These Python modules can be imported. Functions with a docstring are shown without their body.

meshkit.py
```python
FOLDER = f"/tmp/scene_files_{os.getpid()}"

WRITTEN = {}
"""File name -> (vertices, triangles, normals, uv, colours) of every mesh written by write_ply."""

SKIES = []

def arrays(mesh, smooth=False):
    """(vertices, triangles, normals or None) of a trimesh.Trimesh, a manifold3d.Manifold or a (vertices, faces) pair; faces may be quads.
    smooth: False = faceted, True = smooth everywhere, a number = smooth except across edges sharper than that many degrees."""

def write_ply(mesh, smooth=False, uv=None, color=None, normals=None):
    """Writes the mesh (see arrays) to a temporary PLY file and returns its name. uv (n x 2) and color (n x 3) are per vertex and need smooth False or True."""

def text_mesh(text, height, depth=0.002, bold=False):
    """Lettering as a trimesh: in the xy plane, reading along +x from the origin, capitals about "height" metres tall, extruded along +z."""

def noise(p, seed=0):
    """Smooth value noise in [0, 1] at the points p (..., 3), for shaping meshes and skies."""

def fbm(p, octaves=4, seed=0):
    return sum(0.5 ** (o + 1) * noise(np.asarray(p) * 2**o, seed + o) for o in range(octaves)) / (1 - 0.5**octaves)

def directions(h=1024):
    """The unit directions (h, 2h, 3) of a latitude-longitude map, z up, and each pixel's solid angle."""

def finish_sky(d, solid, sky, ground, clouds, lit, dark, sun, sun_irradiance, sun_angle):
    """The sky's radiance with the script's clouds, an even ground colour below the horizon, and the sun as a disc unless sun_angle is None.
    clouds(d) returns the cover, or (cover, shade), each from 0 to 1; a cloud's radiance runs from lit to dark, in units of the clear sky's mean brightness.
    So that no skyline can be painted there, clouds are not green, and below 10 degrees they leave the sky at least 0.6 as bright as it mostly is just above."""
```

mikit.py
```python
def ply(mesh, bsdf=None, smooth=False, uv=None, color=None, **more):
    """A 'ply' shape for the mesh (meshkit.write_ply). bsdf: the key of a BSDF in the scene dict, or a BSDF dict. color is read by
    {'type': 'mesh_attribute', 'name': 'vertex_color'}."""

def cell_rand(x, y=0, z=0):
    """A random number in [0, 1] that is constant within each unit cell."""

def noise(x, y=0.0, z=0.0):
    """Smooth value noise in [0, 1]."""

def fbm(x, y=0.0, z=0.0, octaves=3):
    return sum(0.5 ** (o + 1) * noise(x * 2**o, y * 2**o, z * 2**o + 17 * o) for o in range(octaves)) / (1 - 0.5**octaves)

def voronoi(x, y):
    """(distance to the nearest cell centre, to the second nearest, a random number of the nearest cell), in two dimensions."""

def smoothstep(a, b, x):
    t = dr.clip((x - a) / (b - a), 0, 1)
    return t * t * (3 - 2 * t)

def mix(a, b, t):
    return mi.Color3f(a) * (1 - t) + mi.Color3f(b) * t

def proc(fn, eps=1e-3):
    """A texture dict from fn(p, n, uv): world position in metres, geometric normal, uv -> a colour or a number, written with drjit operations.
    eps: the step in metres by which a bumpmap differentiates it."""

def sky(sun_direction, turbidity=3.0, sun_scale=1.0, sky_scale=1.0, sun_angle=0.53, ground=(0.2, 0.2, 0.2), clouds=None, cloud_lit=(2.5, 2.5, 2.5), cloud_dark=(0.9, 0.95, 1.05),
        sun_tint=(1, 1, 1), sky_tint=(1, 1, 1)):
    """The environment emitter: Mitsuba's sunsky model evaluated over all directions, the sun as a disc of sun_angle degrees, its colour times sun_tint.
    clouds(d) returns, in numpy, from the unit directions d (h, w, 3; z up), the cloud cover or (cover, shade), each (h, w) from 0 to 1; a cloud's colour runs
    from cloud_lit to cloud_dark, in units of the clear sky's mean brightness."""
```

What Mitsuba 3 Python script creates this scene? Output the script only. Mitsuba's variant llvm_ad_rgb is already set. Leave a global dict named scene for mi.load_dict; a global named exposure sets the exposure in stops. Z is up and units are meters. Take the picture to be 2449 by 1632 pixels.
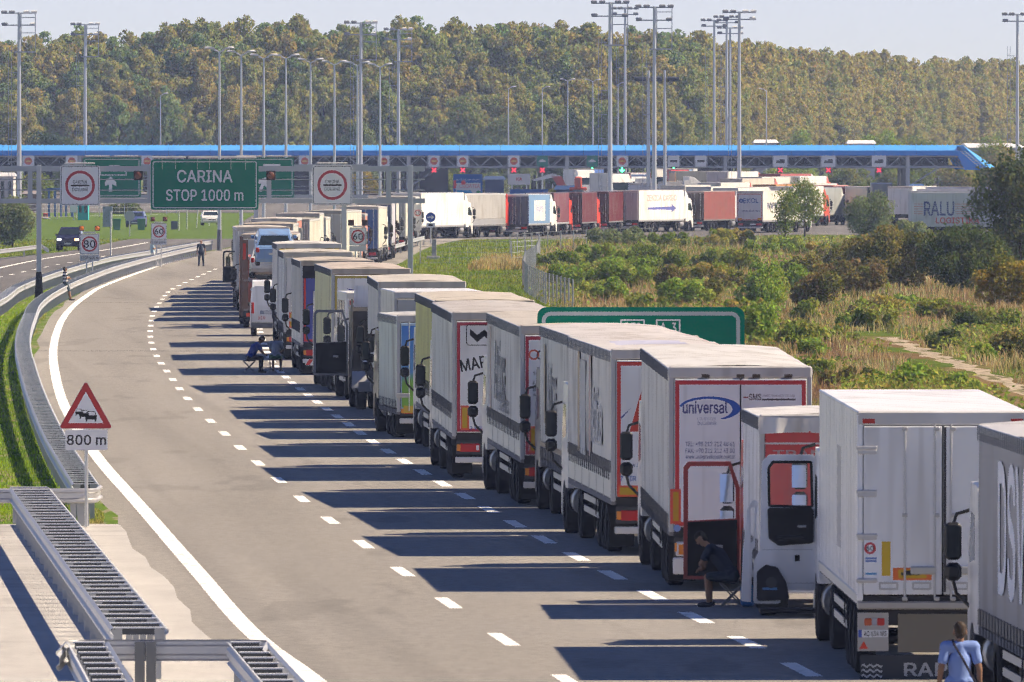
"""A motorway queue of lorries before a border crossing, seen from an overpass through a long lens."""
import math
import numpy as np, trimesh, drjit as dr, mitsuba as mi
import mikit, meshkit
import manifold3d as m3
from mikit import proc, noise, fbm, smoothstep, mix
from scipy.interpolate import PchipInterpolator
from shapely.geometry import Polygon, LineString, Point

# ---------------------------------------------------------------- camera, sky, air, exposure
EYE, FOCAL = 7.9, 32800.0          # eye height above the road; focal length in pixels of the 2449 px wide photograph
PITCH = math.atan((816 - 352) / FOCAL)
scene, labels = {'type': 'scene'}, {}
scene['camera'] = {'type': 'thinlens', 'aperture_radius': 0.013, 'focus_distance': 560.0, 'fov': 2 * math.degrees(math.atan(1224.5 / FOCAL)), 'fov_axis': 'x', 'near_clip': 1.0, 'far_clip': 9000.0,
                   'to_world': mi.ScalarTransform4f().look_at(origin=[0, 0, EYE], target=[0, 1000 * math.cos(PITCH), EYE - 1000 * math.sin(PITCH)], up=[0, 0, 1]),
                   'medium': {'type': 'ref', 'id': 'air'}}
ELEV = math.radians(43.7)
SUN = [math.cos(ELEV), 0.05, math.sin(ELEV)]
def veil(d):
    """Pale summer haze that thickens evenly towards the whole horizon."""
    return 0.88 * np.clip(1 - d[..., 2] / 0.42, 0, 1) ** 1.3
scene['sun_and_sky'] = mikit.sky(SUN, turbidity=2.6, sun_scale=1.55, sky_scale=0.42, sun_tint=(1.0, 1.0, 1.0), sky_tint=(0.42, 0.85, 1.65), clouds=veil, cloud_lit=(5.9, 6.25, 7.5))
exposure = 1.72
scene['air'] = {'type': 'homogeneous', 'albedo': {'type': 'rgb', 'value': [0.95, 0.95, 0.95]}, 'sigma_t': {'type': 'rgb', 'value': [0.000048, 0.000062, 0.000105]}}
T4 = mi.ScalarTransform4f
scene['haze'] = {'type': 'cube', 'to_world': T4().translate([0, 2200, 19]).scale([700, 2300, 21]), 'bsdf': {'type': 'null'}, 'interior': {'type': 'ref', 'id': 'air'}}
labels['haze'] = {'label': 'pale summer haze over the motorway and the far forest', 'category': 'haze', 'kind': 'stuff'}

# ---------------------------------------------------------------- materials (plain colours ride on the meshes as vertex colours)
VC = {'type': 'mesh_attribute', 'name': 'vertex_color'}
def rgb(*c): return {'type': 'rgb', 'value': list(c)}
def two(d): return {'type': 'twosided', 'b': d}
def f_dirt(p, n, uv):
    return 0.05 + 0.26 * smoothstep(0.45, 0.8, fbm(p.x * 2.1 + p.y * 0.37, p.y * 0.9, p.z * 0.55)) + 0.24 * smoothstep(0.58, 0.9, noise(p.x * 7 + p.y * 4.5, p.z * 0.4, 3.0)) + 0.42 * smoothstep(1.9, 0.3, p.z)
def f_dirt_light(p, n, uv):
    return 0.05 + 0.16 * smoothstep(0.6, 0.9, noise(p.x * 9 + p.y * 4, p.z * 0.5, 7.0)) + 0.24 * smoothstep(0.48, 0.8, fbm(p.x * 1.3 + p.y * 0.2, p.y * 0.7, p.z * 0.4)) + 0.25 * smoothstep(1.6, 0.3, p.z)
DIRT = two({'type': 'diffuse', 'reflectance': rgb(0.20, 0.17, 0.135)})
KINDS = {'m_tarp': dict(roughness=0.5, specular=0.4), 'm_paint': dict(roughness=0.28, specular=0.5, clearcoat=0.4), 'm_matte': dict(roughness=0.75, specular=0.3), 'm_satin': dict(roughness=0.42, specular=0.5), 'm_sign': dict(roughness=0.6, specular=0.12),
         'm_metal': dict(roughness=0.46, metallic=0.75, specular=0.5), 'm_skin': dict(roughness=0.6, specular=0.3)}
def finish(kind, col):
    """The key of this finish in this colour; colour VC reads the mesh's own vertex colours."""
    if kind not in KINDS: return kind
    col = col if col is VC else tuple(round(float(c), 2) if c > 0.1 else round(float(c) * 200) / 200 for c in col)
    k = kind + ('' if col is VC else '_' + '_'.join(f'{c:g}' for c in col).replace('.', 'p'))
    if k not in scene:
        p = two({'type': 'principled', 'base_color': VC if col is VC else rgb(*col), **KINDS[kind]})
        scene[k] = p if kind not in ('m_tarp', 'm_paint') else {'type': 'blendbsdf', 'weight': proc(f_dirt if kind == 'm_tarp' else f_dirt_light), 'a': p, 'b': DIRT}
    return k
scene['m_mirror'] = two({'type': 'principled', 'base_color': rgb(0.9, 0.92, 0.95), 'roughness': 0.04, 'metallic': 1.0})
scene['m_glass'] = two({'type': 'principled', 'base_color': rgb(0.02, 0.03, 0.035), 'roughness': 0.06, 'specular': 0.6})
scene['m_pane'] = {'type': 'thindielectric', 'int_ior': 1.5}
scene['m_leaf'] = {'type': 'principledthin', 'base_color': VC, 'roughness': 0.6, 'diff_trans': 0.75, 'spec_trans': 0.0, 'eta': 1.15}

def f_asphalt(p, n, uv):
    g = fbm(p.x * 9, p.y * 9, 0.0, 2)
    band = fbm(p.x * 0.55 + 0.02 * p.y, p.y * 0.012, 3.0)            # wheel tracks run along the road
    patch = fbm(p.x * 0.16, p.y * 0.02, 9.0)
    v = 0.80 + 0.30 * (g - 0.5) + 0.26 * (band - 0.5) + 0.12 * (patch - 0.5)
    c = mi.Color3f(0.280, 0.266, 0.244) * v
    oil = smoothstep(0.66, 0.76, fbm(p.x * 0.8, p.y * 0.11, 31.0))
    c = c * (1 - 0.14 * oil)
    tyre = smoothstep(0.5, 0.75, fbm(p.x * 1.1 + 0.06 * p.y, p.y * 0.008, 21.0))
    c = c * (1 - 0.10 * tyre)
    crack = smoothstep(0.035, 0.0, dr.abs(dr.abs(p.y + 1.2 * (noise(p.x * 0.8, 1.0) - 0.5) - 349.0) - 12.0)) * (0.4 + 0.6 * noise(p.x * 1.7, p.y))
    wig = 1.5 * (fbm(p.x * 0.5, 3.0) - 0.5)
    joint = smoothstep(0.75, 0.3, dr.minimum(dr.abs(p.y - 531 + wig), dr.abs(p.y - 698 + wig))) * smoothstep(-8.5, -9.5, p.x)
    return c * (1 - 0.35 * crack) * (1 - 0.55 * joint)
scene['m_asphalt'] = two({'type': 'principled', 'base_color': proc(f_asphalt), 'roughness': 0.75, 'specular': 0.25})
def f_asphalt_old(p, n, uv):
    g = fbm(p.x * 7, p.y * 7, 0.0, 2)
    band = fbm(p.x * 0.6, p.y * 0.02, 5.0)
    return mi.Color3f(0.150, 0.146, 0.145) * (0.8 + 0.3 * (g - 0.5) + 0.5 * (band - 0.5))
scene['m_asphalt_old'] = two({'type': 'principled', 'base_color': proc(f_asphalt_old), 'roughness': 0.8, 'specular': 0.25})
def f_concrete(p, n, uv):
    s = fbm(p.x * 1.5, p.y * 0.35, 1.0)
    g = noise(p.x * 14, p.y * 14)
    groove = smoothstep(0.55, 0.75, noise(p.y * 1.1, p.x * 0.05)) * smoothstep(-7.3, -8.3, p.x)
    return mi.Color3f(0.375, 0.365, 0.35) * (0.86 + 0.22 * (s - 0.5) + 0.08 * (g - 0.5) - 0.10 * groove + 0.1)
scene['m_concrete'] = two({'type': 'principled', 'base_color': proc(f_concrete), 'roughness': 0.85, 'specular': 0.2})
def f_line(p, n, uv):
    w = smoothstep(0.62, 0.78, fbm(p.x * 5, p.y * 1.5, 2.0))
    return mi.Color3f(0.80, 0.79, 0.76) * (1 - 0.25 * w)
scene['m_line'] = two({'type': 'principled', 'base_color': proc(f_line), 'roughness': 0.6, 'specular': 0.3})
def f_ground(p, n, uv):
    a = fbm(p.x * 0.22, p.y * 0.05, 0.0)
    b = fbm(p.x * 1.9, p.y * 0.6, 4.0)
    green = mix([0.075, 0.120, 0.022], [0.125, 0.165, 0.035], b)
    straw = mix([0.22, 0.165, 0.085], [0.15, 0.095, 0.05], fbm(p.x * 0.6, p.y * 0.12, 8.0))
    scrub = smoothstep(1.5, 4.5, p.x - (p.y - 540) * (-0.004)) * smoothstep(1150, 950, p.y)
    t = scrub * smoothstep(0.38, 0.58, a + 0.25 * (b - 0.5)) + (1 - scrub) * 0.25 * smoothstep(0.5, 0.7, a)
    return mix(green, straw, t) * (0.8 + 0.4 * noise(p.x * 4, p.y * 1.3))
scene['m_ground'] = two({'type': 'diffuse', 'reflectance': proc(f_ground)})
def f_verge(p, n, uv):
    b = fbm(p.x * 2.5, p.y * 0.8, 4.0)
    bare = smoothstep(0.5, 0.7, fbm(p.x * 3.0, p.y * 0.35, 12.0)) * smoothstep(1150, 950, p.y)
    g = mix([0.085, 0.155, 0.028], [0.13, 0.19, 0.045], b)
    return mix(g, [0.26, 0.22, 0.16], bare * 0.75)
scene['m_verge'] = two({'type': 'diffuse', 'reflectance': proc(f_verge)})
def f_sand(p, n, uv):
    return mix([0.40, 0.34, 0.26], [0.16, 0.15, 0.07], smoothstep(0.5, 0.72, fbm(p.x * 2.6, p.y * 0.25, 1.0))) * (0.75 + 0.5 * noise(p.x * 6, p.y * 1.2))
scene['m_sand'] = two({'type': 'diffuse', 'reflectance': proc(f_sand)})
def glow(c): return {'type': 'area', 'radiance': rgb(*c)}

# ---------------------------------------------------------------- mesh helpers: a mesh is (vertices, triangles)
def cat(ms):
    v, f, k = [], [], 0
    for a, b in ms:
        v.append(a); f.append(np.asarray(b) + k); k += len(a)
    return np.vstack(v), np.vstack(f)
BOXF = np.array([[0, 1, 3], [0, 3, 2], [4, 6, 7], [4, 7, 5], [0, 4, 5], [0, 5, 1], [2, 3, 7], [2, 7, 6], [0, 2, 6], [0, 6, 4], [1, 5, 7], [1, 7, 3]])
def box(x0, x1, y0, y1, z0, z1, bev=0.0):
    lo, hi = np.minimum([x0, y0, z0], [x1, y1, z1]), np.maximum([x0, y0, z0], [x1, y1, z1])
    if bev <= 0:
        return np.array([[x, y, z] for x in (lo[0], hi[0]) for y in (lo[1], hi[1]) for z in (lo[2], hi[2])], float), BOXF
    b = min(bev, 0.45 * (hi - lo).min())
    pts = []
    for k in range(3):
        l, h = lo + b, hi - b
        l, h = l.copy(), h.copy(); l[k], h[k] = lo[k], hi[k]
        pts += [[x, y, z] for x in (l[0], h[0]) for y in (l[1], h[1]) for z in (l[2], h[2])]
    return hull(pts)
def hull(pts):
    m = trimesh.convex.convex_hull(np.asarray(pts, float))
    return np.array(m.vertices), np.array(m.faces)
def tube(pts, r, n=8, caps=True):
    p = np.asarray(pts, float); r = np.broadcast_to(r, (len(p),))
    t = np.gradient(p, axis=0); t /= np.linalg.norm(t, axis=1, keepdims=True) + 1e-12
    up = np.array([0, 0, 1.0]) if abs(t[:, 2]).mean() < 0.8 else np.array([1.0, 0, 0])
    a = np.cross(t, up); a /= np.linalg.norm(a, axis=1, keepdims=True) + 1e-12
    b = np.cross(a, t); g = (np.arange(n) + 0.5) * 2 * np.pi / n
    v = p[:, None] + r[:, None, None] * (np.cos(g)[None, :, None] * a[:, None] + np.sin(g)[None, :, None] * b[:, None])
    i, j = np.meshgrid(np.arange(len(p) - 1), np.arange(n), indexing='ij')
    q = np.stack([i * n + j, i * n + (j + 1) % n, (i + 1) * n + (j + 1) % n, (i + 1) * n + j], -1).reshape(-1, 4)
    f = np.vstack([q[:, [0, 1, 2]], q[:, [0, 2, 3]]]); v = v.reshape(-1, 3)
    if caps:
        k = len(v); e = (len(p) - 1) * n
        v = np.vstack([v, p[:1], p[-1:]])
        f = np.vstack([f] + [[[k, (j + 1) % n, j], [k + 1, e + j, e + (j + 1) % n]] for j in range(n)])
    return v, f
def bar(p0, p1, w, h=None):
    """A square bar between two points."""
    return tube([p0, p1], [w * 0.7071] * 2, 4)
def lathe(prof, n=20, axis='x'):
    """prof: (along, radius) pairs turned about the x axis."""
    prof = np.asarray(prof, float); g = np.arange(n) * 2 * np.pi / n; m = len(prof)
    v = np.stack([np.repeat(prof[:, 0], n), np.outer(prof[:, 1], np.cos(g)).ravel(), np.outer(prof[:, 1], np.sin(g)).ravel()], 1)
    i, j = np.meshgrid(np.arange(m - 1), np.arange(n), indexing='ij')
    q = np.stack([i * n + j, (i + 1) * n + j, (i + 1) * n + (j + 1) % n, i * n + (j + 1) % n], -1).reshape(-1, 4)
    return v, np.vstack([q[:, [0, 1, 2]], q[:, [0, 2, 3]]])
def tri(poly):
    v, f = trimesh.creation.triangulate_polygon(poly, engine='earcut')
    return np.asarray(v), np.asarray(f)
def flat(poly, z=0.0):
    v, f = tri(poly if isinstance(poly, Polygon) else Polygon(poly))
    a = v[f]; s = np.cross(a[:, 1] - a[:, 0], a[:, 2] - a[:, 0]) < 0
    f[s] = f[s][:, ::-1]
    return np.column_stack([v, np.full(len(v), z)]), f
def prism(poly, h, axis='z'):
    """The polygon extruded by h; axis z: polygon is (x, y); x: polygon is (y, z); y: polygon is (x, z), extruded towards -y."""
    m = trimesh.creation.extrude_polygon(poly if isinstance(poly, Polygon) else Polygon(poly), h, engine='earcut')
    v, f = np.array(m.vertices), np.array(m.faces)
    if axis == 'x': v = v[:, [2, 0, 1]]
    if axis == 'y': v = np.column_stack([v[:, 0], -v[:, 2], v[:, 1]])
    return v, f
def grid(fn, nu, nv):
    u, w = np.meshgrid(np.linspace(0, 1, nu), np.linspace(0, 1, nv), indexing='ij')
    v = np.stack(fn(u, w), -1).reshape(-1, 3)
    i, j = np.meshgrid(np.arange(nu - 1), np.arange(nv - 1), indexing='ij')
    q = np.stack([i * nv + j, (i + 1) * nv + j, (i + 1) * nv + j + 1, i * nv + j + 1], -1).reshape(-1, 4)
    return v, np.vstack([q[:, [0, 1, 2]], q[:, [0, 2, 3]]])
def shift(m, x=0, y=0, z=0): return m[0] + np.array([x, y, z]), m[1]
def mv(m, M): return m[0] @ M[:3, :3].T + M[:3, 3], m[1]
def ribbon(path, off0, off1, z):
    """A flat strip along a path (n, 2) between two sideways offsets."""
    p = np.asarray(path, float); t = np.gradient(p, axis=0); t /= np.linalg.norm(t, axis=1, keepdims=True)
    nrm = np.column_stack([t[:, 1], -t[:, 0]])
    a, b = p + nrm * np.broadcast_to(off0, (len(p),))[:, None], p + nrm * np.broadcast_to(off1, (len(p),))[:, None]
    v = np.column_stack([np.vstack([a, b]), np.full(2 * len(p), z)]); n = len(p); i = np.arange(n - 1)
    return v, np.vstack([np.stack([i, n + i, n + i + 1], 1), np.stack([i, n + i + 1, i + 1], 1)])
def sweep(path3, prof, closed=True):
    """A profile of (sideways, up) points carried along a 3-D path."""
    p = np.asarray(path3, float); t = np.gradient(p[:, :2], axis=0); t /= np.linalg.norm(t, axis=1, keepdims=True)
    nrm = np.column_stack([t[:, 1], -t[:, 0], np.zeros(len(p))]); prof = np.asarray(prof, float); m = len(prof)
    v = (p[:, None] + nrm[:, None] * prof[None, :, :1] + np.array([0, 0, 1.0]) * prof[None, :, 1:]).reshape(-1, 3)
    i, j = np.meshgrid(np.arange(len(p) - 1), np.arange(m if closed else m - 1), indexing='ij')
    q = np.stack([i * m + j, i * m + (j + 1) % m, (i + 1) * m + (j + 1) % m, (i + 1) * m + j], -1).reshape(-1, 4)
    return v, np.vstack([q[:, [0, 1, 2]], q[:, [0, 2, 3]]])

# ---------------------------------------------------------------- scene helpers
used = {}
def fresh(name, parent=None):
    full = f'{parent}__{name}' if parent else name
    n = used.get(full, 0); used[full] = n + 1
    return full if n == 0 else f'{full}_{n:03d}'
def tag(k, label=None, cat=None, group=None, kind=None):
    d = {a: b for a, b in (('label', label), ('category', cat), ('group', group), ('kind', kind)) if b}
    if d: labels[k] = d
    return k
def thing(name, label, cat, group=None, kind=None): return tag(fresh(name), label, cat, group, kind)
_ply = {}
def ply(mesh, mat, col=None, smooth=False, key=None):
    ck = (key, mat, tuple(col) if col is not None and np.ndim(col) == 1 else None)
    if key is not None and ck in _ply: return _ply[ck]
    if callable(mesh): mesh = mesh()
    v, f, n = meshkit.arrays(mesh, smooth)
    c = np.asarray(col) if np.ndim(col) == 2 else None
    d = mikit.ply((v, f), mat if col is None else finish(mat, VC if c is not None else col), smooth=n is not None, color=c)
    if key is not None: _ply[ck] = d
    return d
def add(name, mesh, mat, col=None, parent=None, M=None, smooth=False, key=None, kind=None, label=None, extra=None):
    d = dict(ply(mesh, mat, col, smooth, key))
    if M is not None: d['to_world'] = T4(np.asarray(M, float))
    if extra: d.update(extra)
    k = fresh(name, parent); scene[k] = d
    if kind or label: labels[k] = {a: b for a, b in (('kind', kind), ('label', label)) if b}
    return k
def TF(x=0, y=0, z=0, a=0.0, pitch=0.0, roll=0.0):
    """Placed at x, y, z; a: heading in degrees to the right of straight ahead (+y); pitch: nose up."""
    a, p, r = map(math.radians, (a, pitch, roll))
    A = np.array([[math.cos(a), math.sin(a), 0], [-math.sin(a), math.cos(a), 0], [0, 0, 1]])
    P = np.array([[1, 0, 0], [0, math.cos(p), -math.sin(p)], [0, math.sin(p), math.cos(p)]])
    R = np.array([[math.cos(r), 0, math.sin(r)], [0, 1, 0], [-math.sin(r), 0, math.cos(r)]])
    M = np.eye(4); M[:3, :3] = A @ P @ R; M[:3, 3] = x, y, z
    return M
def site(px, py, z=0.0):
    """Survey: where the sight line through a pixel of the photograph meets the level z."""
    s = (py - 352.0) / (EYE - z)
    return (px - 1224.5) / s, FOCAL / s
def at(px, d): return (px - 1224.5) / FOCAL * d        # sideways position of a pixel column at a distance
def hz(py, d): return EYE - (py - 352.0) / FOCAL * d     # height of a pixel row at a distance
WHITE, BLACK, STEEL, RED = (0.78, 0.78, 0.77), (0.015, 0.015, 0.017), (0.55, 0.57, 0.59), (0.55, 0.035, 0.03)
DARK, GREY, AMBER = (0.035, 0.036, 0.04), (0.33, 0.33, 0.32), (0.75, 0.42, 0.03)

_txt = {}
def text(s, h, M, name, parent, col, mat='m_matte', bold=True, depth=0.004, width=None, skew=0.0, center=True):
    """Lettering that reads along local +x with up = +z, facing -y, at the matrix M (x right, y away, z up)."""
    k = (s, bold)
    if k not in _txt:
        m = meshkit.text_mesh(s, 1.0, 0.02, bold); _txt[k] = np.array(m.vertices), np.array(m.faces)
    v, f = _txt[k]; v = v.copy()
    w = v[:, 0].max() - v[:, 0].min(); sx = (width / w) if width else h
    x = (v[:, 0] - v[:, 0].min() - (w / 2 if center else 0)) * sx
    v2 = np.column_stack([x + skew * v[:, 1] * h, -(v[:, 2] / 0.02) * depth, v[:, 1] * h])
    return add(name, (v2, f), mat, col, parent, M)
def ring(r0, r1, h=0.004, n=48):
    return prism(Point(0, 0).buffer(r1, n // 4).difference(Point(0, 0).buffer(r0, n // 4)) if r0 > 0 else Point(0, 0).buffer(r1, n // 4), h, 'y')
def rrect(x0, x1, z0, z1, r):
    return Polygon([(x0, z0), (x1, z0), (x1, z1), (x0, z1)]).buffer(-r).buffer(r, 6)
def frame(x0, x1, z0, z1, t, r=0.0):
    a, b = rrect(x0, x1, z0, z1, r + 1e-4), rrect(x0 + t, x1 - t, z0 + t, z1 - t, max(r - t, 0) + 1e-4)
    return a.difference(b)

# ---------------------------------------------------------------- survey lines, as X over Y
def line_of(pts, z=0.0):
    q = np.array(sorted((site(x, y, z) for x, y in pts), key=lambda t: t[1]))
    return q[:, 0], q[:, 1], PchipInterpolator(q[:, 1], q[:, 0], extrapolate=True)
_, _, edge_x = line_of([(830, 1700), (757, 1632), (621, 1531), (475, 1371), (339, 1215), (237.5, 1100), (155, 973), (131, 890), (127, 842), (134, 801), (151.6, 760), (179, 729),
                        (207, 708), (241, 687), (310, 660), (379, 636), (482, 608), (551, 596), (640, 583)])
_, _, lane_x = line_of([(x * 1.0408, y * 1.0408) for x, y in [(1290, 1556), (1197, 1496), (1064, 1409), (955, 1335), (861, 1270), (782, 1213), (713, 1163), (656, 1116), (607, 1076), (563, 1039), (525, 1005),
                        (493, 976), (463, 949), (438, 924), (418, 901), (389, 861), (366, 829), (351, 800), (345, 764), (347, 743), (351, 723), (370, 692), (397, 664), (436, 645), (497, 618), (560, 596)]])
_, _, stop_x = line_of([(1990, 1640), (1875, 1582), (1749, 1519), (1637, 1464), (1536, 1412), (1442, 1364.5), (1357, 1321), (877, 1047), (829, 1012), (772, 972), (730, 940), (694, 912), (652, 867), (628, 812), (618, 775), (612, 730), (610, 690), (618, 650), (640, 615)])
rail_pts = [(167, 1100), (130, 1039), (79, 922), (64, 870), (55.5, 836), (57, 794), (71, 753), (85, 725), (122, 697), (196, 662), (273, 635), (360, 612), (448, 592), (553, 575), (650, 562)]
_, _, rail_x = line_of(rail_pts + [(205, 1158)], 0.78)
_, _, rail2_x = line_of([(-60, 742), (0, 711), (45, 681), (86, 665), (120, 653), (191, 632), (240, 619), (360, 598), (448, 583), (553, 567), (650, 556)], 0.78)
_, _, far_edge_x = line_of([(-50, 655), (0, 641), (90, 622), (189, 607), (240, 600), (340, 583), (398, 572), (474, 558), (560, 545)])
_, _, far_dash_x = line_of([(-40, 672), (0, 663), (130, 635), (186, 625), (250, 613), (360, 594), (470, 576), (560, 563)])
_, _, far_kerb_x = line_of([(-50, 622), (0, 617), (120, 606), (187, 597), (240, 586), (340, 567), (427, 555), (492, 549), (572, 539)])

# ---------------------------------------------------------------- ground and roads
gv, gf = grid(lambda u, w: (np.sign(u - 0.5) * (np.abs(u - 0.5) * 2) ** 2 * 3500, w ** 2 * 7600 - 300, 0 * u - 0.03), 40, 40)
add('ground', (gv, gf), 'm_ground', kind='structure', label='grassy and scrubby ground around the motorway')
Y = np.concatenate([np.arange(120, 420, 6), np.arange(420, 1000, 20), np.arange(1000, 1190, 30)])
def left_asphalt(y):
    wob = 0.10 * np.sin(y * 0.41) + 0.12 * np.sin(y * 0.13 + 1)
    return edge_x(y) - np.interp(y, [120, 240, 330, 420, 700], [0.55, 0.75, 0.8, 0.7, 0.6]) + wob * 0.6
right_x = lambda y: np.interp(y, [120, 200, 244, 300, 350, 440, 520, 602, 660, 700, 760, 836, 930, 1040, 1100, 1200], [11.2, 9.6, 6.8, 4.2, 2.2, -1.8, -5.2, -8.0, -9.4, -10.2, -10.8, -9.9, -8.2, -7.6, -6.9, -4.0]) + 0.6
poly = [(left_asphalt(120.0) + 20, -250)] + [(left_asphalt(y), y) for y in Y] + [(right_x(y), y) for y in Y[::-1]] + [(right_x(120.0) + 22, -250)]
add('carriageway', flat(poly, 0.0), 'm_asphalt', kind='structure', label='sunlit grey brown asphalt carriageway curving away to the right')
Y2 = np.arange(520, 1200, 20.0)
add('opposite_carriageway', flat([(far_kerb_x(y), y) for y in Y2] + [(rail2_x(y) + 0.2, y) for y in Y2[::-1]], 0.0), 'm_asphalt_old', kind='structure', label='darker grey carriageway on the far side of the central barriers')
add('lorry_park', flat([(-14, 1120), (-6, 1170), (12, 1192), (26, 1240), (60, 1195), (130, 1195), (130, 1400), (-26, 1400)], -0.004), 'm_asphalt_old', kind='structure', label='wide asphalt yard in front of the border canopy')
add('green_bank', grid(lambda u, w: (-75 + (61 - 14 * w) * u, 1180 + 330 * w, .66 * np.clip((330 * w - 220) / 110, 0, 1) - .012), 2, 34), 'm_verge', kind='structure', label='green grass bank rising to the yard at the left')
add('left_yard', grid(lambda u, w: (-140 + 112 * u, 1508 + 510 * w, -.006 + 1.3 * np.clip((108 + 510 * w) / 200, 0, 1)), 2, 40), 'm_asphalt_old', kind='structure', label='asphalt yard left of the lorry lanes')
add('upper_yard', grid(lambda u, w: (-28 + 168 * u, 1400 + 620 * w, -.004 + 1.3 * np.clip((620 * w) / 200, 0, 1)), 2, 63), 'm_asphalt_old', kind='structure', label='gently rising asphalt yard around the border canopy')
Yl = np.concatenate([np.arange(120, 420, 4), np.arange(420, 1000, 10)])
add('edge_line', ribbon(np.column_stack([edge_x(Yl), Yl]), -0.16, 0.16, 0.005), 'm_line', parent='carriageway')
def dashes(fn, y0, y1, period, length, w, parent):
    y = y0
    while y < y1:
        yy = np.linspace(y, y + length, 4)
        add('lane_dash', ribbon(np.column_stack([fn(yy), yy]), -w / 2, w / 2, 0.005), 'm_line', parent=parent)
        y += period
dashes(lane_x, 199.6, 900, 17.55, 5.6, 0.24, 'carriageway')
dashes(stop_x, 204.5, 700, 11.45, 5.4, 0.26, 'carriageway')
Yf = np.arange(520, 1150, 15.0)
add('edge_line', ribbon(np.column_stack([far_edge_x(Yf), Yf]), -0.14, 0.14, 0.005), 'm_line', parent='opposite_carriageway')
dashes(far_dash_x, 760, 1000, 17.5, 6, 0.2, 'opposite_carriageway')
# grass strip between the barriers and the white line, sandy edge, concrete bridge end at the lower left
Yv = np.concatenate([np.arange(287.5, 420, 4), np.arange(420, 1000, 12)])
add('verge', flat([(rail_x(y) - 6, y) for y in Yv] + [(left_asphalt(y) + 0.03, y) for y in Yv[::-1]], -0.012), 'm_verge', kind='structure', label='strip of short grass beside the left hand white line')
deck = [(-30, 150), (left_asphalt(150) + 0.1, 150)] + [(left_asphalt(y) + 0.1, y) for y in np.arange(156, 288, 6)] + [(left_asphalt(287.5) + 0.1, 287.5), (-30, 287.5)]
add('bridge_deck', flat(deck, -0.006), 'm_concrete', kind='structure', label='pale concrete deck under the end of the crash barriers')
pth = [site(x, y) for x, y in [(2125, 806), (2170, 824), (2220, 845), (2276, 863), (2340, 886), (2449, 930), (2560, 985)]]
pth = np.array(pth)[::-1]
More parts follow.
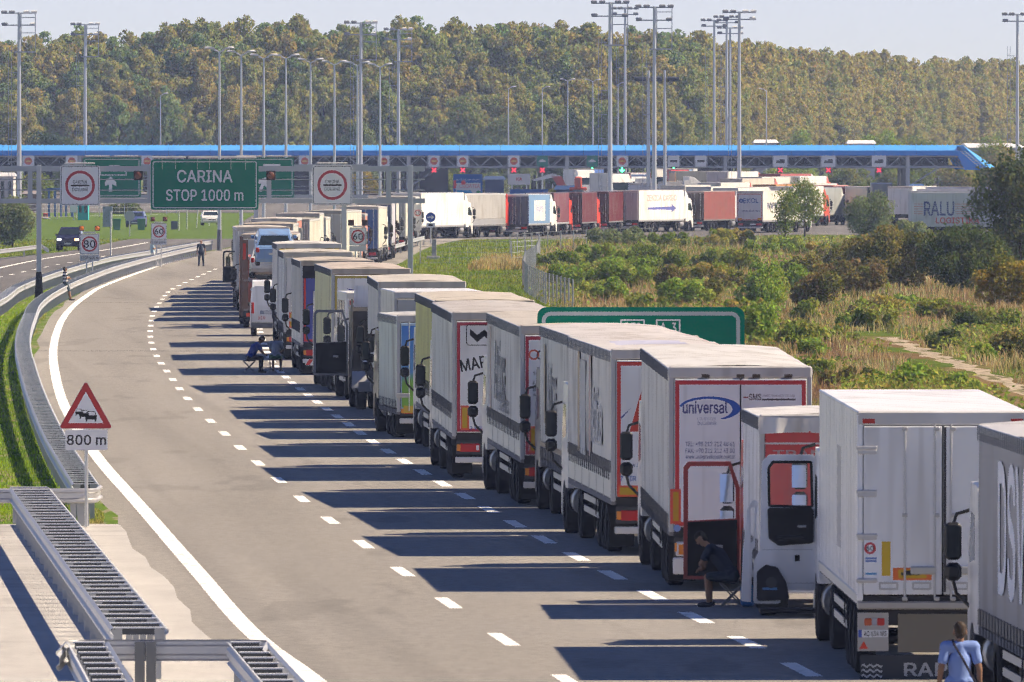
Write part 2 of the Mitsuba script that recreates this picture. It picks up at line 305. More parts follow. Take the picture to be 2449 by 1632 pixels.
add('dirt_track', ribbon(np.column_stack([np.interp(np.linspace(0, 1, 60), np.linspace(0, 1, 7), pth[:, k]) for k in (0, 1)]), -0.42 - 0.16 * np.sin(np.arange(60) * 0.9) - 0.1 * np.sin(np.arange(60) * 2.3), 0.38 + 0.2 * np.sin(np.arange(60) * 1.3), -0.02), 'm_sand', kind='structure', label='pale sandy track through the dry scrub on the right')

# ---------------------------------------------------------------- crash barriers: W-beams, posts and spacer rungs are parts
WB = np.array([(0.0, 0.0), (0.045, 0.03), (0.045, 0.075), (0.0, 0.105), (0.0, 0.205), (0.045, 0.235), (0.045, 0.28), (0.0, 0.31)])
WBC = np.vstack([WB, WB[::-1] - [0.006, 0]])
ZN, ZN2 = (0.66, 0.68, 0.70), (0.44, 0.46, 0.48)
def wbeam(path, side, z=0.47):
    prof = WBC * [side, 1] + [0, z]
    return sweep(np.column_stack([path, np.zeros(len(path))]), prof)
def double_rail(name, label, xf, y0, y1, half, group=None, step=2.0, rungs=True, post_step=4.0, max_rung=150):
    t = thing(name, label, 'crash barrier', group)
    yy = np.arange(y0, y1 + 0.1, 3.0 if y1 - y0 < 400 else 6.0); c = np.column_stack([xf(yy), yy])
    tg = np.gradient(c, axis=0); tg /= np.linalg.norm(tg, axis=1, keepdims=True); nr = np.column_stack([tg[:, 1], -tg[:, 0]])
    for sd in (-1, 1):
        add('beam', wbeam(c + nr * half * sd, sd), 'm_metal', ZN, t, smooth=35)
    far = []
    k = 0
    for y in np.arange(y0 + 0.6, y1, step):
        x = float(xf(y)); sl = (float(xf(y + 1)) - float(xf(y - 1))) / 2
        M = TF(x, y, 0, math.degrees(math.atan(sl)))
        if rungs:
            m = box(-half, half, -0.10, 0.10, 0.752, 0.772)
            if k < max_rung:
                rk = add('spacer_rung', m, 'm_satin', (.62, .64, .67), t, M, key=('rung', half))
                add('shade_web', box(-half + .02, half - .02, -0.02, 0.02, 0.66, 0.75), 'm_matte', (.085, .095, .11), rk, M, key=('shade_web', half))  # coloured dark to stand for the shade between the rungs
            else: far.append(mv(m, M))
        if k % max(1, int(post_step / step)) == 0:
            for sd in (-1, 1):
                pm = cat([box(sd * (half - 0.10) - 0.05, sd * (half - 0.10) + 0.05, -0.025, 0.025, 0, 0.76), box(sd * (half - 0.03) - 0.03, sd * (half - 0.03) + 0.03, -0.05, 0.05, 0.5, 0.74)])
                if k < max_rung: add('post', pm, 'm_metal', ZN2, t, M, key=('post', half, sd))
                else: far.append(mv(pm, M))
        k += 1
    if far: add('far_spacer', cat(far), 'm_metal', ZN2, t, kind='stuff')
    return t, c, nr
ba, c1, n1 = double_rail('crash_barrier', 'long double steel crash barrier with rungs curving along the left edge of the road', rail_x, 290, 1000, 0.25)
_, _, rail3_x = line_of([(71, 1167), (350, 1524)], 0.78)
bb, c2, n2 = double_rail('crash_barrier', 'wide ladder like steel barrier standing on the concrete at the lower left', rail3_x, 203, 288.5, 0.39)
bc, c3, n3 = double_rail('crash_barrier', 'farther double barrier with a dense row of posts beside the opposite carriageway', rail2_x, 560, 1050, 0.25, step=1.0, post_step=1.0, max_rung=140)
# rounded front ends
def end_loop(y, xl, xr, rad, zc=0.47, y_back=3.0):
    p = [(xl, y + y_back)] if xl is not None and y_back > 0 and rad > 0 else []
    a = np.linspace(math.pi, 1.5 * math.pi, 8)
    left = [(xl + rad + rad * math.cos(t), y + rad + rad * math.sin(t)) for t in a]
    b = np.linspace(1.5 * math.pi, 2 * math.pi, 8)
    right = [(xr - rad + rad * math.cos(t), y + rad + rad * math.sin(t)) for t in b]
    return np.array(p + left + right + [(xr, y + y_back)])
te = thing('barrier_end', 'rounded steel end rail closing the long barrier just behind the ladder like one', 'crash barrier')
xr = site(240, 1160, 0.78)[0]
pe = end_loop(286.0, -22.0, xr, 0.32)[8:]
pe = np.vstack([np.column_stack([np.linspace(-22, pe[0, 0] - 0.3, 12), np.full(12, 286.0)]), pe])
add('beam', wbeam(pe, 1, 0.47), 'm_metal', (0.68, 0.68, 0.68), te, smooth=35)
for px in (175, 192, 206):
    x = at(px, 286.2); add('post', box(x - 0.06, x + 0.06, 286.15, 286.3, 0, 0.76), 'm_metal', ZN2, te)
tf = thing('barrier_end', 'nearest rounded steel end rail at the bottom left corner above the concrete', 'crash barrier')
ye = 198.2
pl_ = end_loop(ye, at(163, ye), at(640, ye), 0.42, y_back=4.0)
# this loop opens towards the camera: the rails run back to the overpass
pl_[:, 1] = 2 * ye - pl_[:, 1]
add('beam', wbeam(pl_[::-1], 1, 0.47), 'm_metal', (0.64, 0.65, 0.66), tf, smooth=35)
for x0, x1 in ((178, 252), (553, 625)):
    for k in range(12):
        y = ye - 0.55 - k * 2.0
        ax, bx = at(x0, ye) + k * 0.10, at(x1, ye) + k * 0.10
        rk = add('spacer_rung', box(ax, bx, y - 0.10, y + 0.10, 0.752, 0.772), 'm_satin', (.62, .64, .67), tf); add('shade_web', box(ax + .02, bx - .02, y - .02, y + .02, .66, .75), 'm_matte', (.085, .095, .11), rk)  # the strip below each rung carries painted shade
        if k % 2 == 0:
            add('post', box(ax + 0.05, ax + 0.15, y - 0.03, y + 0.03, 0, 0.7), 'm_metal', ZN2, tf)
for px in (335, 362):
    x = at(px, ye); add('post', box(x - 0.07, x + 0.07, ye - 0.3, ye - 0.15, 0, 0.76), 'm_metal', (0.2, 0.21, 0.22), tf)
for (xa, xb, nn) in ((at(163, ye), at(163, ye) + 1.2, 0), (at(262, ye), at(262, ye) + 1.2, 1), (at(545, ye), at(545, ye) + 1.2, 0), (at(640, ye), at(640, ye) + 1.2, 1)):
    pp = np.array([(xa, ye - 0.8), (xb, ye - 24)])
    add('beam', wbeam(pp, 1 if nn else -1), 'm_metal', ZN, tf)
# single rail at the far left, beyond the opposite lanes
ts = thing('guard_rail', 'short single guard rail with a turned down end at the far left edge', 'crash barrier')
gp = np.array([site(x, y, 0.75) for x, y in [(-60, 604), (0, 597), (60, 590), (100, 585), (117, 588)]])
gz = [0, 0, 0, 0, -0.25]
add('beam', sweep(np.column_stack([gp, gz]), WBC + [0, 0.45]), 'm_metal', (0.6, 0.61, 0.62), ts)
for (x, y), z in zip(gp[:4], gz):
    add('post', box(x - 0.12, x - 0.02, y - 0.03, y + 0.03, 0, 0.7), 'm_metal', ZN2, ts)

# ---------------------------------------------------------------- signs and gantries
GREEN, SIGNW = (0.0, 0.20, 0.125), (0.84, 0.85, 0.86)
def panel(w, h, t, M, parent, face, edge=None, name='panel', r=0.06, border=None, bt=0.06, inset=0.06):
    add(name, prism(rrect(-w / 2, w / 2, -h / 2, h / 2, r), t, 'y'), 'm_sign', face, parent, M @ TF(0, t, 0))
    if border: add('border', prism(frame(-w / 2 + inset, w / 2 - inset, -h / 2 + inset, h / 2 - inset, bt, r), 0.004, 'y'), 'm_sign', border, parent, M @ TF(0, 0.0005, 0))
def pole(x, y, h, r, col=STEEL, parent=None, name='pole', z=0.0, r1=None, n=10, mat='m_metal'):
    return add(name, tube([(x, y, z), (x, y, z + h)], [r, r1 or r], n), mat, col, parent, smooth=35)
# congestion warning
yt = 285.2; s_ = FOCAL / yt
t = thing('warning_sign', 'red bordered triangular queue warning sign over a white 800 m plate', 'road sign')
xs, zt, zb = at(205, yt), hz(911, yt), hz(1025, yt)
tw, tz = at(269, yt) - at(141, yt), zt - zb
big = Polygon([(-tw / 2, 0), (tw / 2, 0), (0, tz)]).buffer(-0.04).buffer(0.04, 5)
inner = Polygon([(-tw / 2 * 0.66, tz * 0.11), (tw / 2 * 0.66, tz * 0.11), (0, tz * 0.77)])
M = TF(xs, yt, zb)
add('panel', prism(big.buffer(0.008), 0.02, 'y'), 'm_satin', (0.5, 0.5, 0.5), t, M @ TF(0, 0.021, 0))
add('red_border', prism(big.difference(inner), 0.004, 'y'), 'm_satin', (0.50, 0.035, 0.035), t, M)
add('white_field', prism(inner, 0.003, 'y'), 'm_satin', SIGNW, t, M)
for k, (cx, cz, sc) in enumerate([(0.13, 0.17, 0.24), (-0.015, 0.235, 0.20), (-0.115, 0.29, 0.165)]):
    car = [Polygon([(-.5, .18), (.5, .18), (.5, .55), (-.5, .55)]), Polygon([(-.46, 0), (-.32, 0), (-.32, .2), (-.46, .2)]), Polygon([(.32, 0), (.46, 0), (.46, .2), (.32, .2)]),
           Polygon([(-.44, .5), (-.34, .9), (.34, .9), (.44, .5), (.39, .5), (.3, .84), (-.3, .84), (-.39, .5)])]
    u = car[0].union(car[1]).union(car[2]).union(car[3])
    bk = Polygon([(-.5, -.02), (.5, -.02), (.5, .55), (.36, .94), (-.36, .94), (-.5, .55)])
    A = lambda P_: np.column_stack
    add('pictogram_car', shift(mv(prism(u, 0.002, 'y'), np.diag([sc, 1, sc, 1.0])), cx - 0.02, -0.008 + 0.002 * k, cz - 0.03), 'm_matte', BLACK, t, M)
pw, ph = at(257, yt) - at(156, yt), hz(1028, yt) - hz(1077, yt)
M2 = TF(at(206.5, yt), yt, hz(1052.5, yt))
panel(pw, ph, 0.02, M2, t, SIGNW, r=0.02, name='distance_plate')
text('800 m', 0.20, M2 @ TF(0, -0.003, -0.10), 'lettering', t, (0.03, 0.03, 0.035))
pole(at(206, yt) , yt + 0.06, zt - 0.2, 0.038, (0.62, 0.64, 0.66), t)
# speed limit signs on the central strip
def speed_sign(px, d, zc, w, num, sub, lit, label, lean=0.0):
    t = thing('speed_limit_sign', label, 'road sign')
    x = at(px, d); M = TF(x, d, zc)
    panel(w, w * 1.06, 0.05, M, t, SIGNW, border=(0.25, 0.26, 0.28), bt=0.025, inset=0.02, r=0.05)
    add('red_ring', ring(w * 0.31, w * 0.395), 'm_satin', (0.48, 0.03, 0.04), t, M @ TF(0, -0.002, 0))
    text(num, w * 0.36, M @ TF(0, -0.003, -w * 0.18), 'lettering', t, (0.02, 0.022, 0.025))
    M2 = TF(x, d, zc - w * 0.71)
    panel(w, w * 0.30, 0.03, M2, t, (0.62, 0.63, 0.65), r=0.02, name='distance_plate')
    if sub: text(sub, w * 0.13, M2 @ TF(0, -0.003, -w * 0.06), 'lettering', t, (0.05, 0.05, 0.055), width=w * 0.9)
    for sd in (-0.15, 0.15):
        pole(x + sd * w, d + 0.08, zc, 0.04, (0.62, 0.64, 0.66), t, name='post')
    add('top_lamp', box(-w * 0.3, w * 0.3, -0.25, -0.02, w * 0.56, w * 0.63), 'm_satin', (0.7, 0.7, 0.68), t, M)
    for sd in (-1, 1):
        k = add('beacon', box(-0.15, 0.15, -0.05, 0.2, -0.15, 0.15, 0.03), 'm_matte', (0.06, 0.035, 0.03), t, M @ TF(sd * w * 0.40, 0, w * 0.80))
        if lit is not None:
            add('lens', shift(lathe([(0, 0.125), (0.03, 0.1), (0.045, 0.0)], 16), 0, 0, 0) if False else mv(lathe([(0, 0.125), (0.03, 0.1), (0.045, 0.001)], 16), TF(0, -0.05, 0, 90)), 'm_satin', (0.9, 0.25, 0.02) if lit else (0.16, 0.05, 0.03), k, M @ TF(sd * w * 0.40, 0, w * 0.80), smooth=True,
                extra={'emitter': glow((16.0, 3.6, 0.5))} if lit else None)
d1 = 792.0; speed_sign(214, d1, hz(584, d1), 47 / FOCAL * d1, '80', 'STOP 800 m', True, 'speed sign reading 80 under two lit orange beacons on the central strip')
d2 = 905.0; speed_sign(380, d2, hz(554, d2), 37 / FOCAL * d2, '60', 'STOP 600 m', False, 'speed sign reading 60 under two unlit beacons left of the standing man')
d3 = 705.0; speed_sign(856, d3, hz(566, d3), 41 / FOCAL * d3, '60', None, None, 'grey speed sign reading 60 right of the queue in front of the far lorries')
def truss_gantry(name, label, d, posts, x0, x1, zt, zb, extra_posts=True):
    t = thing(name, label, 'gantry')
    col = (0.42, 0.45, 0.48)
    for z, h in ((zt, 0.28), (zb, 0.24)):
        add('beam', box(x0, x1, d - 0.12, d + 0.12, z - h / 2, z + h / 2), 'm_metal', col, t)
        add('beam', box(x0, x1, d + 1.0, d + 1.2, z - h / 2, z + h / 2), 'm_metal', col, t)
    for x in np.arange(x0 + 0.2, x1, 3.1):
        add('upright', box(x - 0.12, x + 0.12, d - 0.1, d + 0.1, zb + 0.12, zt - 0.14), 'm_metal', col, t)
    for z in np.linspace(zb, zt, 4)[1:3]:
        add('walkway_rail', tube([(x0, d + 1.05, z), (x1, d + 1.05, z)], 0.03, 6), 'm_metal', col, t)
    for x, w, black in posts:
        add('post', box(x - w / 2, x + w / 2, d - 0.14, d + 0.14, 1.4 if black else 0, zt + 0.2, 0.02), 'm_metal', (0.50, 0.53, 0.56), t)
        if black: add('post_base', hull([(x - w * .9, d - .3, 0), (x + w * .9, d - .3, 0), (x - w * .9, d + .3, 0), (x + w * .9, d + .3, 0), (x - w * .55, d - .2, 1.4), (x + w * .55, d - .2, 1.4), (x - w * .55, d + .2, 1.4), (x + w * .55, d + .2, 1.4)]), 'm_matte', BLACK, t)
    return t
dg = 712.0; G = lambda px: at(px, dg)
gt = truss_gantry('sign_gantry', 'grey steel gantry carrying the big green sign across the road', dg, [(G(93), 0.25, True), (G(981.5), 0.28, False), (G(823), 0.25, False)], G(-80), G(1016), hz(404, dg), hz(481, dg))
# the large green sign, two customs signs and amber lamps hang on the gantry
t = thing('direction_sign', 'large green overhead sign reading CARINA STOP 1000 m', 'road sign')
M = TF(G(490), dg - 0.35, hz(442, dg)); w, h = 257 / FOCAL * dg, 120 / FOCAL * dg
panel(w, h, 0.08, M, t, GREEN, border=(0.62, 0.66, 0.66), bt=0.06, inset=0.08, r=0.12)
text('CARINA', 0.60, M @ TF(0, -0.006, 0.14), 'lettering', t, (0.70, 0.72, 0.72), width=133 / FOCAL * dg)
text('STOP 1000 m', 0.56, M @ TF(0, -0.006, -0.82), 'lettering', t, (0.70, 0.72, 0.72), width=185 / FOCAL * dg)
for px in (406, 452, 494, 540): pass
for a, b in ((-2.73, -0.98), (-0.85, 0.72), (0.80, 2.68)):
    add('lamp_bar', box(a, b, -0.65, -0.5, h / 2 + 0.06, h / 2 + 0.15, 0.02), 'm_satin', (0.75, 0.74, 0.70), t, M)
    for q in (0.3, 0.7):
        x = a + (b - a) * q
        add('lamp_arm', tube([(x, -0.05, h / 2 - 0.5), (x, -0.3, h / 2 - 0.02), (x, -0.55, h / 2 + 0.08)], 0.014, 5), 'm_metal', STEEL, t, M)
def customs_sign(px, py, label):
    t = thing('customs_sign', label, 'road sign')
    M = TF(G(px), dg - 0.35, hz(py, dg)); w = 95 / FOCAL * dg
    panel(w, w, 0.08, M, t, SIGNW, border=(0.12, 0.13, 0.15), bt=0.035, inset=0.04, r=0.10)
    add('red_ring', ring(w * 0.305, w * 0.375), 'm_satin', (0.46, 0.035, 0.05), t, M @ TF(0, -0.002, 0))
    add('black_bar', prism(rrect(-w * .235, w * .235, -0.045, 0.045, 0.04), 0.004, 'y'), 'm_matte', BLACK, t, M)
    text('CARINA', 0.17, M @ TF(0, -0.005, 0.10), 'lettering', t, (0.09, 0.10, 0.11), width=w * 0.36)
    text('DOUANE', 0.17, M @ TF(0, -0.005, -0.29), 'lettering', t, (0.09, 0.10, 0.11), width=w * 0.40)
    add('lamp_bar', box(-w * .38, w * .38, -0.6, -0.46, w / 2 + 0.08, w / 2 + 0.16, 0.02), 'm_satin', (0.75, 0.74, 0.70), t, M)
customs_sign(192, 444, 'square white customs sign with red ring left of the big green sign')
customs_sign(795, 443, 'square white customs sign with red ring right of the big green sign')
for px, lb in ((331, 'dark amber signal box left of the big green sign'), (648, 'dark amber signal box right of the big green sign')):
    t = thing('signal_lamp', lb, 'signal')
    M = TF(G(px), dg - 0.3, hz(420, dg))
    add('housing', box(-0.24, 0.24, 0, 0.2, -0.24, 0.24, 0.03), 'm_matte', (0.03, 0.02, 0.02), t, M)
    add('lens', mv(lathe([(0, 0.19), (0.05, 0.15), (0.07, 0.001)], 18), TF(0, 0, 0, 90)), 'm_satin', (0.16, 0.055, 0.03), t, M, smooth=True)
# second gantry with the lane arrows
dh = 1010.0; Hx = lambda px: at(px, dh)
t = truss_gantry('sign_gantry', 'farther steel gantry behind the big green sign', dh, [(Hx(612), 0.3, False)], Hx(150), Hx(880), hz(398, dh), hz(470, dh))
for x0, x1, lb in ((199, 337, 'green lane sign with white car outline and arrow behind the left customs sign'), (560, 703, 'green lane sign with white arrow half hidden by the big green sign')):
    t = thing('lane_sign_board', lb, 'road sign')
    w, h = (x1 - x0) / FOCAL * dh, 95 / FOCAL * dh
    M = TF(Hx((x0 + x1) / 2), dh - 0.35, hz(425, dh))
    panel(w, h, 0.08, M, t, GREEN, border=(0.6, 0.64, 0.64), bt=0.07, inset=0.09, r=0.12)
    ax = -0.1 if x0 < 300 else 0.25
    arrow = Polygon([(-.12, 0), (.12, 0), (.12, .55), (.42, .42), (.42, .72), (0, 1.15), (-.42, .72), (-.42, .42), (-.12, .55)])
    if x0 < 300:
        add('arrow', shift(prism(arrow, 0.005, 'y'), ax, -0.001, -1.05), 'm_satin', SIGNW, t, M)
        o = Polygon([(-1.0, 0.0), (-1.0, .35), (-.55, .42), (-.3, .75), (.45, .75), (.75, .4), (1.0, .3), (1.0, 0)])
        add('pictogram_car', shift(prism(o.difference(o.buffer(-0.07)), 0.005, 'y'), ax + 0.2, -0.001, 0.15), 'm_satin', SIGNW, t, M)
    else:
        add('arrow', shift(prism(arrow, 0.005, 'y'), ax - 0.1, -0.001, -1.05), 'm_satin', SIGNW, t, M @ TF(0, 0, 0, 0, 0, 25))
        add('white_patch', prism(rrect(-.05, 1.2, .55, 1.0, .02), 0.006, 'y'), 'm_satin', SIGNW, t, M)
    for k in (-0.25, 0.25): add('lamp_bar', box(w * k - w * .21, w * k + w * .21, -0.6, -0.46, h / 2 + 0.08, h / 2 + 0.17, 0.02), 'm_satin', (0.75, 0.74, 0.70), t, M)
# big green direction sign at the right, behind the lorries
ds = 302.0
t = thing('direction_sign', 'wide green direction sign marked A 3 rising behind the lorry roofs', 'road sign')
x0, x1 = at(1285, ds), at(1781, ds); zt = hz(735, ds); zb = 1.1
M = TF((x0 + x1) / 2, ds + 1.0, (zt + zb) / 2); w, h = x1 - x0, zt - zb
M = TF((x0 + x1) / 2 + 1.5, ds + 1.0, (zt + zb) / 2); w += 0.0
M = TF(at(1533, ds), ds, (zt + zb) / 2)
panel(w, h, 0.10, M, t, (0.0, 0.22, 0.145), border=(0.55, 0.62, 0.62), bt=0.085, inset=0.10, r=0.2)
for px, tx in ((1540, 'E 70'), (1598, 'A  3')):
    b = at(px, ds) - at(1533, ds) + (0 if px > 1550 else -0.25); zz = hz(764, ds) - (zt + zb) / 2
    add('route_box', shift(prism(frame(-0.27, 0.27, -0.34, 0, 0.035, 0.02), 0.005, 'y'), b, -0.001, zz), 'm_satin', SIGNW, t, M)
    text(tx, 0.2, M @ TF(b, -0.006, zz - 0.28), 'lettering', t, SIGNW, width=0.36)
for dx in (-1.6, 1.6): pole(at(1533, ds) + dx, ds + 0.2, zt - 0.1, 0.09, STEEL, t, 'post')

# ---------------------------------------------------------------- lorries
def tyre_mesh(): return lathe([(-.15, .30), (-.16, .42), (-.14, .49), (-.10, .515), (.10, .515), (.14, .49), (.16, .42), (.15, .30)], 24)
def rim_mesh(): return lathe([(-.13, .30), (-.12, .27), (.02, .24), (.05, .17), (-.03, .14), (-.09, .11), (-.10, .001)], 18)
def wheel(parent, M, x, y, side, r=0.515, lvl=2, double=False, rimcol=(0.42, 0.42, 0.42)):
    s = r / 0.515
    W_ = M @ TF(x, y, r) @ np.diag([s * side, s, s, 1.0])
    k = add('wheel', tyre_mesh, 'm_matte', (0.022, 0.022, 0.023), parent, W_, True, 'tyre')
    if lvl >= 1: add('rim', rim_mesh, 'm_metal', rimcol, k, W_, True, 'rim')
    return k
def curtain_mesh(L, z0, z1, side, seed, amp=0.014):
    nu, nv = max(8, int(L * 9)), 9
    def fn(u, w):
        q = np.stack([u * L * 1.3, w * 0.7, 0 * u + seed], -1)
        d = amp * (np.sin(u * L * 9.2 + 2 * meshkit.noise(q)) * 0.55 + 2.2 * (meshkit.noise(np.stack([u * L * 0.9, w * 1.6, 0 * u + seed + 5], -1)) - 0.4)) * np.sin(np.clip(w * 3.3, 0, np.pi))
        return side * (1.262 + d), 0.10 + u * (L - 0.2), z0 + (z1 - z0) * w
    return grid(fn, nu, nv)
def roof_mesh(L, z, seed, sag=0.03, sub=None):
    def fn(u, w):
        if sub: u = sub[0] + (sub[1] - sub[0]) * u; w = sub[2] + (sub[3] - sub[2]) * w
        x = (u * 2 - 1) * 1.272; y = w * L
        bow = 0.5 - 0.5 * np.cos(w * L / 1.7 * 2 * np.pi)
        h = 0.055 * (1 - (u * 2 - 1) ** 2) - sag * bow * np.sin(u * np.pi) + 0.02 * (meshkit.noise(np.stack([u * 4, w * L * 0.8, 0 * u + seed], -1)) - 0.5)
        return x, y, z - 0.045 + h
    return grid(fn, 9, max(10, int(L * 3)))
def cab_parts(t, M, y0, col, lvl, Hc=3.05, deflector=True, mirror=True, mirror_glass=True, left_door=True, fair_h=3.75, mirror_z=1.90, sky_mirror=False, defl=None, bare=False):
    """A tractor cab: back wall at y0, nose 2.25 m farther on."""
    prof = Polygon([(0, .95), (0, Hc - .12), (.12, Hc), (1.45, Hc + .05), (1.72, Hc - .15), (2.16, 1.95), (2.27, 1.05), (2.24, .42), (1.95, .36), (1.90, .62), (1.72, .93), (1.42, 1.08), (1.10, 1.08), (.82, .93), (.70, .95)])
    c = add('cab', mv(prism(prof, 2.44, 'x'), TF(-1.22, y0, 0)), 'm_paint', col, t, M)
    for sd in (-1, 1):
        win = Polygon([(.72, 2.0), (.72, Hc - .42), (1.45, Hc - .38), (1.92, 2.05), (1.75, 1.93)])
        add('side_window', mv(prism(win, 0.012, 'x'), TF(1.216 * sd - (0.006 if sd > 0 else 0.006), y0, 0)), 'm_glass', None, c, M)
    add('windscreen', hull([(-1.1, y0 + 1.76, Hc - .2), (1.1, y0 + 1.76, Hc - .2), (-1.12, y0 + 2.17, 2.0), (1.12, y0 + 2.17, 2.0), (-1.1, y0 + 1.72, Hc - .25), (1.1, y0 + 1.72, Hc - .25)]), 'm_glass', None, c, M)
    add('rear_window', box(-.8, .8, y0 - .012, y0 - .002, 1.9, 2.5), 'm_glass', None, c, M)
    if deflector:
        d = hull([(-1.12, y0 + .15, Hc), (1.12, y0 + .15, Hc), (-1.1, y0 + .12, fair_h), (1.1, y0 + .12, fair_h), (-1.05, y0 + 1.5, Hc + .04), (1.05, y0 + 1.5, Hc + .04), (-1.05, y0 + .75, fair_h - .12), (1.05, y0 + .75, fair_h - .12)])
        add('roof_deflector', d, 'm_paint', defl or col, c, M)
        for sd in (-1, 1):
            add('side_deflector', box(sd * 1.16, sd * 1.21, y0 - .55, y0 + .05, 1.2, 3.3, .02), 'm_paint', col, c, M)
    if mirror:
        for sd in (-1, 1):
            k = add('mirror', box(sd * 1.45 - .12, sd * 1.45 + .12, y0 + 1.86, y0 + 2.0, mirror_z + .06, mirror_z + .60, .05), 'm_satin', BLACK, t, M)
            add('wide_mirror', box(sd * 1.45 - .12, sd * 1.45 + .12, y0 + 1.84, y0 + 2.0, mirror_z - .24, mirror_z + .02, .06), 'm_satin', BLACK, k, M)
            add('arm', tube([(sd * 1.2, y0 + 1.95, mirror_z + .78), (sd * 1.40, y0 + 1.95, mirror_z + .72), (sd * 1.45, y0 + 1.95, mirror_z + .55)], .026, 6), 'm_satin', BLACK, k, M)
            add('arm', tube([(sd * 1.2, y0 + 1.95, mirror_z - .62), (sd * 1.40, y0 + 1.95, mirror_z - .42), (sd * 1.45, y0 + 1.95, mirror_z - .22)], .026, 6), 'm_satin', BLACK, k, M)
            if mirror_glass and lvl >= 2:
                add('mirror_glass', box(sd * 1.45 - .095, sd * 1.45 + .095, y0 + 1.853, y0 + 1.858, mirror_z + .10, mirror_z + .56, 0), 'm_glass', None, k, M) if not sky_mirror else [add('mirror_glass', box(-.115, .115, -.06, -.055, *zz), 'm_mirror', None, k, M @ TF(sd * 1.47, y0 + 1.82, mirror_z, 0, -9)) for zz in ((.08, .58), (-.22, .0))]
    if lvl >= 1:
        add('bumper', box(-1.2, 1.2, y0 + 2.18, y0 + 2.36, .35, .78, .05), 'm_satin', DARK if bare else tuple(np.array(col) * .6), t, M)
        for sd in (-1, 1):
            add('headlight', box(sd * .95 - .2, sd * .95 + .2, y0 + 2.34, y0 + 2.38, .5, .7, .02), 'm_satin', (0.7, 0.7, 0.7), t, M)
            add('fuel_tank', mv(lathe([(-.55, .001), (-.55, .30), (.55, .30), (.55, .001)], 16), TF(sd * .92, y0 - 1.1, .72, 90)), 'm_metal', (0.5, 0.5, 0.5), t, M, True)
    add('chassis', box(-.42, .42, y0 - 3.2, y0 + 1.9, .62, .92), 'm_matte', DARK, t, M)
    for sd in (-1, 1):
        wheel(t, M, sd * 1.06, y0 + 1.25, sd, lvl=lvl)
        wheel(t, M, sd * .98, y0 - 2.35, sd, lvl=lvl)
    return c
def open_door(t, M, y0, side, col, inner=BLACK, w=0.98, z0=1.0, z1=2.95, angle=90, trim=(.03, .49), sill=.50):
    """A cab door hinged at its front edge and swung out so that its inner face looks back along the road."""
    A = M @ TF(side * 1.24, y0 + 1.72, 0, -side * (angle - 90))
    s = side
    X = lambda a: s * a
    def poly(pts): return Polygon([(X(a), b) for a, b in pts])
    fr = poly([(0.0, z0), (w, z0 + .02), (w, z1 - .1), (w - .08, z1), (.16, z1), (0.0, z1 - .45)])
    hole = poly([(.07, z0 + (z1 - z0) * (sill + .02)), (w - .08, z0 + (z1 - z0) * sill), (w - .08, z1 - .14), (w - .13, z1 - .08), (.19, z1 - .08), (.07, z1 - .47)])
    d = add('door', prism(fr.difference(hole), 0.06, 'y'), 'm_paint', col, t, A @ TF(0, .06, 0))
    add('inner_trim', prism(poly([(.05, z0 + (z1 - z0) * trim[0]), (w - .07, z0 + (z1 - z0) * (trim[0] + .01)), (w - .07, z0 + (z1 - z0) * trim[1]), (.05, z0 + (z1 - z0) * (trim[1] + .02))]), 0.05, 'y'), 'm_matte', inner, d, A @ TF(0, -0.002, 0))
    add('window_pane', prism(hole.buffer(.01), 0.0, 'y') if False else flatxz(hole.buffer(.01)), 'm_pane', None, d, A @ TF(0, .03, 0))
    add('handle', box(X(.30), X(.46), -.10, -.06, z0 + .55, z0 + .62, .01), 'm_satin', (0.4, 0.4, 0.4), d, A)
    return d
def frame_box(a, b, c, d):
    return shift(prism(frame(a, b, c, d, .03, .02), .02, 'y'), 0, -.05, 0) if True else None
def flatxz(poly):
    v, f = tri(poly); return np.column_stack([v[:, 0], 0 * v[:, 0], v[:, 1]]), f
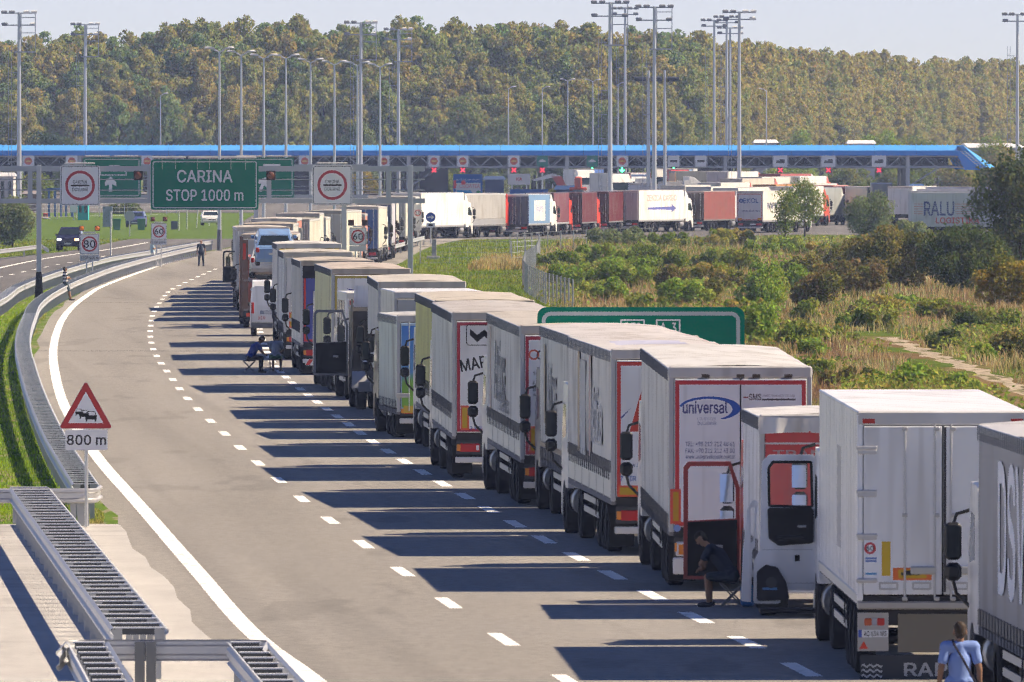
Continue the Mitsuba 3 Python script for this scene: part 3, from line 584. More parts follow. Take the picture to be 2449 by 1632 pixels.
def trailer(t, M, L, H,  side_col, roof_col, rear_col, border, boards, kind, lvl, seed, skirt=None, marker='v', z_floor=1.10, frame_col=(0.45, 0.46, 0.47), lamp=(0.5, 0.02, 0.02), axle=3, lip=True, rear_gear=True, rods=None):
    zt, zb = H, z_floor
    roof_col = tuple(np.array(roof_col) * .82)
    if lvl >= 2 and kind == 'curtain': side_col = tuple(np.minimum(np.array(side_col) * 1.5, .78)); rear_col = tuple(np.minimum(np.array(rear_col) * 1.3, .86))
    cs = 'm_tarp' if kind == 'curtain' else 'm_paint'
    z0 = zb + .02
    zc0 = zb + (.52 if boards else .05)
    for sd in (-1, 1):
        if kind == 'curtain':
            add('curtain', lambda: curtain_mesh(L, zc0, zt - .13, sd, seed), cs, side_col, t, M, True, None)
            if skirt: add('curtain_hem', box(sd * 1.255, sd * 1.285, .12, L - .12, zc0 - .015, zc0 + .20), cs, skirt, t, M)
            add('roof_rail', box(sd * 1.20, sd * 1.283, .02, L, zt - .17, zt - .045, .02), 'm_satin', frame_col, t, M)
            if lvl >= 2:
                add('curtain_buckle', cat([box(sd * 1.286, sd * 1.302, y - .03, y + .03, zc0 - .16, zc0 + .22) for y in np.arange(.4, L - .2, .62)]), 'm_matte', (.10, .10, .11), t, M, kind='stuff')
                hook = cat([box(sd * 1.286, sd * 1.30, y - .035, y + .035, zt - .26, zt - .05) for y in np.arange(.3, L, .42)])
                add('curtain_roller', hook, 'm_matte', (0.16, 0.17, 0.19), t, M, kind='stuff')
        elif kind == 'container':
            n = int(L / .14)
            zz = np.arange(n) * .14
            pr = np.array([(y + o, x) for y in np.arange(.1, L - .2, .28) for o, x in ((0, 0), (.07, 0), (.105, .035), (.205, .035), (.24, 0))])
            v = np.vstack([np.column_stack([sd * (1.225 + pr[:, 1]), pr[:, 0], np.full(len(pr), z)]) for z in (zb, zt - .05)]); m_ = len(pr); i = np.arange(m_ - 1)
            add('side_wall', (v, np.vstack([np.stack([i, i + 1, m_ + i + 1], 1), np.stack([i, m_ + i + 1, m_ + i], 1)])), cs, side_col, t, M)
        else:
            add('side_wall', box(sd * 1.20, sd * 1.265, .05, L, zb, zt - .03, .015), cs, side_col, t, M)
            for y in np.arange(1.2, L, 1.22) if lvl >= 2 else ():
                add('panel_joint', box(sd * 1.264, sd * 1.269, y - .012, y + .012, zb + .05, zt - .1), 'm_satin', tuple(np.array(side_col) * .86), t, M)
            add('bottom_rail', box(sd * 1.19, sd * 1.28, .0, L, zb - .10, zb + .06, .015), 'm_metal', (0.6, 0.6, 0.6), t, M)
        if boards:
            nb = max(3, int(round(L / 2.2)))
            for k in range(nb):
                a, b = .1 + (L - .2) * k / nb, .1 + (L - .2) * (k + 1) / nb
                add('side_board', box(sd * 1.225, sd * 1.268, a + .02, b - .02, zb, zb + .50, .01), 'm_metal', (0.66, 0.66, 0.65), t, M)
                if lvl >= 2: add('stanchion', box(sd * 1.22, sd * 1.278, a - .03, a + .03, zb - .02, zb + .52), 'm_metal', (0.5, 0.5, 0.5), t, M)
        add('sill', box(sd * 1.19, sd * 1.262, .02, L, zb - .12, zb + .0), 'm_matte', (0.16, 0.16, 0.17), t, M)
        if lvl >= 2:
            for z in (.62, .86): add('side_guard', box(sd * 1.18, sd * 1.21, 4.9, L - 4.2, z - .06, z + .06), 'm_metal', (0.5, 0.5, 0.5), t, M)
            add('landing_leg', box(sd * .8 - .06, sd * .8 + .06, L - 3.7, L - 3.55, .12, 1.05), 'm_matte', DARK, t, M)
    if kind == 'curtain':
        add('roof', lambda: roof_mesh(L, zt + .01, seed), 'm_tarp', roof_col, t, M, True, None)
    else:
        add('roof', box(-1.272, 1.272, 0, L, zt - .06, zt + .002, .02), 'm_paint', roof_col, t, M)
    add('front_wall', box(-1.24, 1.24, L - .06, L, zb, zt - .05), cs, side_col if kind != 'curtain' else frame_col, t, M)
    add('floor', box(-1.2, 1.2, .05, L, zb - .10, zb + .02), 'm_matte', DARK, t, M)
    # rear end
    fcol = rear_col
    for sd in (-1, 1):
        add('corner_post', box(sd * 1.18, sd * 1.274, -.02, .10, zb - .05, zt - .04, .015), 'm_satin', frame_col if kind == 'curtain' else fcol, t, M)
    hd = .16
    add('header', box(-1.272, 1.272, -.03, .12, zt - hd - .05, zt + .004, .025), 'm_tarp', roof_col if lip else frame_col, t, M)
    for k, sd in enumerate((-1, 1)):
        dm = box(sd * .012, sd * 1.175, -.045, .02, zb + .04, zt - hd - .06, .012)
        d = add('rear_door', dm, 'm_paint', fcol, t, M)
        if lvl >= 1:
            RX = rods if rods is not None else (() if border else (.42, .95) if kind != 'reefer' else (.12, .57))
            for x in RX:
                add('lock_rod', tube([(sd * x, -.075, zb - .02), (sd * x, -.075, zt - hd - .02)], .016, 6), 'm_metal', (0.6, 0.6, 0.6), d, M)
            if lvl >= 2:
                for z in np.linspace(zb + .25, zt - .6, 4) if kind == 'reefer' and RX else ():
                    add('hinge', box(sd * .98, sd * 1.27, -.07, -.044, z - .035, z + .035, .01), 'm_metal', (0.6, 0.6, 0.6), d, M)
                for x in RX:
                    add('latch', box(sd * x - .02, sd * x + .36, -.10, -.05, zb + .34, zb + .46, .015) if sd > 0 else box(sd * x - .36, sd * x + .02, -.10, -.05, zb + .34, zb + .46, .015), 'm_metal', (0.52, 0.52, 0.50), d, M)
    if border:
        outer = [(-1.165, zb + .06), (1.165, zt - hd - .10)]
        add('contour_tape', prism(frame(-1.165, 1.165, zb + .06, zt - hd - .09, .075), .003, 'y'), 'm_satin', border, t, M @ TF(0, -.0455, 0))
    if marker == 'v':
        for sd in (-1, 1):
            k = add('marker_board', box(sd * .98 - .10, sd * .98 + .10, -.052, -.044, zb + .10, zb + .68), 'm_satin', (0.68, 0.10, 0.035), t, M)
            add('reflective_centre', box(sd * .98 - .06, sd * .98 + .06, -.054, -.05, zb + .15, zb + .63), 'm_satin', (0.55, 0.34, 0.01), k, M)
    if marker == 'h':
        for sd in (-1, 1):
            k = add('marker_board', box(sd * .95 - .20, sd * .95 + .20, -.052, -.044, zb + .04, zb + .26), 'm_satin', (0.68, 0.10, 0.035), t, M)
            add('reflective_centre', box(sd * .95 - .16, sd * .95 + .16, -.054, -.05, zb + .08, zb + .22), 'm_satin', (0.55, 0.34, 0.01), k, M)
    # running gear
    add('chassis', cat([box(sd * .5 - .07, sd * .5 + .07, .3, L - .8, .75, zb - .09) for sd in (-1, 1)] + [box(-1.15, 1.15, .10, .22, .80, zb - .1), box(-1.1, 1.1, L * .5, L * .5 + .1, .85, zb - .1)]), 'm_matte', DARK, t, M)
    ys = [2.3, 3.6, 4.9][:axle] if axle >= 2 else [1.6]
    for y in ys:
        add('axle', tube([(-1.0, y, .5), (1.0, y, .5)], .07, 6), 'm_matte', DARK, t, M, key=('axle', y))
        for sd in (-1, 1):
            wheel(t, M, sd * 1.06, y, sd, .5, lvl)
            if lvl >= 1: add('mudguard', arc_guard, 'm_matte', (0.05, 0.05, 0.055), t, M @ TF(sd * 1.06, y, .5), True, 'guard')
    if lvl >= 1 and rear_gear:
        add('underrun_bar', box(-1.2, 1.2, .02, .12, .42, .56, .015), 'm_satin', (0.62, 0.62, 0.62), t, M)
        for sd in (-1, 1):
            k = add('tail_light', box(sd * .86 - .24, sd * .86 + .24, -.02, .06, .68, .88, .02), 'm_satin', lamp, t, M)
            if lvl >= 2:
                add('reversing_lens', box(sd * .86 + .15, sd * .86 + .22, -.026, -.015, .72, .84, .01), 'm_satin', (0.7, 0.7, 0.7), k, M)
                add('turn_lens', box(sd * 1.08 - .09, sd * 1.08 - .0, -.027, -.016, .70, .86, .01), 'm_satin', (0.7, 0.25, 0.02), k, M)
            add('mud_flap', box(sd * 1.0 - .24, sd * 1.0 + .24, .98, 1.0, .14, .8), 'm_matte', (0.02, 0.02, 0.022), t, M)
        add('light_bar', box(-1.18, 1.18, .0, .08, .62, .95), 'm_matte', (0.06, 0.06, 0.065), t, M)
        add('number_plate', box(.05, .57, -.012, .004, .72, .84), 'm_satin', SIGNW, t, M)
def arc_guard():
    a = np.linspace(math.radians(12), math.radians(168), 14)
    o = [(math.cos(t) * .60, math.sin(t) * .60) for t in a]; i = [(math.cos(t) * .57, math.sin(t) * .57) for t in a[::-1]]
    return mv(prism(Polygon(o + i), .34, 'x'), TF(-.17, 0, 0))
LORRY = []
def semi(name, label, group, left, d, a, L=13.6, H=4.0, side=(.43, .42, .40), roof=(.58, .55, .50), rear=(.62, .63, .64), border=None, boards=False, kind='curtain', cab=WHITE, lvl=2, rise=0.0, skirt=None,
         marker='v', gap=0.75, doors=(), fair=3.8, cabkw=None, right=None, z=0.0, **kw):
    """A lorry whose rear lower left corner shows at pixel column 'left' (or right corner at 'right'), at distance d, heading a degrees to the right."""
    W2 = 1.27
    ca, sa = math.cos(math.radians(a)), math.sin(math.radians(a))
    if right is None: x = at(left, d) + W2 * ca; y = d - W2 * sa
    else: x = at(right, d) - W2 * ca; y = d + W2 * sa
    t = thing(name, label, 'lorry', group)
    M = TF(x, y, z, a, rise)
    trailer(t, M, L, H, side, roof, rear, border, boards, kind, lvl, len(LORRY) * 7 + 3, skirt, marker, **kw)
    M0 = TF(x, y, z, a, 0)
    c = cab_parts(t, M0, L + gap, cab, lvl, fair_h=fair, **(cabkw or {}))
    LORRY.append((t, M, L))
    return t, M, M0, L + gap
def on_rear(M, x, z): return M @ TF(x, -.047, z)            # lettering on the rear doors
def on_left(M, y, z): return M @ TF(-1.292, y, z, 90)         # lettering on the left flank, read from the left
def on_right(M, y, z): return M @ TF(1.292, y, z, -90)
Q = 'lorries queued along the motorway'
NAVY = (0.02, 0.045, 0.20)
# 1: grey lorry at the right edge
t, M, M0, yc = semi('articulated_lorry', 'grey curtain sided lorry with large pale letters, cut off by the right edge', Q, 2505, 181.0, -1.9, side=(.20, .20, .22), roof=(.6, .6, .62), rear=(.6, .6, .62), cab=(.7, .7, .7), skirt=(.12, .12, .13), border=None)
text('DSV', 1.75, M @ TF(-1.284, 6.6, 1.75, 90), 'lettering', t, (0.80, 0.80, 0.81), 'm_matte', width=5.4, depth=.0006)
# 2: white refrigerated lorry
t, M, M0, yc = semi('refrigerated_lorry', 'white refrigerated lorry with tall rear doors, nearest one showing its whole back', Q, 2050, 203.4, -1.1, side=(.76, .77, .80), roof=(.86, .86, .86), rear=(.84, .86, .88), kind='reefer', cab=(.80, .81, .83), marker=None, H=3.98, z_floor=1.22, lamp=(.5, .03, .02), frame_col=(.5, .5, .5), rods=(.12,), rise=.35, fair=3.5, gap=1.1, rear_gear=False, cabkw=dict(mirror_z=2.35, sky_mirror=True))
for sd in (-1, 1): add('top_marker_light', box(sd * 1.1 - .09, sd * 1.1 + .09, -.04, -.02, 3.80, 3.87), 'm_satin', (.5, .03, .02), t, M)
add('lock_rod', tube([(-.565, -.075, 1.2), (-.565, -.075, 3.75)], .018, 6), 'm_metal', (.62, .62, .62), t, M)
add('door_gasket', box(.015, .05, -.05, -.044, 1.3, 3.75), 'm_matte', DARK, t, M)
add('yellow_strip', box(-.906, -.776, -.05, -.044, 1.54, 2.05), 'm_satin', (.62, .42, .02), t, M)
for z in (1.47, 2.14, 2.79, 3.44): add('hinge', box(-1.29, -.97, -.075, -.045, z - .028, z + .028, .012), 'm_metal', (.62, .62, .62), t, M)
for a_, b_ in ((-.95, -.66), (-.457, -.17), (.065, .38)): add('latch_plate', frame_box(a_, b_, 1.33, 1.45), 'm_metal', (.5, .5, .5), t, M)
for x in (-.565, -.09, .15):
    for z in (1.2, 2.44, 3.72): add('rod_bracket', box(x - .04, x + .04, -.095, -.045, z - .03, z + .03, .01), 'm_metal', (.5, .5, .5), t, M)
k = add('marker_board', box(-.74, -.165, -.052, -.044, 1.475, 1.66), 'm_satin', (.70, .16, .03), t, M)
add('reflective_centre', box(-.66, -.245, -.054, -.05, 1.505, 1.63), 'm_satin', (.58, .36, .01), k, M)
for b in (box(-.56, -.34, -.057, -.053, 1.55, 1.62), box(-.62, -.57, -.057, -.053, 1.545, 1.59)): add('lorry_pictogram', b, 'm_matte', BLACK, k, M)
k = add('sticker', box(-1.17, -.93, -.05, -.045, 1.51, 2.08), 'm_satin', (.80, .83, .88), t, M)
add('red_ring', ring(.055, .088), 'm_satin', (.5, .04, .05), k, on_rear(M, -1.08, 1.95) @ TF(0, -.004, 0))
text('60', .07, on_rear(M, -1.08, 1.915) @ TF(0, -.005, 0), 'lettering', k, BLACK)
for z, cc in ((1.80, (.12, .2, .5)), (1.76, (.12, .2, .5)), (1.57, (.1, .3, .6))): add('print', box(-1.15, -.98, -.052, -.05, z - .013, z + .015), 'm_matte', cc, k, M)
k = add('plate_panel', box(-1.26, -.80, .05, .08, .42, .99), 'm_satin', (.40, .39, .37), t, M)
add('number_plate', box(-1.25, -.81, .03, .05, .625, .735), 'm_satin', (.70, .71, .72), k, M)
add('blue_band', box(-1.25, -1.20, .026, .032, .625, .735), 'm_satin', (.03, .07, .42), k, M)
text('AC 634 WS', .07, M @ TF(-1.0, .029, .645), 'lettering', k, (.03, .03, .03), width=.34)
add('red_triangle', shift(prism(Polygon([(-.07, 0), (.07, 0), (0, .12)]), .004, 'y'), -1.17, .048, .45), 'm_satin', (.6, .05, .02), k, M)
for a_, b_, cc in ((-1.16, -1.05, (.5, .10, .03)), (-1.04, -.98, (.40, .40, .46)), (-.97, -.86, (.5, .03, .02))): add('tail_light', box(a_, b_, .02, .05, .80, .91, .02), 'm_satin', cc, k, M)
for a_, b_, cc in ((.86, .97, (.5, .03, .02)), (1.05, 1.16, (.5, .10, .03))): add('tail_light', box(a_, b_, .02, .05, .80, .91, .02), 'm_satin', cc, t, M)
add('plywood_panel', box(-.66, .62, .06, .10, .40, .97), 'm_matte', (.20, .18, .145), t, M)
add('rear_beam', box(-1.27, 1.27, -.03, .06, 1.04, 1.16, .02), 'm_metal', (.45, .44, .42), t, M)
k = add('mud_flap_board', box(-1.22, 1.22, .08, .11, .0, .36), 'm_matte', (.045, .05, .06), t, M)
text('RAPID', .19, M @ TF(-.57, .078, .05), 'lettering', k, (.45, .45, .45), width=1.05, center=False)
for z in (.05, .125, .20):
    w = np.linspace(-1.2, -.89, 19); zz = z + .017 * np.sin((w + 1.2) / .31 * 6 * np.pi)
    add('wave', prism(Polygon(list(zip(w, zz - .015)) + list(zip(w[::-1], zz[::-1] + .015))), .003, 'y'), 'm_matte', (.5, .5, .5), k, M @ TF(0, .079, 0))
add('faded_blue_panel', box(-1.272, -1.268, 5.6, 6.9, 1.75, 3.3), 'm_paint', (.36, .38, .47), t, M)
A = M0 @ TF(-1.20, yc + 1.72, 0, 0)
P_ = lambda q: Polygon([(-a, z) for a, z in q])
shell = P_([(0, .79), (.50, .79), (.58, .58), (1.0, .58), (1.0, 1.25), (.90, 1.45), (.87, 2.85), (.75, 2.97), (.03, 2.97), (0, 2.9)]).buffer(-.05).buffer(.05, 5)
hole = P_([(.05, 2.12), (.76, 2.14), (.77, 2.76), (.70, 2.86), (.07, 2.86)]).buffer(-.04).buffer(.04, 5)
dk = add('door', prism(shell.difference(hole), .07, 'y'), 'm_paint', (.82, .84, .88), t, A @ TF(0, .07, 0))
add('window_gasket', prism(hole.buffer(.012).difference(hole.buffer(-.03)), .02, 'y'), 'm_matte', BLACK, dk, A @ TF(0, -.001, 0))
add('window_pane', flatxz(hole), 'm_pane', None, dk, A @ TF(0, .035, 0))
add('inner_trim', prism(P_([(.04, 1.55), (.60, 1.51), (.76, 1.62), (.78, 2.12), (.04, 2.11)]).buffer(-.05).buffer(.05, 5), .05, 'y'), 'm_matte', (.018, .018, .02), dk, A @ TF(0, -.002, 0))
add('door_pocket', prism(P_([(.95, .62), (.95, 1.09), (.81, 1.21), (.62, 1.16), (.48, .93), (.42, .64)]).buffer(-.05).buffer(.05, 5), .05, 'y'), 'm_matte', (.025, .026, .03), dk, A @ TF(0, -.003, 0))
add('speaker', ring(.0, .09, .02), 'm_satin', (.05, .05, .055), dk, A @ TF(-.72, -.055, .92)); add('sticker', box(-.86, -.62, -.058, -.05, .80, .84), 'm_satin', (.06, .20, .42), dk, A)
add('armrest', box(-.66, -.16, -.12, -.05, 1.60, 1.68, .03), 'm_matte', (.03, .03, .033), dk, A); add('handle', box(-.30, -.16, -.10, -.05, 1.80, 1.84, .01), 'm_metal', (.5, .5, .5), dk, A)
add('lock', box(-.34, -.26, -.03, -.005, 1.26, 1.36, .01), 'm_matte', BLACK, dk, A)
add('body_crease', box(-.86, -.05, -.012, -.004, 1.44, 1.455), 'm_paint', (.60, .62, .66), dk, A)
add('body_crease', box(-.48, -.03, -.012, -.004, .90, .915), 'm_paint', (.60, .62, .66), dk, A)
add('hinged_flap', prism(P_([(1.04, .60), (1.20, .62), (1.17, 1.4), (1.10, 2.1), (1.0, 2.25), (.93, 2.22), (.98, 1.5), (1.02, 1.42)]).difference(P_([(1.05, 1.55), (1.0, 1.58), (.98, 2.12), (1.04, 2.12)])), .06, 'y'), 'm_paint', (.84, .85, .88), dk, A @ TF(0, .10, 0))
add('step', box(-.9, .1, .1, .5, .42, .50, .02), 'm_matte', DARK, t, A)
# 3: red lorry with a white canvas top
t, M, M0, yc = semi('canvas_lorry', 'red lorry with a white canvas top and its red cab door standing open', Q, 1817, 229.7, -1.3, L=7.2, H=3.42, side=(.50, .50, .52), roof=(.74, .74, .74), rear=(.42, .03, .03), cab=(.48, .03, .025), marker=None, gap=.35, fair=3.2, axle=1, z_floor=1.05, lvl=2, rods=(), cabkw=dict(deflector=False, Hc=2.75, mirror_z=1.62, sky_mirror=True))
add('canvas_flap', grid(lambda u, w: (-1.29 + 2.58 * u, -.08 - .035 * np.sin(u * 17) * (1 - w) + .02 * np.sin(u * 41), 3.09 + .03 * np.abs(np.sin(u * 6.3)) * (1 - w) + w * (.30 - .03 * np.abs(np.sin(u * 6.3)))), 40, 5), 'm_tarp', (.66, .67, .70), t, M, True)
add('white_line', box(-1.2, 1.2, -.06, -.05, 2.92, 2.95), 'm_satin', (.6, .55, .55), t, M)
text('TRANSPORT', .12, on_rear(M, -.1, 2.70), 'lettering', t, (.42, .30, .30), width=1.9)
open_door(t, M0, yc, -1, (.50, .035, .03), z0=.35, z1=2.42, w=.98)
# 4: white universal lorry with red frame
t, M, M0, yc = semi('articulated_lorry', 'grey curtain sided lorry with a blue oval swoosh and phone numbers on red framed doors', Q, 1600, 243.9, -1.56, side=(.44, .43, .41), roof=(.72, .72, .71), rear=(.62, .63, .68), border=(.55, .04, .045), cab=(.7, .7, .7), rise=.75, skirt=(.18, .17, .16), marker=None)
k = add('marker_board', box(-1.25, -1.06, -.053, -.044, 1.2, 1.82), 'm_satin', (.65, .09, .05), t, M)
add('reflective_centre', box(-1.20, -1.10, -.055, -.05, 1.25, 1.77), 'm_satin', (.50, .27, .01), k, M)
add('round_sticker', ring(0, .065), 'm_satin', (.2, .3, .6), t, on_rear(M, -1.13, 1.12) @ TF(0, -.006, 0))
th = np.linspace(math.radians(168), math.radians(-62), 34)
o = [(math.cos(q) * .55, math.sin(q) * .215) for q in th]; i_ = [(math.cos(q) * .51 - .10 * max(0, math.cos(q)) - .005, math.sin(q) * .185 - .012) for q in th[::-1]]
add('blue_swoosh', prism(Polygon(o + i_).buffer(0), .003, 'y'), 'm_satin', (.02, .09, .42), t, on_rear(M, -.55, 3.25))
text('universal', .20, on_rear(M, -.63, 3.17), 'lettering', t, (.05, .055, .20), width=.80)
text('LOJISTIK', .055, on_rear(M, -.60, 3.04), 'lettering', t, (.33, .35, .48), width=.34, bold=False)
text('CHALLENGER', .055, on_rear(M, -.60, 2.96), 'lettering', t, (.22, .24, .38), width=.34)
text('TEL: +90 212 212 40 41', .08, on_rear(M, -.54, 2.58), 'lettering', t, (.08, .09, .24), width=.88)
text('FAX: +90 212 212 43 00', .08, on_rear(M, -.54, 2.46), 'lettering', t, (.08, .09, .24), width=.88)
text('www.universallojistik.com.tr', .07, on_rear(M, -.54, 2.36), 'lettering', t, (.08, .09, .24), width=.88)
text('SMS', .11, on_rear(M, .26, 3.40), 'lettering', t, (.10, .06, .07), width=.22)
add('thin_stripe', box(.38, .98, -.05, -.046, 3.395, 3.425), 'm_matte', (.08, .07, .08), t, M); add('thin_stripe', box(.05, .14, -.05, -.046, 3.44, 3.46), 'm_matte', (.3, .06, .06), t, M)
text('SAMET MARMARIS TREYLER', .045, on_rear(M, .68, 3.455), 'lettering', t, (.35, .3, .32), width=.58, bold=False)
add('white_bumper', box(-1.2, .45, -.05, .02, .30, .60, .02), 'm_satin', (.60, .61, .64), t, M)
text('TR', .11, M @ TF(-.83, -.055, .41), 'lettering', t, (.2, .2, .22))
add('lamp_box', box(-1.15, -.1, -.03, .02, .62, .88, .03), 'm_satin', (.55, .55, .58), t, M)
for a_, b_, cc in ((-1.10, -.97, (.6, .2, .02)), (-.95, -.90, (.45, .4, .45)), (-.86, -.62, (.5, .03, .02))): add('tail_lens', box(a_, b_, -.045, -.028, .65, .83), 'm_satin', cc, t, M)
for a_ in (-.62, .0, .28, .85): add('header_clamp', box(a_ - .07, a_ + .07, -.055, -.03, 3.80, 3.86), 'm_matte', (.10, .08, .06), t, M)
# 5, 6: two grey lorries seen as slices
t, M, M0, yc = semi('articulated_lorry', 'grey lorry with a red triangle design on its doors, left of the blue swoosh', Q, 1462, 265.0, -3.3, side=(.46, .45, .42), roof=(.66, .64, .62), rear=(.62, .64, .72), border=(.55, .04, .03), cab=(.74, .75, .76), boards=True, skirt=(.05, .055, .08), marker='h', rise=.4)
add('red_design', prism(Polygon([(-.92, 2.40), (-.10, 2.40), (-.10, 3.75), (-.50, 3.62), (-.72, 3.1)]), .003, 'y'), 'm_satin', (.50, .05, .03), t, on_rear(M, 0, 0))
add('blue_stroke', prism(Polygon([(-1.10, 2.67), (-1.07, 2.65), (-.90, 2.86)]), .003, 'y'), 'm_satin', (.05, .07, .3), t, on_rear(M, 0, 0))
text('www.karin.com', .08, on_rear(M, -1.07, 1.72), 'lettering', t, (.15, .17, .3), center=False); text('7 TIR', .09, on_rear(M, -.95, 1.45), 'lettering', t, (.05, .1, .4))
for y, w, cc in ((9.5, .5, (.50, .40, .26)), (6.0, .45, (.55, .42, .36))): add('printed_stripe', box(-1.298, -1.293, y, y + w, 1.75, 3.75), 'm_matte', cc, t, M)
add('printed_panel', box(-1.298, -1.293, 7.6, 9.2, 1.72, 3.6), 'm_matte', (.50, .51, .48), t, M)
text('Attica', 1.0, on_left(M, 4.2, 2.1), 'lettering', t, (.52, .52, .50), width=3.2)
add('roof_print', roof_mesh(13.6, 4.016, len(LORRY) * 7 - 4, sub=(.15, .7, .25, .55)), 'm_matte', (.38, .39, .50), t, M, True)
t, M, M0, yc = semi('articulated_lorry', 'faintly lettered grey lorry squeezed just left of the lorry with the red triangle design', Q, 1377, 283.5, -3.0, side=(.44, .43, .40), roof=(.66, .64, .62), rear=(.6, .6, .62), border=(.45, .04, .04), cab=(.2, .2, .22), skirt=(.12, .12, .14), rise=.3)
text('Attica', 1.0, on_left(M, 8.6, 2.2), 'lettering', t, (.30, .30, .29), width=3.4); add('printed_stripe', box(-1.298, -1.293, 11.2, 11.6, 1.9, 3.6), 'm_matte', (.48, .39, .27), t, M)
add('printed_hem', box(-1.298, -1.293, 1, 13, 1.38, 1.48), 'm_matte', (.46, .36, .24), t, M)
# 7: Attica
t, M, M0, yc = semi('articulated_lorry', 'beige grey curtain lorry with tall grey italic lettering on its side and silver side boards', Q, 1244.6, 300.6, -3.2, side=(.48, .46, .43), roof=(.60, .56, .50), rear=(.66, .67, .71), border=(.42, .03, .05), boards=True, cab=(.72, .72, .72), skirt=(.06, .065, .085), rise=.6)
text('Attica', 1.25, on_left(M, 7.9, 2.15), 'lettering', t, (.20, .20, .20), width=4.6); text('LOGISTICS', .3, on_left(M, 6.2, 1.9), 'lettering', t, (.34, .33, .32), width=4.2, bold=False)
add('printed_stripe', box(-1.298, -1.293, 11.6, 11.9, 1.8, 3.7), 'm_matte', (.50, .36, .28), t, M)
add('red_logo', ring(.08, .115), 'm_satin', (.6, .09, .04), t, on_rear(M, -.98, 3.35)); text('G', .18, on_rear(M, -.84, 3.25), 'lettering', t, (.06, .06, .08))
for z, s_, h_ in ((2.90, 'TEL', .07), (2.69, 'FAKS', .07), (2.55, 'BURSA', .10), (2.44, 'www.attica', .07)): text(s_, h_, on_rear(M, -1.0, z), 'lettering', t, (.10, .10, .12), center=False)
# 8: MAR
t, M, M0, yc = semi('articulated_lorry', 'grey curtain lorry with a boxed black zigzag emblem and slanted black letters on its doors', Q, 1082, 324.7, -2.4, side=(.47, .46, .42), roof=(.56, .54, .51), rear=(.68, .69, .74), border=(.42, .03, .05), boards=True, cab=(.6, .6, .6), skirt=(.20, .21, .24), rise=.45)
add('emblem_box', shift(prism(frame(0, 1.05, 3.2, 3.70, .02, .08), .003, 'y'), -.95), 'm_matte', BLACK, t, on_rear(M, 0, 0))
add('zigzag_emblem', prism(Polygon([(-.86, 3.60), (-.86, 3.45), (-.68, 3.28), (-.52, 3.42), (-.36, 3.28), (-.12, 3.52), (-.12, 3.66), (-.36, 3.44), (-.52, 3.58), (-.68, 3.45)]), .003, 'y'), 'm_matte', BLACK, t, on_rear(M, 0, 0))
text('MARTUR', .27, on_rear(M, -1.06, 2.58) @ TF(0, 0, 0, 0, 0, -11), 'lettering', t, BLACK, width=1.25, center=False)
text('7 YTR', .08, on_rear(M, -.70, 1.2), 'lettering', t, (.05, .1, .4))
# 9: yellow
t, M, M0, yc = semi('articulated_lorry', 'dull yellow curtain lorry with a cream roof just left of the zigzag emblem lorry', Q, 1040, 349.6, -2.5, side=(.40, .38, .11), roof=(.62, .57, .49), rear=(.6, .6, .6), boards=True, cab=(.65, .65, .65), border=(.4, .3, .05), rise=.3, cabkw=dict(mirror_z=2.0))
# 10: small lorry painted with a landscape
t, M, M0, yc = semi('box_lorry', 'low pale green box lorry with a blue and green meadow painting on its back', Q, 950, 371.0, -4.2, L=8.0, H=3.36, side=(.40, .44, .39), roof=(.6, .6, .6), rear=(.30, .42, .55), cab=(.12, .12, .13), kind='curtain', marker=None, z_floor=.78, axle=2, lvl=2, fair=3.3, cabkw=dict(Hc=2.8, mirror_z=1.9))
zz = np.linspace(.82, 3.0, 24)
def art(u, w):
    return -1.15 + 2.3 * u, 0 * u - .048, .86 + 2.2 * w
av, af = grid(art, 16, 24)
h_ = (av[:, 2] - .86) / 2.2; nz = meshkit.fbm(av * [2.5, 1, 1.2], 3, 4)
sky_ = np.outer(np.clip(1.25 - h_, 0, 1), [.28, .62, .80]) * .55 + np.outer(np.clip(h_, 0, 1), [.02, .13, .52])
gr_ = np.outer(.5 + nz, [.20, .42, .06])
wt = np.clip((.42 + .25 * (nz - .5) - h_) * 9, 0, 1)[:, None]
add('painted_back', (av, af), 'm_satin', sky_ * (1 - wt) + gr_ * wt, t, M)
add('leaf_motif', shift(prism(Polygon([(-.1, 1.0), (.12, 1.25), (.2, 1.75), (.02, 2.0), (-.12, 1.6)]), .003, 'y'), -.3, 0, 0), 'm_satin', (.72, .76, .62), t, on_rear(M, 0, 0))
add('yellow_plate', box(-1.1, -.35, -.052, -.047, .70, .90), 'm_satin', (.62, .42, .04), t, M)
# 11, 12
t, M, M0, yc = semi('box_lorry', 'box lorry with a bright white flat roof and grey back behind the meadow painted lorry', Q, 943, 385.0, -3.0, L=9.0, H=3.84, side=(.6, .6, .6), roof=(.82, .82, .82), rear=(.46, .46, .45), cab=(.6, .6, .6), kind='reefer', marker=None, axle=2, lvl=2)
t, M, M0, yc = semi('articulated_lorry', 'grey green cream roofed lorry with dark red framed back, right of the dark tractor unit', Q, 905, 398.5, -1.9, side=(.42, .41, .38), roof=(.64, .60, .54), rear=(.60, .61, .65), border=(.40, .02, .035), cab=(.3, .3, .32), marker=None, rise=.3)
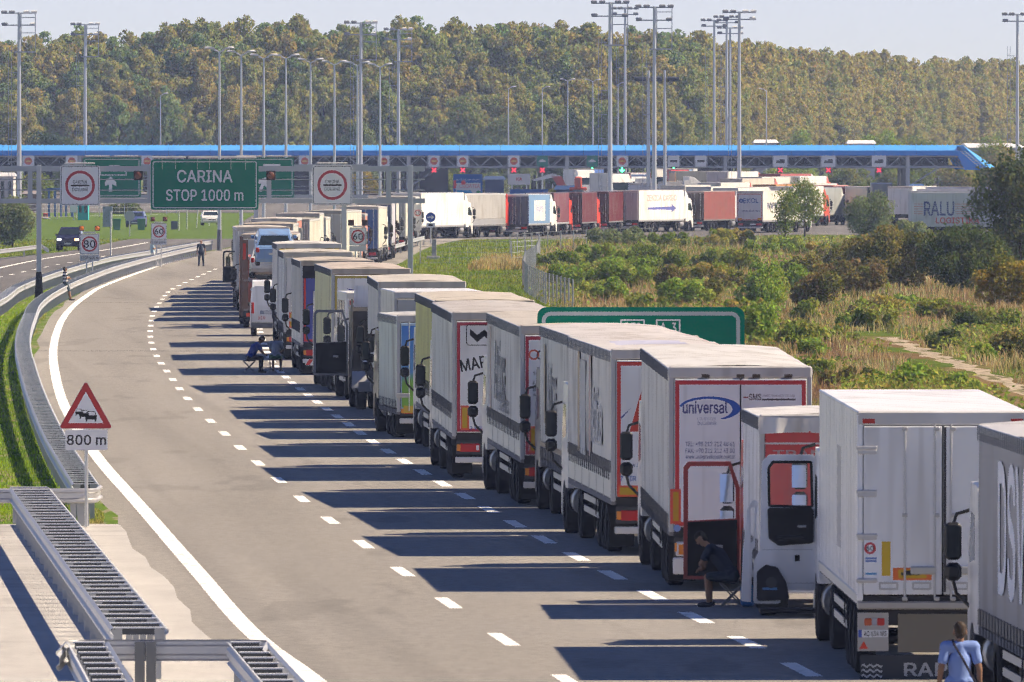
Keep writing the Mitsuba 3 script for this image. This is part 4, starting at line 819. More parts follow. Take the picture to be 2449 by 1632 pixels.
# 13: bobtail tractor with open door
def tractor(label, left, d, a, col, door=True, defl=None, frame_col=(.28, .28, .29), group=Q):
    t = thing('tractor_unit', label, 'lorry', group)
    M = TF(at(left, d) + 1.25, d, 0, a)
    cab_parts(t, M, 4.0, col, 2, fair_h=3.7, defl=defl)
    for sd in (-1, 1):
        add('mudguard', mv(arc_guard(), np.diag([1.6, 1.05, 1.05, 1.0])), 'm_satin', (.40, .41, .43), t, M @ TF(sd * .98, 1.65, .52), True)
        add('hand_rail', tube([(sd * .62, .9, .5), (sd * .62, .9, 1.25), (sd * .72, 1.1, 1.42), (sd * .9, 1.5, 1.45)], .045, 7), 'm_metal', (.75, .75, .76), t, M, 35)
        add('tail_light', box(sd * .55 - .14, sd * .55 + .14, .28, .36, .62, .78), 'm_satin', (.5, .02, .02), t, M)
    add('tail_beam', box(-1.1, 1.1, .36, .46, .55, .85), 'm_matte', frame_col, t, M)
    add('deck_plate', box(-.75, .75, .6, 3.6, .92, 1.0), 'm_metal', frame_col, t, M)
    add('fifth_wheel', lathe([(-.05, .001), (-.05, .5), (.05, .5), (.05, .001)], 18), 'm_matte', (.05, .05, .05), t, M @ TF(0, 1.6, 1.08, 0, 0, 90), True)
    if door: open_door(t, M, 4.0, -1, (.22, .23, .25), z0=.95, z1=2.95, w=1.05)
    return t, M
tractor('dark tractor unit with a white roof deflector, its black door swung wide open', 846, 411.5, -2.5, (.05, .055, .065), defl=(.76, .79, .85))
t, M, M0, yc = semi('box_lorry', 'small white box lorry with side windows and thin red border behind a dark door', Q, 828, 428.0, -4.0, L=5.2, H=3.36, side=(.66, .67, .68), roof=(.80, .79, .76), rear=(.70, .70, .73), border=(.42, .03, .05), cab=(.6, .6, .6), kind='reefer', axle=1, marker=None, lvl=2, gap=.3, cabkw=dict(deflector=False, Hc=2.6), fair=3.0)
for y in (1.0, 2.4, 3.8): add('side_window', box(-1.28, -1.27, y, y + .9, 2.1, 3.1), 'm_glass', None, t, M)
# 15: cream yellow
t, M, M0, yc = semi('articulated_lorry', 'cream yellow curtain lorry with a yellow framed white back and a beige roof', Q, 793, 441.0, -3.1, side=(.44, .42, .21), roof=(.60, .53, .45), rear=(.66, .67, .70), border=(.48, .36, .06), cab=(.5, .5, .5), boards=False, rise=.3)
text('SPEED', .2, on_rear(M, -.3, 2.9), 'lettering', t, NAVY, width=.6); add('bird_motif', shift(prism(Polygon([(-.4, 3.25), (0, 3.05), (.35, 3.1), (.0, 3.2)]), .003, 'y'), -.4, 0, .1), 'm_satin', (.05, .05, .3), t, on_rear(M, 0, 0))
# 16: blue back red frame
t, M, M0, yc = semi('articulated_lorry', 'grey sided lorry with a deep blue back in a bright red frame', Q, 719, 475.0, -2.2, side=(.33, .32, .31), roof=(.56, .50, .43), rear=(.035, .045, .26), border=(.60, .04, .03), cab=(.5, .5, .52), boards=True, marker=None, H=3.98)
add('dark_header', box(-1.2, 1.2, -.055, -.046, 3.35, 3.78), 'm_matte', (.02, .022, .03), t, M)
text('Pema', .16, on_rear(M, -.1, 3.1), 'lettering', t, (.6, .6, .62))
for sd in (-1, 1): add('chevron_plate', box(sd * .8 - .32, sd * .8 + .32, -.06, -.02, .34, .56), 'm_satin', (.62, .62, .62), t, M); 
for k_ in (-1.1, -.78, .5, .82): add('red_chevron', shift(prism(Polygon([(0, .35), (.14, .35), (.26, .55), (.12, .55)]), .004, 'y'), k_, -.061, 0), 'm_satin', (.6, .04, .03), t, M)
text('PEMA', .2, M @ TF(-.3, -.02, .12), 'lettering', t, (.25, .25, .26), width=.9)
add('mud_flap_board', box(-1.2, 1.2, 0, .03, .06, .34), 'm_matte', BLACK, t, M)
# 17, 18
t, M, M0, yc = semi('articulated_lorry', 'pale silver lorry with an ivory roof behind the blue backed lorry', Q, 679, 508.0, -1.8, side=(.50, .50, .49), roof=(.66, .62, .56), rear=(.5, .5, .5), cab=(.62, .64, .66), H=4.02)
t, M, M0, yc = semi('articulated_lorry', 'lorry with a bright yellow back and white roof rising behind the ivory roofed lorry', Q, 663, 541.0, -1.8, side=(.46, .45, .42), roof=(.78, .76, .72), rear=(.60, .46, .03), cab=(.5, .5, .5), H=4.1, marker=None)
# ---- white van
def van(label, left, d, a):
    t = thing('delivery_van', label, 'van')
    M = TF(at(left, d) + 1.0, d, 0, a)
    prof = Polygon([(0, .38), (.0, 1.3), (.10, 2.05), (.28, 2.28), (3.3, 2.33), (3.9, 2.2), (4.6, 1.45), (5.3, 1.2), (5.45, .9), (5.45, .38)])
    v, f = prism(prof, 2.0, 'x'); v = v - [1.0, 0, 0]
    v[:, 0] *= 1 - .09 * np.clip((v[:, 2] - 1.2) / 1.1, 0, 1)
    m = trimesh.Trimesh(v, f).subdivide(); 
    add('body', (np.array(m.vertices), np.array(m.faces)), 'm_paint', (.72, .74, .78), t, M)
    for sd in (-1, 1):
        add('rear_door', hull([(sd * .02, -.02, .62), (sd * .95, -.02, .62), (sd * .02, -.02, 1.3), (sd * .95, -.02, 1.3), (sd * .02, .06, 2.1), (sd * .86, .06, 2.1), (sd * .02, .1, 2.1), (sd * .02, .05, .62), (sd * .95, .05, .62), (sd * .86, .1, 2.1)]), 'm_paint', (.72, .74, .78), t, M)
        add('tail_light', box(sd * .93 - .06, sd * .93 + .06, -.04, .06, .95, 1.42, .02), 'm_satin', (.45, .03, .03), t, M)
        for y in (1.0, 4.45): wheel(t, M, sd * .86, y, sd, .34)
        add('side_window', hull([(sd * .985, 3.35, 1.4), (sd * .985, 4.4, 1.4), (sd * .93, 3.35, 1.95), (sd * .93, 3.95, 1.95), (sd * .95, 3.5, 1.5), (sd * .91, 3.6, 1.9)]), 'm_glass', None, t, M)
    add('rear_bumper', box(-.98, .98, -.10, .1, .34, .60, .04), 'm_matte', (.10, .11, .13), t, M)
    add('plate_recess', box(-.62, .30, -.05, -.015, .93, 1.08), 'm_matte', (.22, .25, .32), t, M)
    add('number_plate', box(-.46, .06, -.06, -.045, .95, 1.05), 'm_satin', (.5, .5, .52), t, M)
    text('110', .12, M @ TF(-.55, -.03, .72), 'lettering', t, (.55, .08, .08))
    add('emblem', ring(.04, .085), 'm_metal', (.2, .2, .2), t, M @ TF(-.2, -.025, 1.32))
    add('handle', box(.03, .07, -.05, -.02, 1.1, 1.4), 'm_matte', BLACK, t, M)
van('white delivery van parked between the car transporter and the queue, seen from behind', 600, 572.0, -1.5)
# ---- cars
def car_mesh(L, W, H, suv=False, hatch=True):
    z = .30 if not suv else .36
    b = .62 if not suv else .60
    prof = [(0.0, z + .12), (.04, H * .58), (.12, H * .64)] + ([(.22, H * .66), (.55, H * .97)] if hatch else [(.75, H * .64), (1.25, H * .95)]) + [(1.3, H), (2.0, H), (2.45, H * .95), (3.15, H * .67), (L - .25, H * .55), (L - .04, H * .42), (L, z + .1), (L - .1, z - .04), (.1, z - .04)]
    v, f = prism(Polygon(prof), W, 'x'); v = v - [W / 2, 0, 0]
    m = trimesh.Trimesh(v, f); m = m.subdivide().subdivide(); v = np.array(m.vertices)
    k = np.clip((v[:, 2] - H * .6) / (H * .4), 0, 1); v[:, 0] *= 1 - .24 * k ** 1.0
    e = np.abs(v[:, 1] / L - .5) * 2; v[:, 0] *= 1 - .10 * np.clip(e - .6, 0, 1) ** 1.2 * 2
    return v, np.array(m.faces)
def car(name, label, M, col, L=4.2, W=1.78, H=1.5, suv=False, hatch=True, lights=None, group=None, cat_='car', paint='m_paint'):
    t = thing(name, label, cat_, group)
    add('body', lambda: car_mesh(L, W, H, suv, hatch), paint, col, t, M, 30, ('car', L, W, H, suv, hatch, tuple(col)))
    gh = H
    def side(sd):
        kx = lambda z: sd * (W / 2 * (1 - .24 * np.clip((z - H * .6) / (H * .4), 0, 1)) + .004)
        pts = [(.62, H * .67), (.85, H * .92), (2.35, H * .92), (2.95, H * .67)]
        o = [(kx(z), y, z) for y, z in pts]; return hull(o + [(x - sd * .02, y, z) for x, y, z in o])
    for sd in (-1, 1): add('side_window', side(sd), 'm_glass', None, t, M)
    rw = [(.23, H * .68), (.53, H * .94)] if hatch else [(.80, H * .67), (1.20, H * .92)]
    for nm, q, s_ in (('rear_window', rw, -1), ('windscreen', [(3.1, H * .69), (2.50, H * .93)], 1)):
        o = []
        for y, z in q:
            hw = W / 2 * (1 - .24 * np.clip((z - H * .6) / (H * .4), 0, 1)) - .1
            o += [(-hw, y + s_ * .012, z), (hw, y + s_ * .012, z), (-hw, y - s_ * .03, z), (hw, y - s_ * .03, z)]
        add(nm, hull(o), 'm_glass', None, t, M)
    for sd in (-1, 1):
        add('tail_light', box(sd * W * .43 - .09, sd * W * .43 + .06, -.015, .08, H * .48, H * .62, .02), 'm_satin', (.4, .02, .02), t, M)
        add('headlight', box(sd * W * .36 - .16, sd * W * .36 + .16, L - .14, L - .015, H * .42, H * .53, .03), 'm_satin', (.75, .75, .75), t, M, extra={'emitter': glow(lights)} if lights and sd < 0 else ({'emitter': glow((.9, .95, 1.0))} if lights else None))
        add('door_mirror', box(sd * (W / 2 + .08) - .08, sd * (W / 2 + .08) + .08, 2.75, 2.85, H * .62, H * .72, .03), 'm_satin', tuple(col), t, M)
        for y in (.78, L - .82): wheel(t, M, sd * (W / 2 - .12), y, sd, .33 if not suv else .38)
    add('number_plate', box(-.26, .26, L - .02, L + .012, H * .27, H * .34), 'm_satin', (.6, .6, .6), t, M)
    add('number_plate', box(-.26, .26, -.02, -.008, H * .40, H * .47), 'm_satin', (.6, .6, .6), t, M)
    add('grille', box(-.4, .4, L - .03, L + .005, H * .38, H * .44), 'm_satin', (.05, .05, .05), t, M)
    return t
dS = 1046.0
t = car('suv', 'dark blue off road car with one headlight glowing orange, coming along the opposite verge', TF(at(168, dS) + .1, dS + 3.0, 0, 180 + 3), (.008, .012, .035), 4.5, 1.88, 1.78, True, lights=(2.4, .9, .25), paint='m_satin')
# ---- car transporter with cars
d = 597.0
t = thing('car_transporter', 'brown framed car transporter with a bare rusty upright at its left rear corner', 'lorry', Q)
X0 = at(579, d); M = TF(X0 + 1.27, d, 0, -1.8)
BR = (.13, .05, .03)
for sd in (-1, 1):
    for y in (.1, 5.6, 10.8): add('upright', box(sd * 1.25 - (.24 if y < 1 else .1) * (sd > 0), sd * 1.25 + (.24 if y < 1 else .1) * (sd < 0), y, y + .2, .45, 3.95 if y > 1 else 3.85), 'm_paint', BR, t, M)
    add('upper_deck', box(sd * 1.2, sd * .55, .1, 13, 2.05, 2.13), 'm_metal', (.25, .2, .18), t, M)
    add('lower_deck', box(sd * 1.2, sd * .45, .0, 12, .78, .86), 'm_metal', (.22, .18, .17), t, M)
    for y in (3.6, 4.7): wheel(t, M, sd * 1.05, y, sd, .42)
add('red_reflector', box(-1.24, -1.10, .07, .10, 3.0, 3.7), 'm_satin', (.55, .05, .03), t, M)
for y in (5.5, 10.9): add('cross_beam', box(-1.2, 1.2, y, y + .15, 1.95, 2.05), 'm_paint', BR, t, M)
add('tail_beam', box(-1.25, 1.25, -.02, .08, .45, .75), 'm_matte', DARK, t, M)
add('tail_light', box(-1.1, -.55, -.05, -.02, .52, .68), 'm_satin', (.6, .06, .02), t, M)
cab_parts(t, M, 13.6, (.42, .10, .06), 1, deflector=False)
k = add('striped_board', box(-.55, .35, -.08, -.05, 1.72, 2.10), 'm_satin', (.62, .62, .62), t, M @ TF(.55, 0, 0, 0, 0, -10))
for q in (-.5, -.2, .1): add('red_stripe', shift(prism(Polygon([(0, 1.73), (.13, 1.73), (.33, 2.09), (.2, 2.09)]), .004, 'y'), q, -.081, 0), 'm_satin', (.6, .05, .04), k, M @ TF(.55, 0, 0, 0, 0, -10))
car('hatchback', 'light blue car riding tilted on the upper deck of the car transporter', M @ TF(.15, .3, 2.62, 0, 8), (.17, .30, .55), 4.1, 1.7, 1.45)
car('hatchback', 'silver car on the upper deck ahead of the light blue one', M @ TF(0, 5.4, 2.15, 0, -2), (.5, .51, .53), 4.1, 1.7, 1.42)
car('hatchback', 'white and blue car on the lower deck of the car transporter', M @ TF(.1, .6, .86, 0, 0), (.55, .58, .66), 3.7, 1.62, 1.2)
# ---- the rest of the queue, beyond the transporter
_, _, qx = [None, None, PchipInterpolator([602, 660, 720, 762, 800, 836, 880, 930, 980, 1040, 1090, 1160], [-11.9, -13.0, -13.9, -14.2, -13.8, -13.1, -12.2, -11.4, -11.0, -10.8, -10.7, -10.4])]
TAN, CREAM, LG = (.56, .49, .41), (.68, .64, .56), (.50, .50, .50)
far_q = [  # distance, side, roof, rear, cab, words
    (622, (.45, .44, .42), TAN, (.45, .45, .45), (.4, .4, .42), 'beige roofed grey lorry'), (642, LG, (.78, .76, .72), LG, WHITE, 'white roofed lorry'), (661, LG, CREAM, (.5, .5, .5), (.05, .05, .06), 'cream roofed lorry with a dark cab'),
    (680, (.3, .1, .06), (.72, .70, .66), (.34, .14, .08), (.6, .6, .6), 'lorry with a rust brown back'), (699, (.5, .5, .5), TAN, (.36, .17, .10), WHITE, 'tan roofed lorry with a brown back'),
    (718, LG, (.6, .52, .44), (.42, .44, .48), (.55, .55, .55), 'lorry with a pale grey back'), (738, (.25, .4, .6), CREAM, (.40, .42, .47), WHITE, 'lorry with a light blue side'), (758, (.5, .2, .16), (.74, .70, .64), (.30, .14, .13), (.5, .5, .5), 'lorry with a dusty maroon back'),
    (778, (.62, .59, .52), (.50, .46, .42), (.36, .30, .28), WHITE, 'lorry with a cream side and grey brown roof'), (798, (.66, .64, .58), (.52, .49, .46), (.4, .42, .28), WHITE, 'lorry with an olive back'),
    (820, (.60, .59, .55), CREAM, (.34, .38, .42), WHITE, 'lorry with a slate grey back'), (842, (.6, .58, .52), (.5, .47, .44), (.46, .44, .40), WHITE, 'lorry with a beige back'), (866, (.66, .6, .55), (.72, .68, .62), (.5, .5, .5), (.6, .2, .15), 'lorry with a grey back and reddish cab'),
    (890, (.60, .25, .20), CREAM, (.50, .20, .17), (.55, .16, .12), 'salmon red lorry'), (913, (.62, .59, .53), (.74, .69, .62), (.04, .13, .36), WHITE, 'lorry with a strong blue back and cream side'),
    (937, (.63, .60, .54), CREAM, (.05, .07, .18), WHITE, 'lorry with a navy back'), (961, (.5, .5, .6), (.74, .70, .64), (.06, .08, .16), (.5, .1, .15), 'lorry with a dark blue back and lilac side'), (985, (.6, .6, .52), CREAM, (.10, .16, .13), WHITE, 'lorry with a dark green back'),
    (1010, (.66, .64, .58), (.72, .68, .6), (.30, .32, .28), WHITE, 'lorry with a grey green back'), (1035, (.64, .62, .56), CREAM, (.5, .5, .46), WHITE, 'lorry with a stone coloured back'), (1062, (.6, .6, .6), (.7, .68, .64), (.35, .36, .38), WHITE, 'lorry with a mid grey back'), (1092, (.7, .7, .68), CREAM, (.5, .5, .5), WHITE, 'white sided lorry'), (1124, (.66, .64, .6), (.74, .72, .68), (.45, .45, .46), WHITE, 'light roofed lorry')]
words = 'first second third fourth fifth sixth seventh eighth ninth tenth eleventh twelfth thirteenth fourteenth fifteenth sixteenth seventeenth eighteenth nineteenth twentieth twenty-first twenty-second twenty-third'.split()
for k, (d, sc, rc, bc_, cc, wd) in enumerate(far_q):
    x = float(qx(d)); ang = math.degrees(math.atan((float(qx(d + 9)) - float(qx(d - 9))) / 18))
    x += .25 * math.sin(k * 2.4); ang += 1.1 * math.sin(k * 1.7 + 1)
    semi('queued_lorry', f'{wd}, {words[k]} in line beyond the car transporter', Q, 1224.5 + x * FOCAL / d, d, ang, side=sc, roof=rc, rear=bc_, cab=cc, lvl=1, marker=None, border=None, H=(3.95, 3.82, 4.05, 3.7, 4.0, 3.9, 3.55)[k % 7], fair=3.6)
# open dark doors of two lorries in that line
for dd, px, lb, z0, z1 in ((668, 578, 0, 1.3, 2.85), (705, 577, 1, 2.0, 3.2)):
    t0 = 'queued_lorry_002' if dd == 668 else 'queued_lorry_004'
    M_ = TF(at(px, dd) + 1.24, dd - 1.72, 0, 0)
    open_door(t0, M_, 0.0, -1, (.05, .055, .06), z0=z0, z1=z1, w=.92 if dd == 668 else .5)
# ---- the row turning right, seen from the side
t, M, M0, yc = semi('queued_lorry', 'brilliant white box lorry seen from the side in the far row', Q, 0, 1176, 15.5, right=1007, side=(.86, .86, .84), roof=(.8, .8, .8), rear=(.5, .5, .52), kind='reefer', cab=(.84, .84, .82), lvl=1, marker=None, H=3.95)
t, M, M0, yc = semi('queued_lorry', 'grey tarpaulin lorry with a bright red cab in the far row', Q, 0, 1193, 15.0, right=1113, side=(.42, .42, .42), roof=(.6, .6, .6), rear=(.4, .4, .4), boards=True, cab=(.72, .05, .03), lvl=1, marker=None, H=3.85)
t, M, M0, yc = semi('queued_lorry', 'lorry with a navy back, light blue side and white roof in the far row', Q, 0, 1207, 13.0, right=1264, L=8.5, H=3.75, side=(.16, .30, .52), roof=(.82, .82, .8), rear=(.02, .03, .10), cab=(.8, .8, .78), lvl=1, marker=None, axle=1, kind='reefer')
add('white_panel', box(1.27, 1.275, 2.2, 6.6, 1.4, 3.2), 'm_paint', (.75, .75, .73), t, M); text('Nord', .6, on_right(M, 4.4, 2.2) @ TF(0, .01, 0), 'lettering', t, (.3, .34, .6), width=2.6, bold=False)
for k, (px, dd, cw) in enumerate(((1324, 1224, 'left'), (1392, 1240, 'middle'), (1456, 1256, 'right'))):
    semi('queued_lorry', f'dark red trailer with a bright red cab, {cw} one of the three red lorries', Q, 0, dd, 6.8, right=px, side=(.15, .016, .025), roof=(.10, .03, .03), rear=(.03, .02, .03), cab=(.75, .06, .03), lvl=1, marker=None, kind='container' if k else 'reefer', L=12.2, H=3.8, fair=3.4)
t, M, M0, yc = semi('queued_lorry', 'white lorry with pale red lettering and a blue arrow on its side', Q, 0, 1268, 18.5, right=1528, side=(.86, .86, .84), roof=(.7, .6, .55), rear=(.5, .5, .5), kind='reefer', cab=(.82, .83, .84), lvl=1, marker=None, H=3.9)
text('ZENICA CARGO', .55, on_right(M, 6.8, 2.9), 'lettering', t, (.72, .38, .36), width=9.0); add('blue_arrow', mv(prism(Polygon([(-3.6, .1), (0, .12), (3.6, .16), (3.6, .4), (5, 0), (3.6, -.4), (3.6, -.16), (0, -.12), (-3.6, -.1)]), .004, 'y'), np.eye(4)), 'm_paint', (.10, .12, .48), t, on_right(M, 6.2, 2.2))
semi('queued_lorry', 'brown container lorry with a dusty red sunlit side and a back darkened for shade', Q, 0, 1285, 15, right=1683, side=(.36, .10, .08), roof=(.5, .4, .36), rear=(.055, .025, .03), kind='container', cab=(.7, .7, .7), lvl=1, marker=None, H=3.75, L=12.2)  # rear colour is the red side darkened to carry its shade
t, M, M0, yc = semi('queued_lorry', 'cream white lorry with blue lettering on its red edged back, behind the green sapling', Q, 0, 1262, 17, right=1825, side=(.76, .74, .66), roof=(.78, .76, .7), rear=(.62, .64, .66), border=(.5, .12, .08), cab=WHITE, lvl=1, marker='h', H=3.85, kind='reefer')
text('EKOL', .42, on_rear(M, .12, 2.75), 'lettering', t, (.03, .09, .33), width=1.5); text('www.ekol.com', .16, on_rear(M, .1, 1.95), 'lettering', t, (.1, .12, .25), width=1.7); text('www.ekol.com', .75, on_right(M, 6.2, 2.2), 'lettering', t, (.10, .11, .2), width=10)
add('round_logo', ring(.06, .2), 'm_satin', (.03, .09, .33), t, on_rear(M, -.82, 2.95))

# ---------------------------------------------------------------- border canopy
yc_, sc_ = 1885.0, FOCAL / 1885.0
C = lambda px: at(px, yc_)
ZT, ZF, ZB, ZL = 8.15, 7.42, 6.72, 5.15
LB, MB_, DB = (.07, .35, .84), (.01, .25, .82), (.05, .09, .16)
zy = lambda d: 1.3 * np.clip((d - 1400) / 200, 0, 1)
t = thing('border_canopy', 'very long bright blue canopy roof over the border lanes with a lattice truss front', 'canopy')
xl, xr_ = -110.0, C(2290)
seg = np.linspace(xl, xr_, 31)
for a, b in zip(seg[:-1], seg[1:]):
    add('roof_panel', hull([(a + .02, yc_ - .6, ZF), (b - .02, yc_ - .6, ZF), (a + .02, yc_ + 3.5, ZT), (b - .02, yc_ + 3.5, ZT), (a + .02, yc_ + 3.5, ZT - .1), (b - .02, yc_ + 3.5, ZT - .1), (a + .02, yc_ - .5, ZF - .1), (b - .02, yc_ - .5, ZF - .1)]), 'm_satin', LB, t)
    add('fascia_panel', box(a + .015, b - .015, yc_ - .62, yc_ - .4, ZB, ZF - .02), 'm_satin', MB_, t)
add('roof_seam', cat([hull([(x, yc_ - .64, ZF - .0), (x + .09, yc_ - .64, ZF), (x, yc_ + 3.4, ZT + .14), (x + .09, yc_ + 3.4, ZT + .14), (x, yc_ + 3.4, ZT - .02), (x + .09, yc_ - .6, ZF - .05)]) for x in np.arange(xl, xr_, .72)]), 'm_satin', LB, t, kind='stuff')
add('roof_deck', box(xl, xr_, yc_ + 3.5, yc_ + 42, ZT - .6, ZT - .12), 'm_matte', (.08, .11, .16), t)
# folded down right end
e1, e2 = C(2352), 5.0
for y0, y1, cc in ((yc_ - .62, yc_ - .4, MB_), (yc_ + 41, yc_ + 41.3, MB_)):
    add('end_fascia', prism(Polygon([(xr_, ZB), (xr_ - .2, ZF), (xr_ + .45, ZF), (e1, e2 + .15), (e1 - .2, e2 - .25), (e1 - 2.6, e2 - .25)]), y1 - y0, 'y'), 'm_satin', cc, t, TF(0, y1, 0))
add('end_roof_panel', hull([(xr_, yc_ - .55, ZT - .1), (xr_, yc_ + 42, ZT - .1), (xr_ + .7, yc_ - .55, ZT), (xr_ + .7, yc_ + 42, ZT), (e1 + .5, yc_ - .55, e2), (e1 + 3.2, yc_ + 42, e2), (e1 - .3, yc_ - .5, e2), (e1, yc_ + 42, e2)]), 'm_satin', LB, t)
add('end_ladder', cat([tube([(xr_ + .9 + q, yc_ - .7, ZF - .1), (e1 + q - .2, yc_ - .7, e2 + .2)], .04, 5) for q in (-.5, .1)] + [bar((xr_ + .4 + (e1 - xr_ - 1) * u, yc_ - .7, ZF - (ZF - e2) * u), (xr_ + 1.0 + (e1 - xr_ - 1) * u, yc_ - .7, ZF - (ZF - e2) * u), .05) for u in np.linspace(0.05, .95, 9)]), 'm_metal', (.5, .6, .7), t)
TC = (.30, .33, .37)
for z, r in ((ZL, .16), (ZB - .1, .12)):
    add('truss_chord', tube([(xl, yc_, z), (xr_ + 1.0, yc_, z)], r, 6), 'm_satin', TC, t)
st = 3.3; n = int((xr_ - xl) / st)
for k in range(n):
    x = xl + k * st
    add('truss_diagonal', tube([(x, yc_, ZL), (x + st / 2, yc_, ZB - .1)], .075, 5, False), 'm_satin', TC, t)
    add('truss_diagonal', tube([(x + st / 2, yc_, ZB - .1), (x + st, yc_, ZL)], .075, 5, False), 'm_satin', TC, t)
for row in (13, 27, 41):
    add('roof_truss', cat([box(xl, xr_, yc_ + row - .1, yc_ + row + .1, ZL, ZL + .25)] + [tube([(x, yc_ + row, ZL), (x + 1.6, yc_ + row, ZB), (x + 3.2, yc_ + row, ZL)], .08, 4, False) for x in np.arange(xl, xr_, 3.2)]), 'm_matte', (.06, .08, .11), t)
for px in (-620, -200, 190, 580, 977, 1356, 1735, 2171):
    for dy in (0, 14, 28, 42):
        x = C(px)
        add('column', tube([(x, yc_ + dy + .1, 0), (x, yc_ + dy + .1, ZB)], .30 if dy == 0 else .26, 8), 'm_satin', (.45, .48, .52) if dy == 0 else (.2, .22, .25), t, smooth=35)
    add('raking_strut', tube([(x, yc_ + .2, 2.4), (x + 4.5, yc_ + 3, ZL)], .10, 5), 'm_satin', TC, t)
for k, (a, b) in enumerate(((400, 610), (1000, 1070), (1400, 1480), (640, 800), (1660, 1760), (40, 110))): add('dark_panel', box(C(a), C(b), yc_ + 24 + k % 3, yc_ + 24.3 + k % 3, 1.0, ZL), 'm_matte', (.03, .04, .07), t)  # thin dark upright sheets under the roof
add('added_dark_backing', box(xl, xr_, yc_ + 41.4, yc_ + 41.7, ZL - .1, ZT - .2), 'm_matte', (.02, .03, .05), t)  # added dark sheet, gives the shade seen behind the truss
# lane signs and signals hang on the truss
lanes = [(68, 'n', 0), (172, 'n', 0), (352, 'n', 0), (729, 'n', 0), (918, 'n', 0), (1038, 'n', 'x'), (1107, 'n', 'x'), (1229, 'n', 'x'), (1297, 'g', 'x'), (1416.5, 'g', 'a'), (1488, 'n', 'a'), (1611, 'l', 'a'), (1676, 'l', 0), (1866, 't', 'x'), (1981, 't', 'x'), (2102, 't', 'x')]
ordn = 'leftmost second third fourth fifth sixth seventh eighth ninth tenth eleventh twelfth thirteenth fourteenth fifteenth rightmost'.split()
for k, (px, kd, sg) in enumerate(lanes):
    wd = {'n': 'white lane sign with an orange red disc', 'g': 'green lane sign with a white car', 'l': 'white lane sign with a dark bus', 't': 'white lane sign with a black lorry'}[kd]
    t = thing('lane_sign', f'{wd}, {ordn[k]} sign along the blue canopy', 'sign', 'lane signs along the canopy')
    w = 1.55 if kd != 't' else 1.95
    M = TF(C(px), yc_ - .5, (ZL + ZB) / 2 + .02)
    panel(w, 1.55, .12, M, t, (.02, .22, .17) if kd == 'g' else (.80, .82, .84), r=.08)
    for sd in (-1, 1): add('hanger', box(sd * w * .56 - .04, sd * w * .56 + .04, .0, .08, -.9, .9), 'm_satin', (.35, .38, .42), t, M)
    if kd == 'n':
        add('disc', ring(0, .52), 'm_satin', (.62, .10, .04), t, M @ TF(0, -.002, 0)); add('bar', box(-.36, .36, -.01, -.006, -.10, .10), 'm_satin', (.75, .50, .10), t, M)
    else:
        cc = (.7, .72, .72) if kd == 'g' else (.03, .03, .035)
        pg = {'g': [(-.5, -.12), (.5, -.12), (.5, .05), (.28, .10), (.12, .24), (-.22, .24), (-.36, .08), (-.5, .03)], 'l': [(-.5, -.15), (.5, -.15), (.5, .16), (-.5, .16)], 't': [(-.62, -.28), (.6, -.28), (.6, .26), (-.12, .26), (-.12, .02), (-.3, .12), (-.5, .1), (-.62, -.1)]}[kd]
        add('pictogram', prism(Polygon(pg), .006, 'y'), 'm_satin', cc, t, M @ TF(0, -.001, 0))
    if sg:
        s2 = thing('lane_signal', f"{'red cross' if sg == 'x' else 'lit green arrow'} lane signal below the {ordn[k]} canopy sign", 'signal', 'lane signals along the canopy')
        M = TF(C(px), yc_ - .45, ZL - .42)
        add('housing', box(-.42, .42, 0, .25, -.40, .40, .03), 'm_matte', (.05, .05, .06), s2, M)
        if sg == 'x':
            for r_ in (45, -45): add('red_stroke', box(-.42, .42, -.012, 0, -.07, .07), 'm_satin', (.5, .02, .04), s2, M @ TF(0, 0, 0, 0, 0, r_), extra={'emitter': glow((.7, .03, .05))})
        else: add('green_arrow', prism(Polygon([(-.09, .36), (.09, .36), (.09, .0), (.34, .05), (.34, -.05), (0, -.36), (-.34, -.05), (-.34, .05), (-.09, .0)]), .01, 'y'), 'm_satin', (.02, .5, .1), s2, M, extra={'emitter': glow((.15, 6.0, .9))})

# ---------------------------------------------------------------- lamp posts and floodlight masts
PC = (.60, .63, .67)
def double_lamp(px, py, d, label, base_dark=True, arms=(-1, 1), r=.16, h_arm=.42, group='double armed street lamps on the central strip'):
    x, zt = at(px, d), hz(py, d)
    t = thing('street_lamp', label, 'street lamp', group)
    add('pole', tube([(x, d, 0), (x, d, zt)], [r, r * .45], 10), 'm_metal', PC, t, smooth=35)
    if base_dark: add('base', tube([(x, d, 0), (x, d, 1.6)], [r * 1.25, r * 1.1], 10), 'm_matte', (.16, .17, .20), t, smooth=35)
    for sd in arms:
        add('arm', tube([(x, d, zt - .15), (x + sd * .12, d, zt), (x + sd * h_arm, d, zt + .10)], .05, 6), 'm_metal', PC, t)
        add('lamp_head', hull([(x + sd * (h_arm - .25), d - .18, zt + .08), (x + sd * (h_arm - .25), d + .18, zt + .08), (x + sd * (h_arm + .75), d - .12, zt + .24), (x + sd * (h_arm + .75), d + .12, zt + .24), (x + sd * (h_arm + .1), d - .2, zt + .32), (x + sd * (h_arm + .1), d + .2, zt + .32), (x + sd * (h_arm + .6), d, zt + .38)]), 'm_satin', (.62, .63, .65), t)
ol = 'first second third fourth fifth sixth seventh eighth'.split()
for k, (px, py, d) in enumerate([(525, 123, 1045), (577, 131, 1083), (631, 139, 1120), (684, 139, 1140), (743, 149, 1180), (800, 154, 1205), (855, 156, 1225), (909, 160, 1247)]):
    double_lamp(px, py, d, f'tall double armed street lamp, {ol[k]} from the left in the row', arms=(-1, 1))
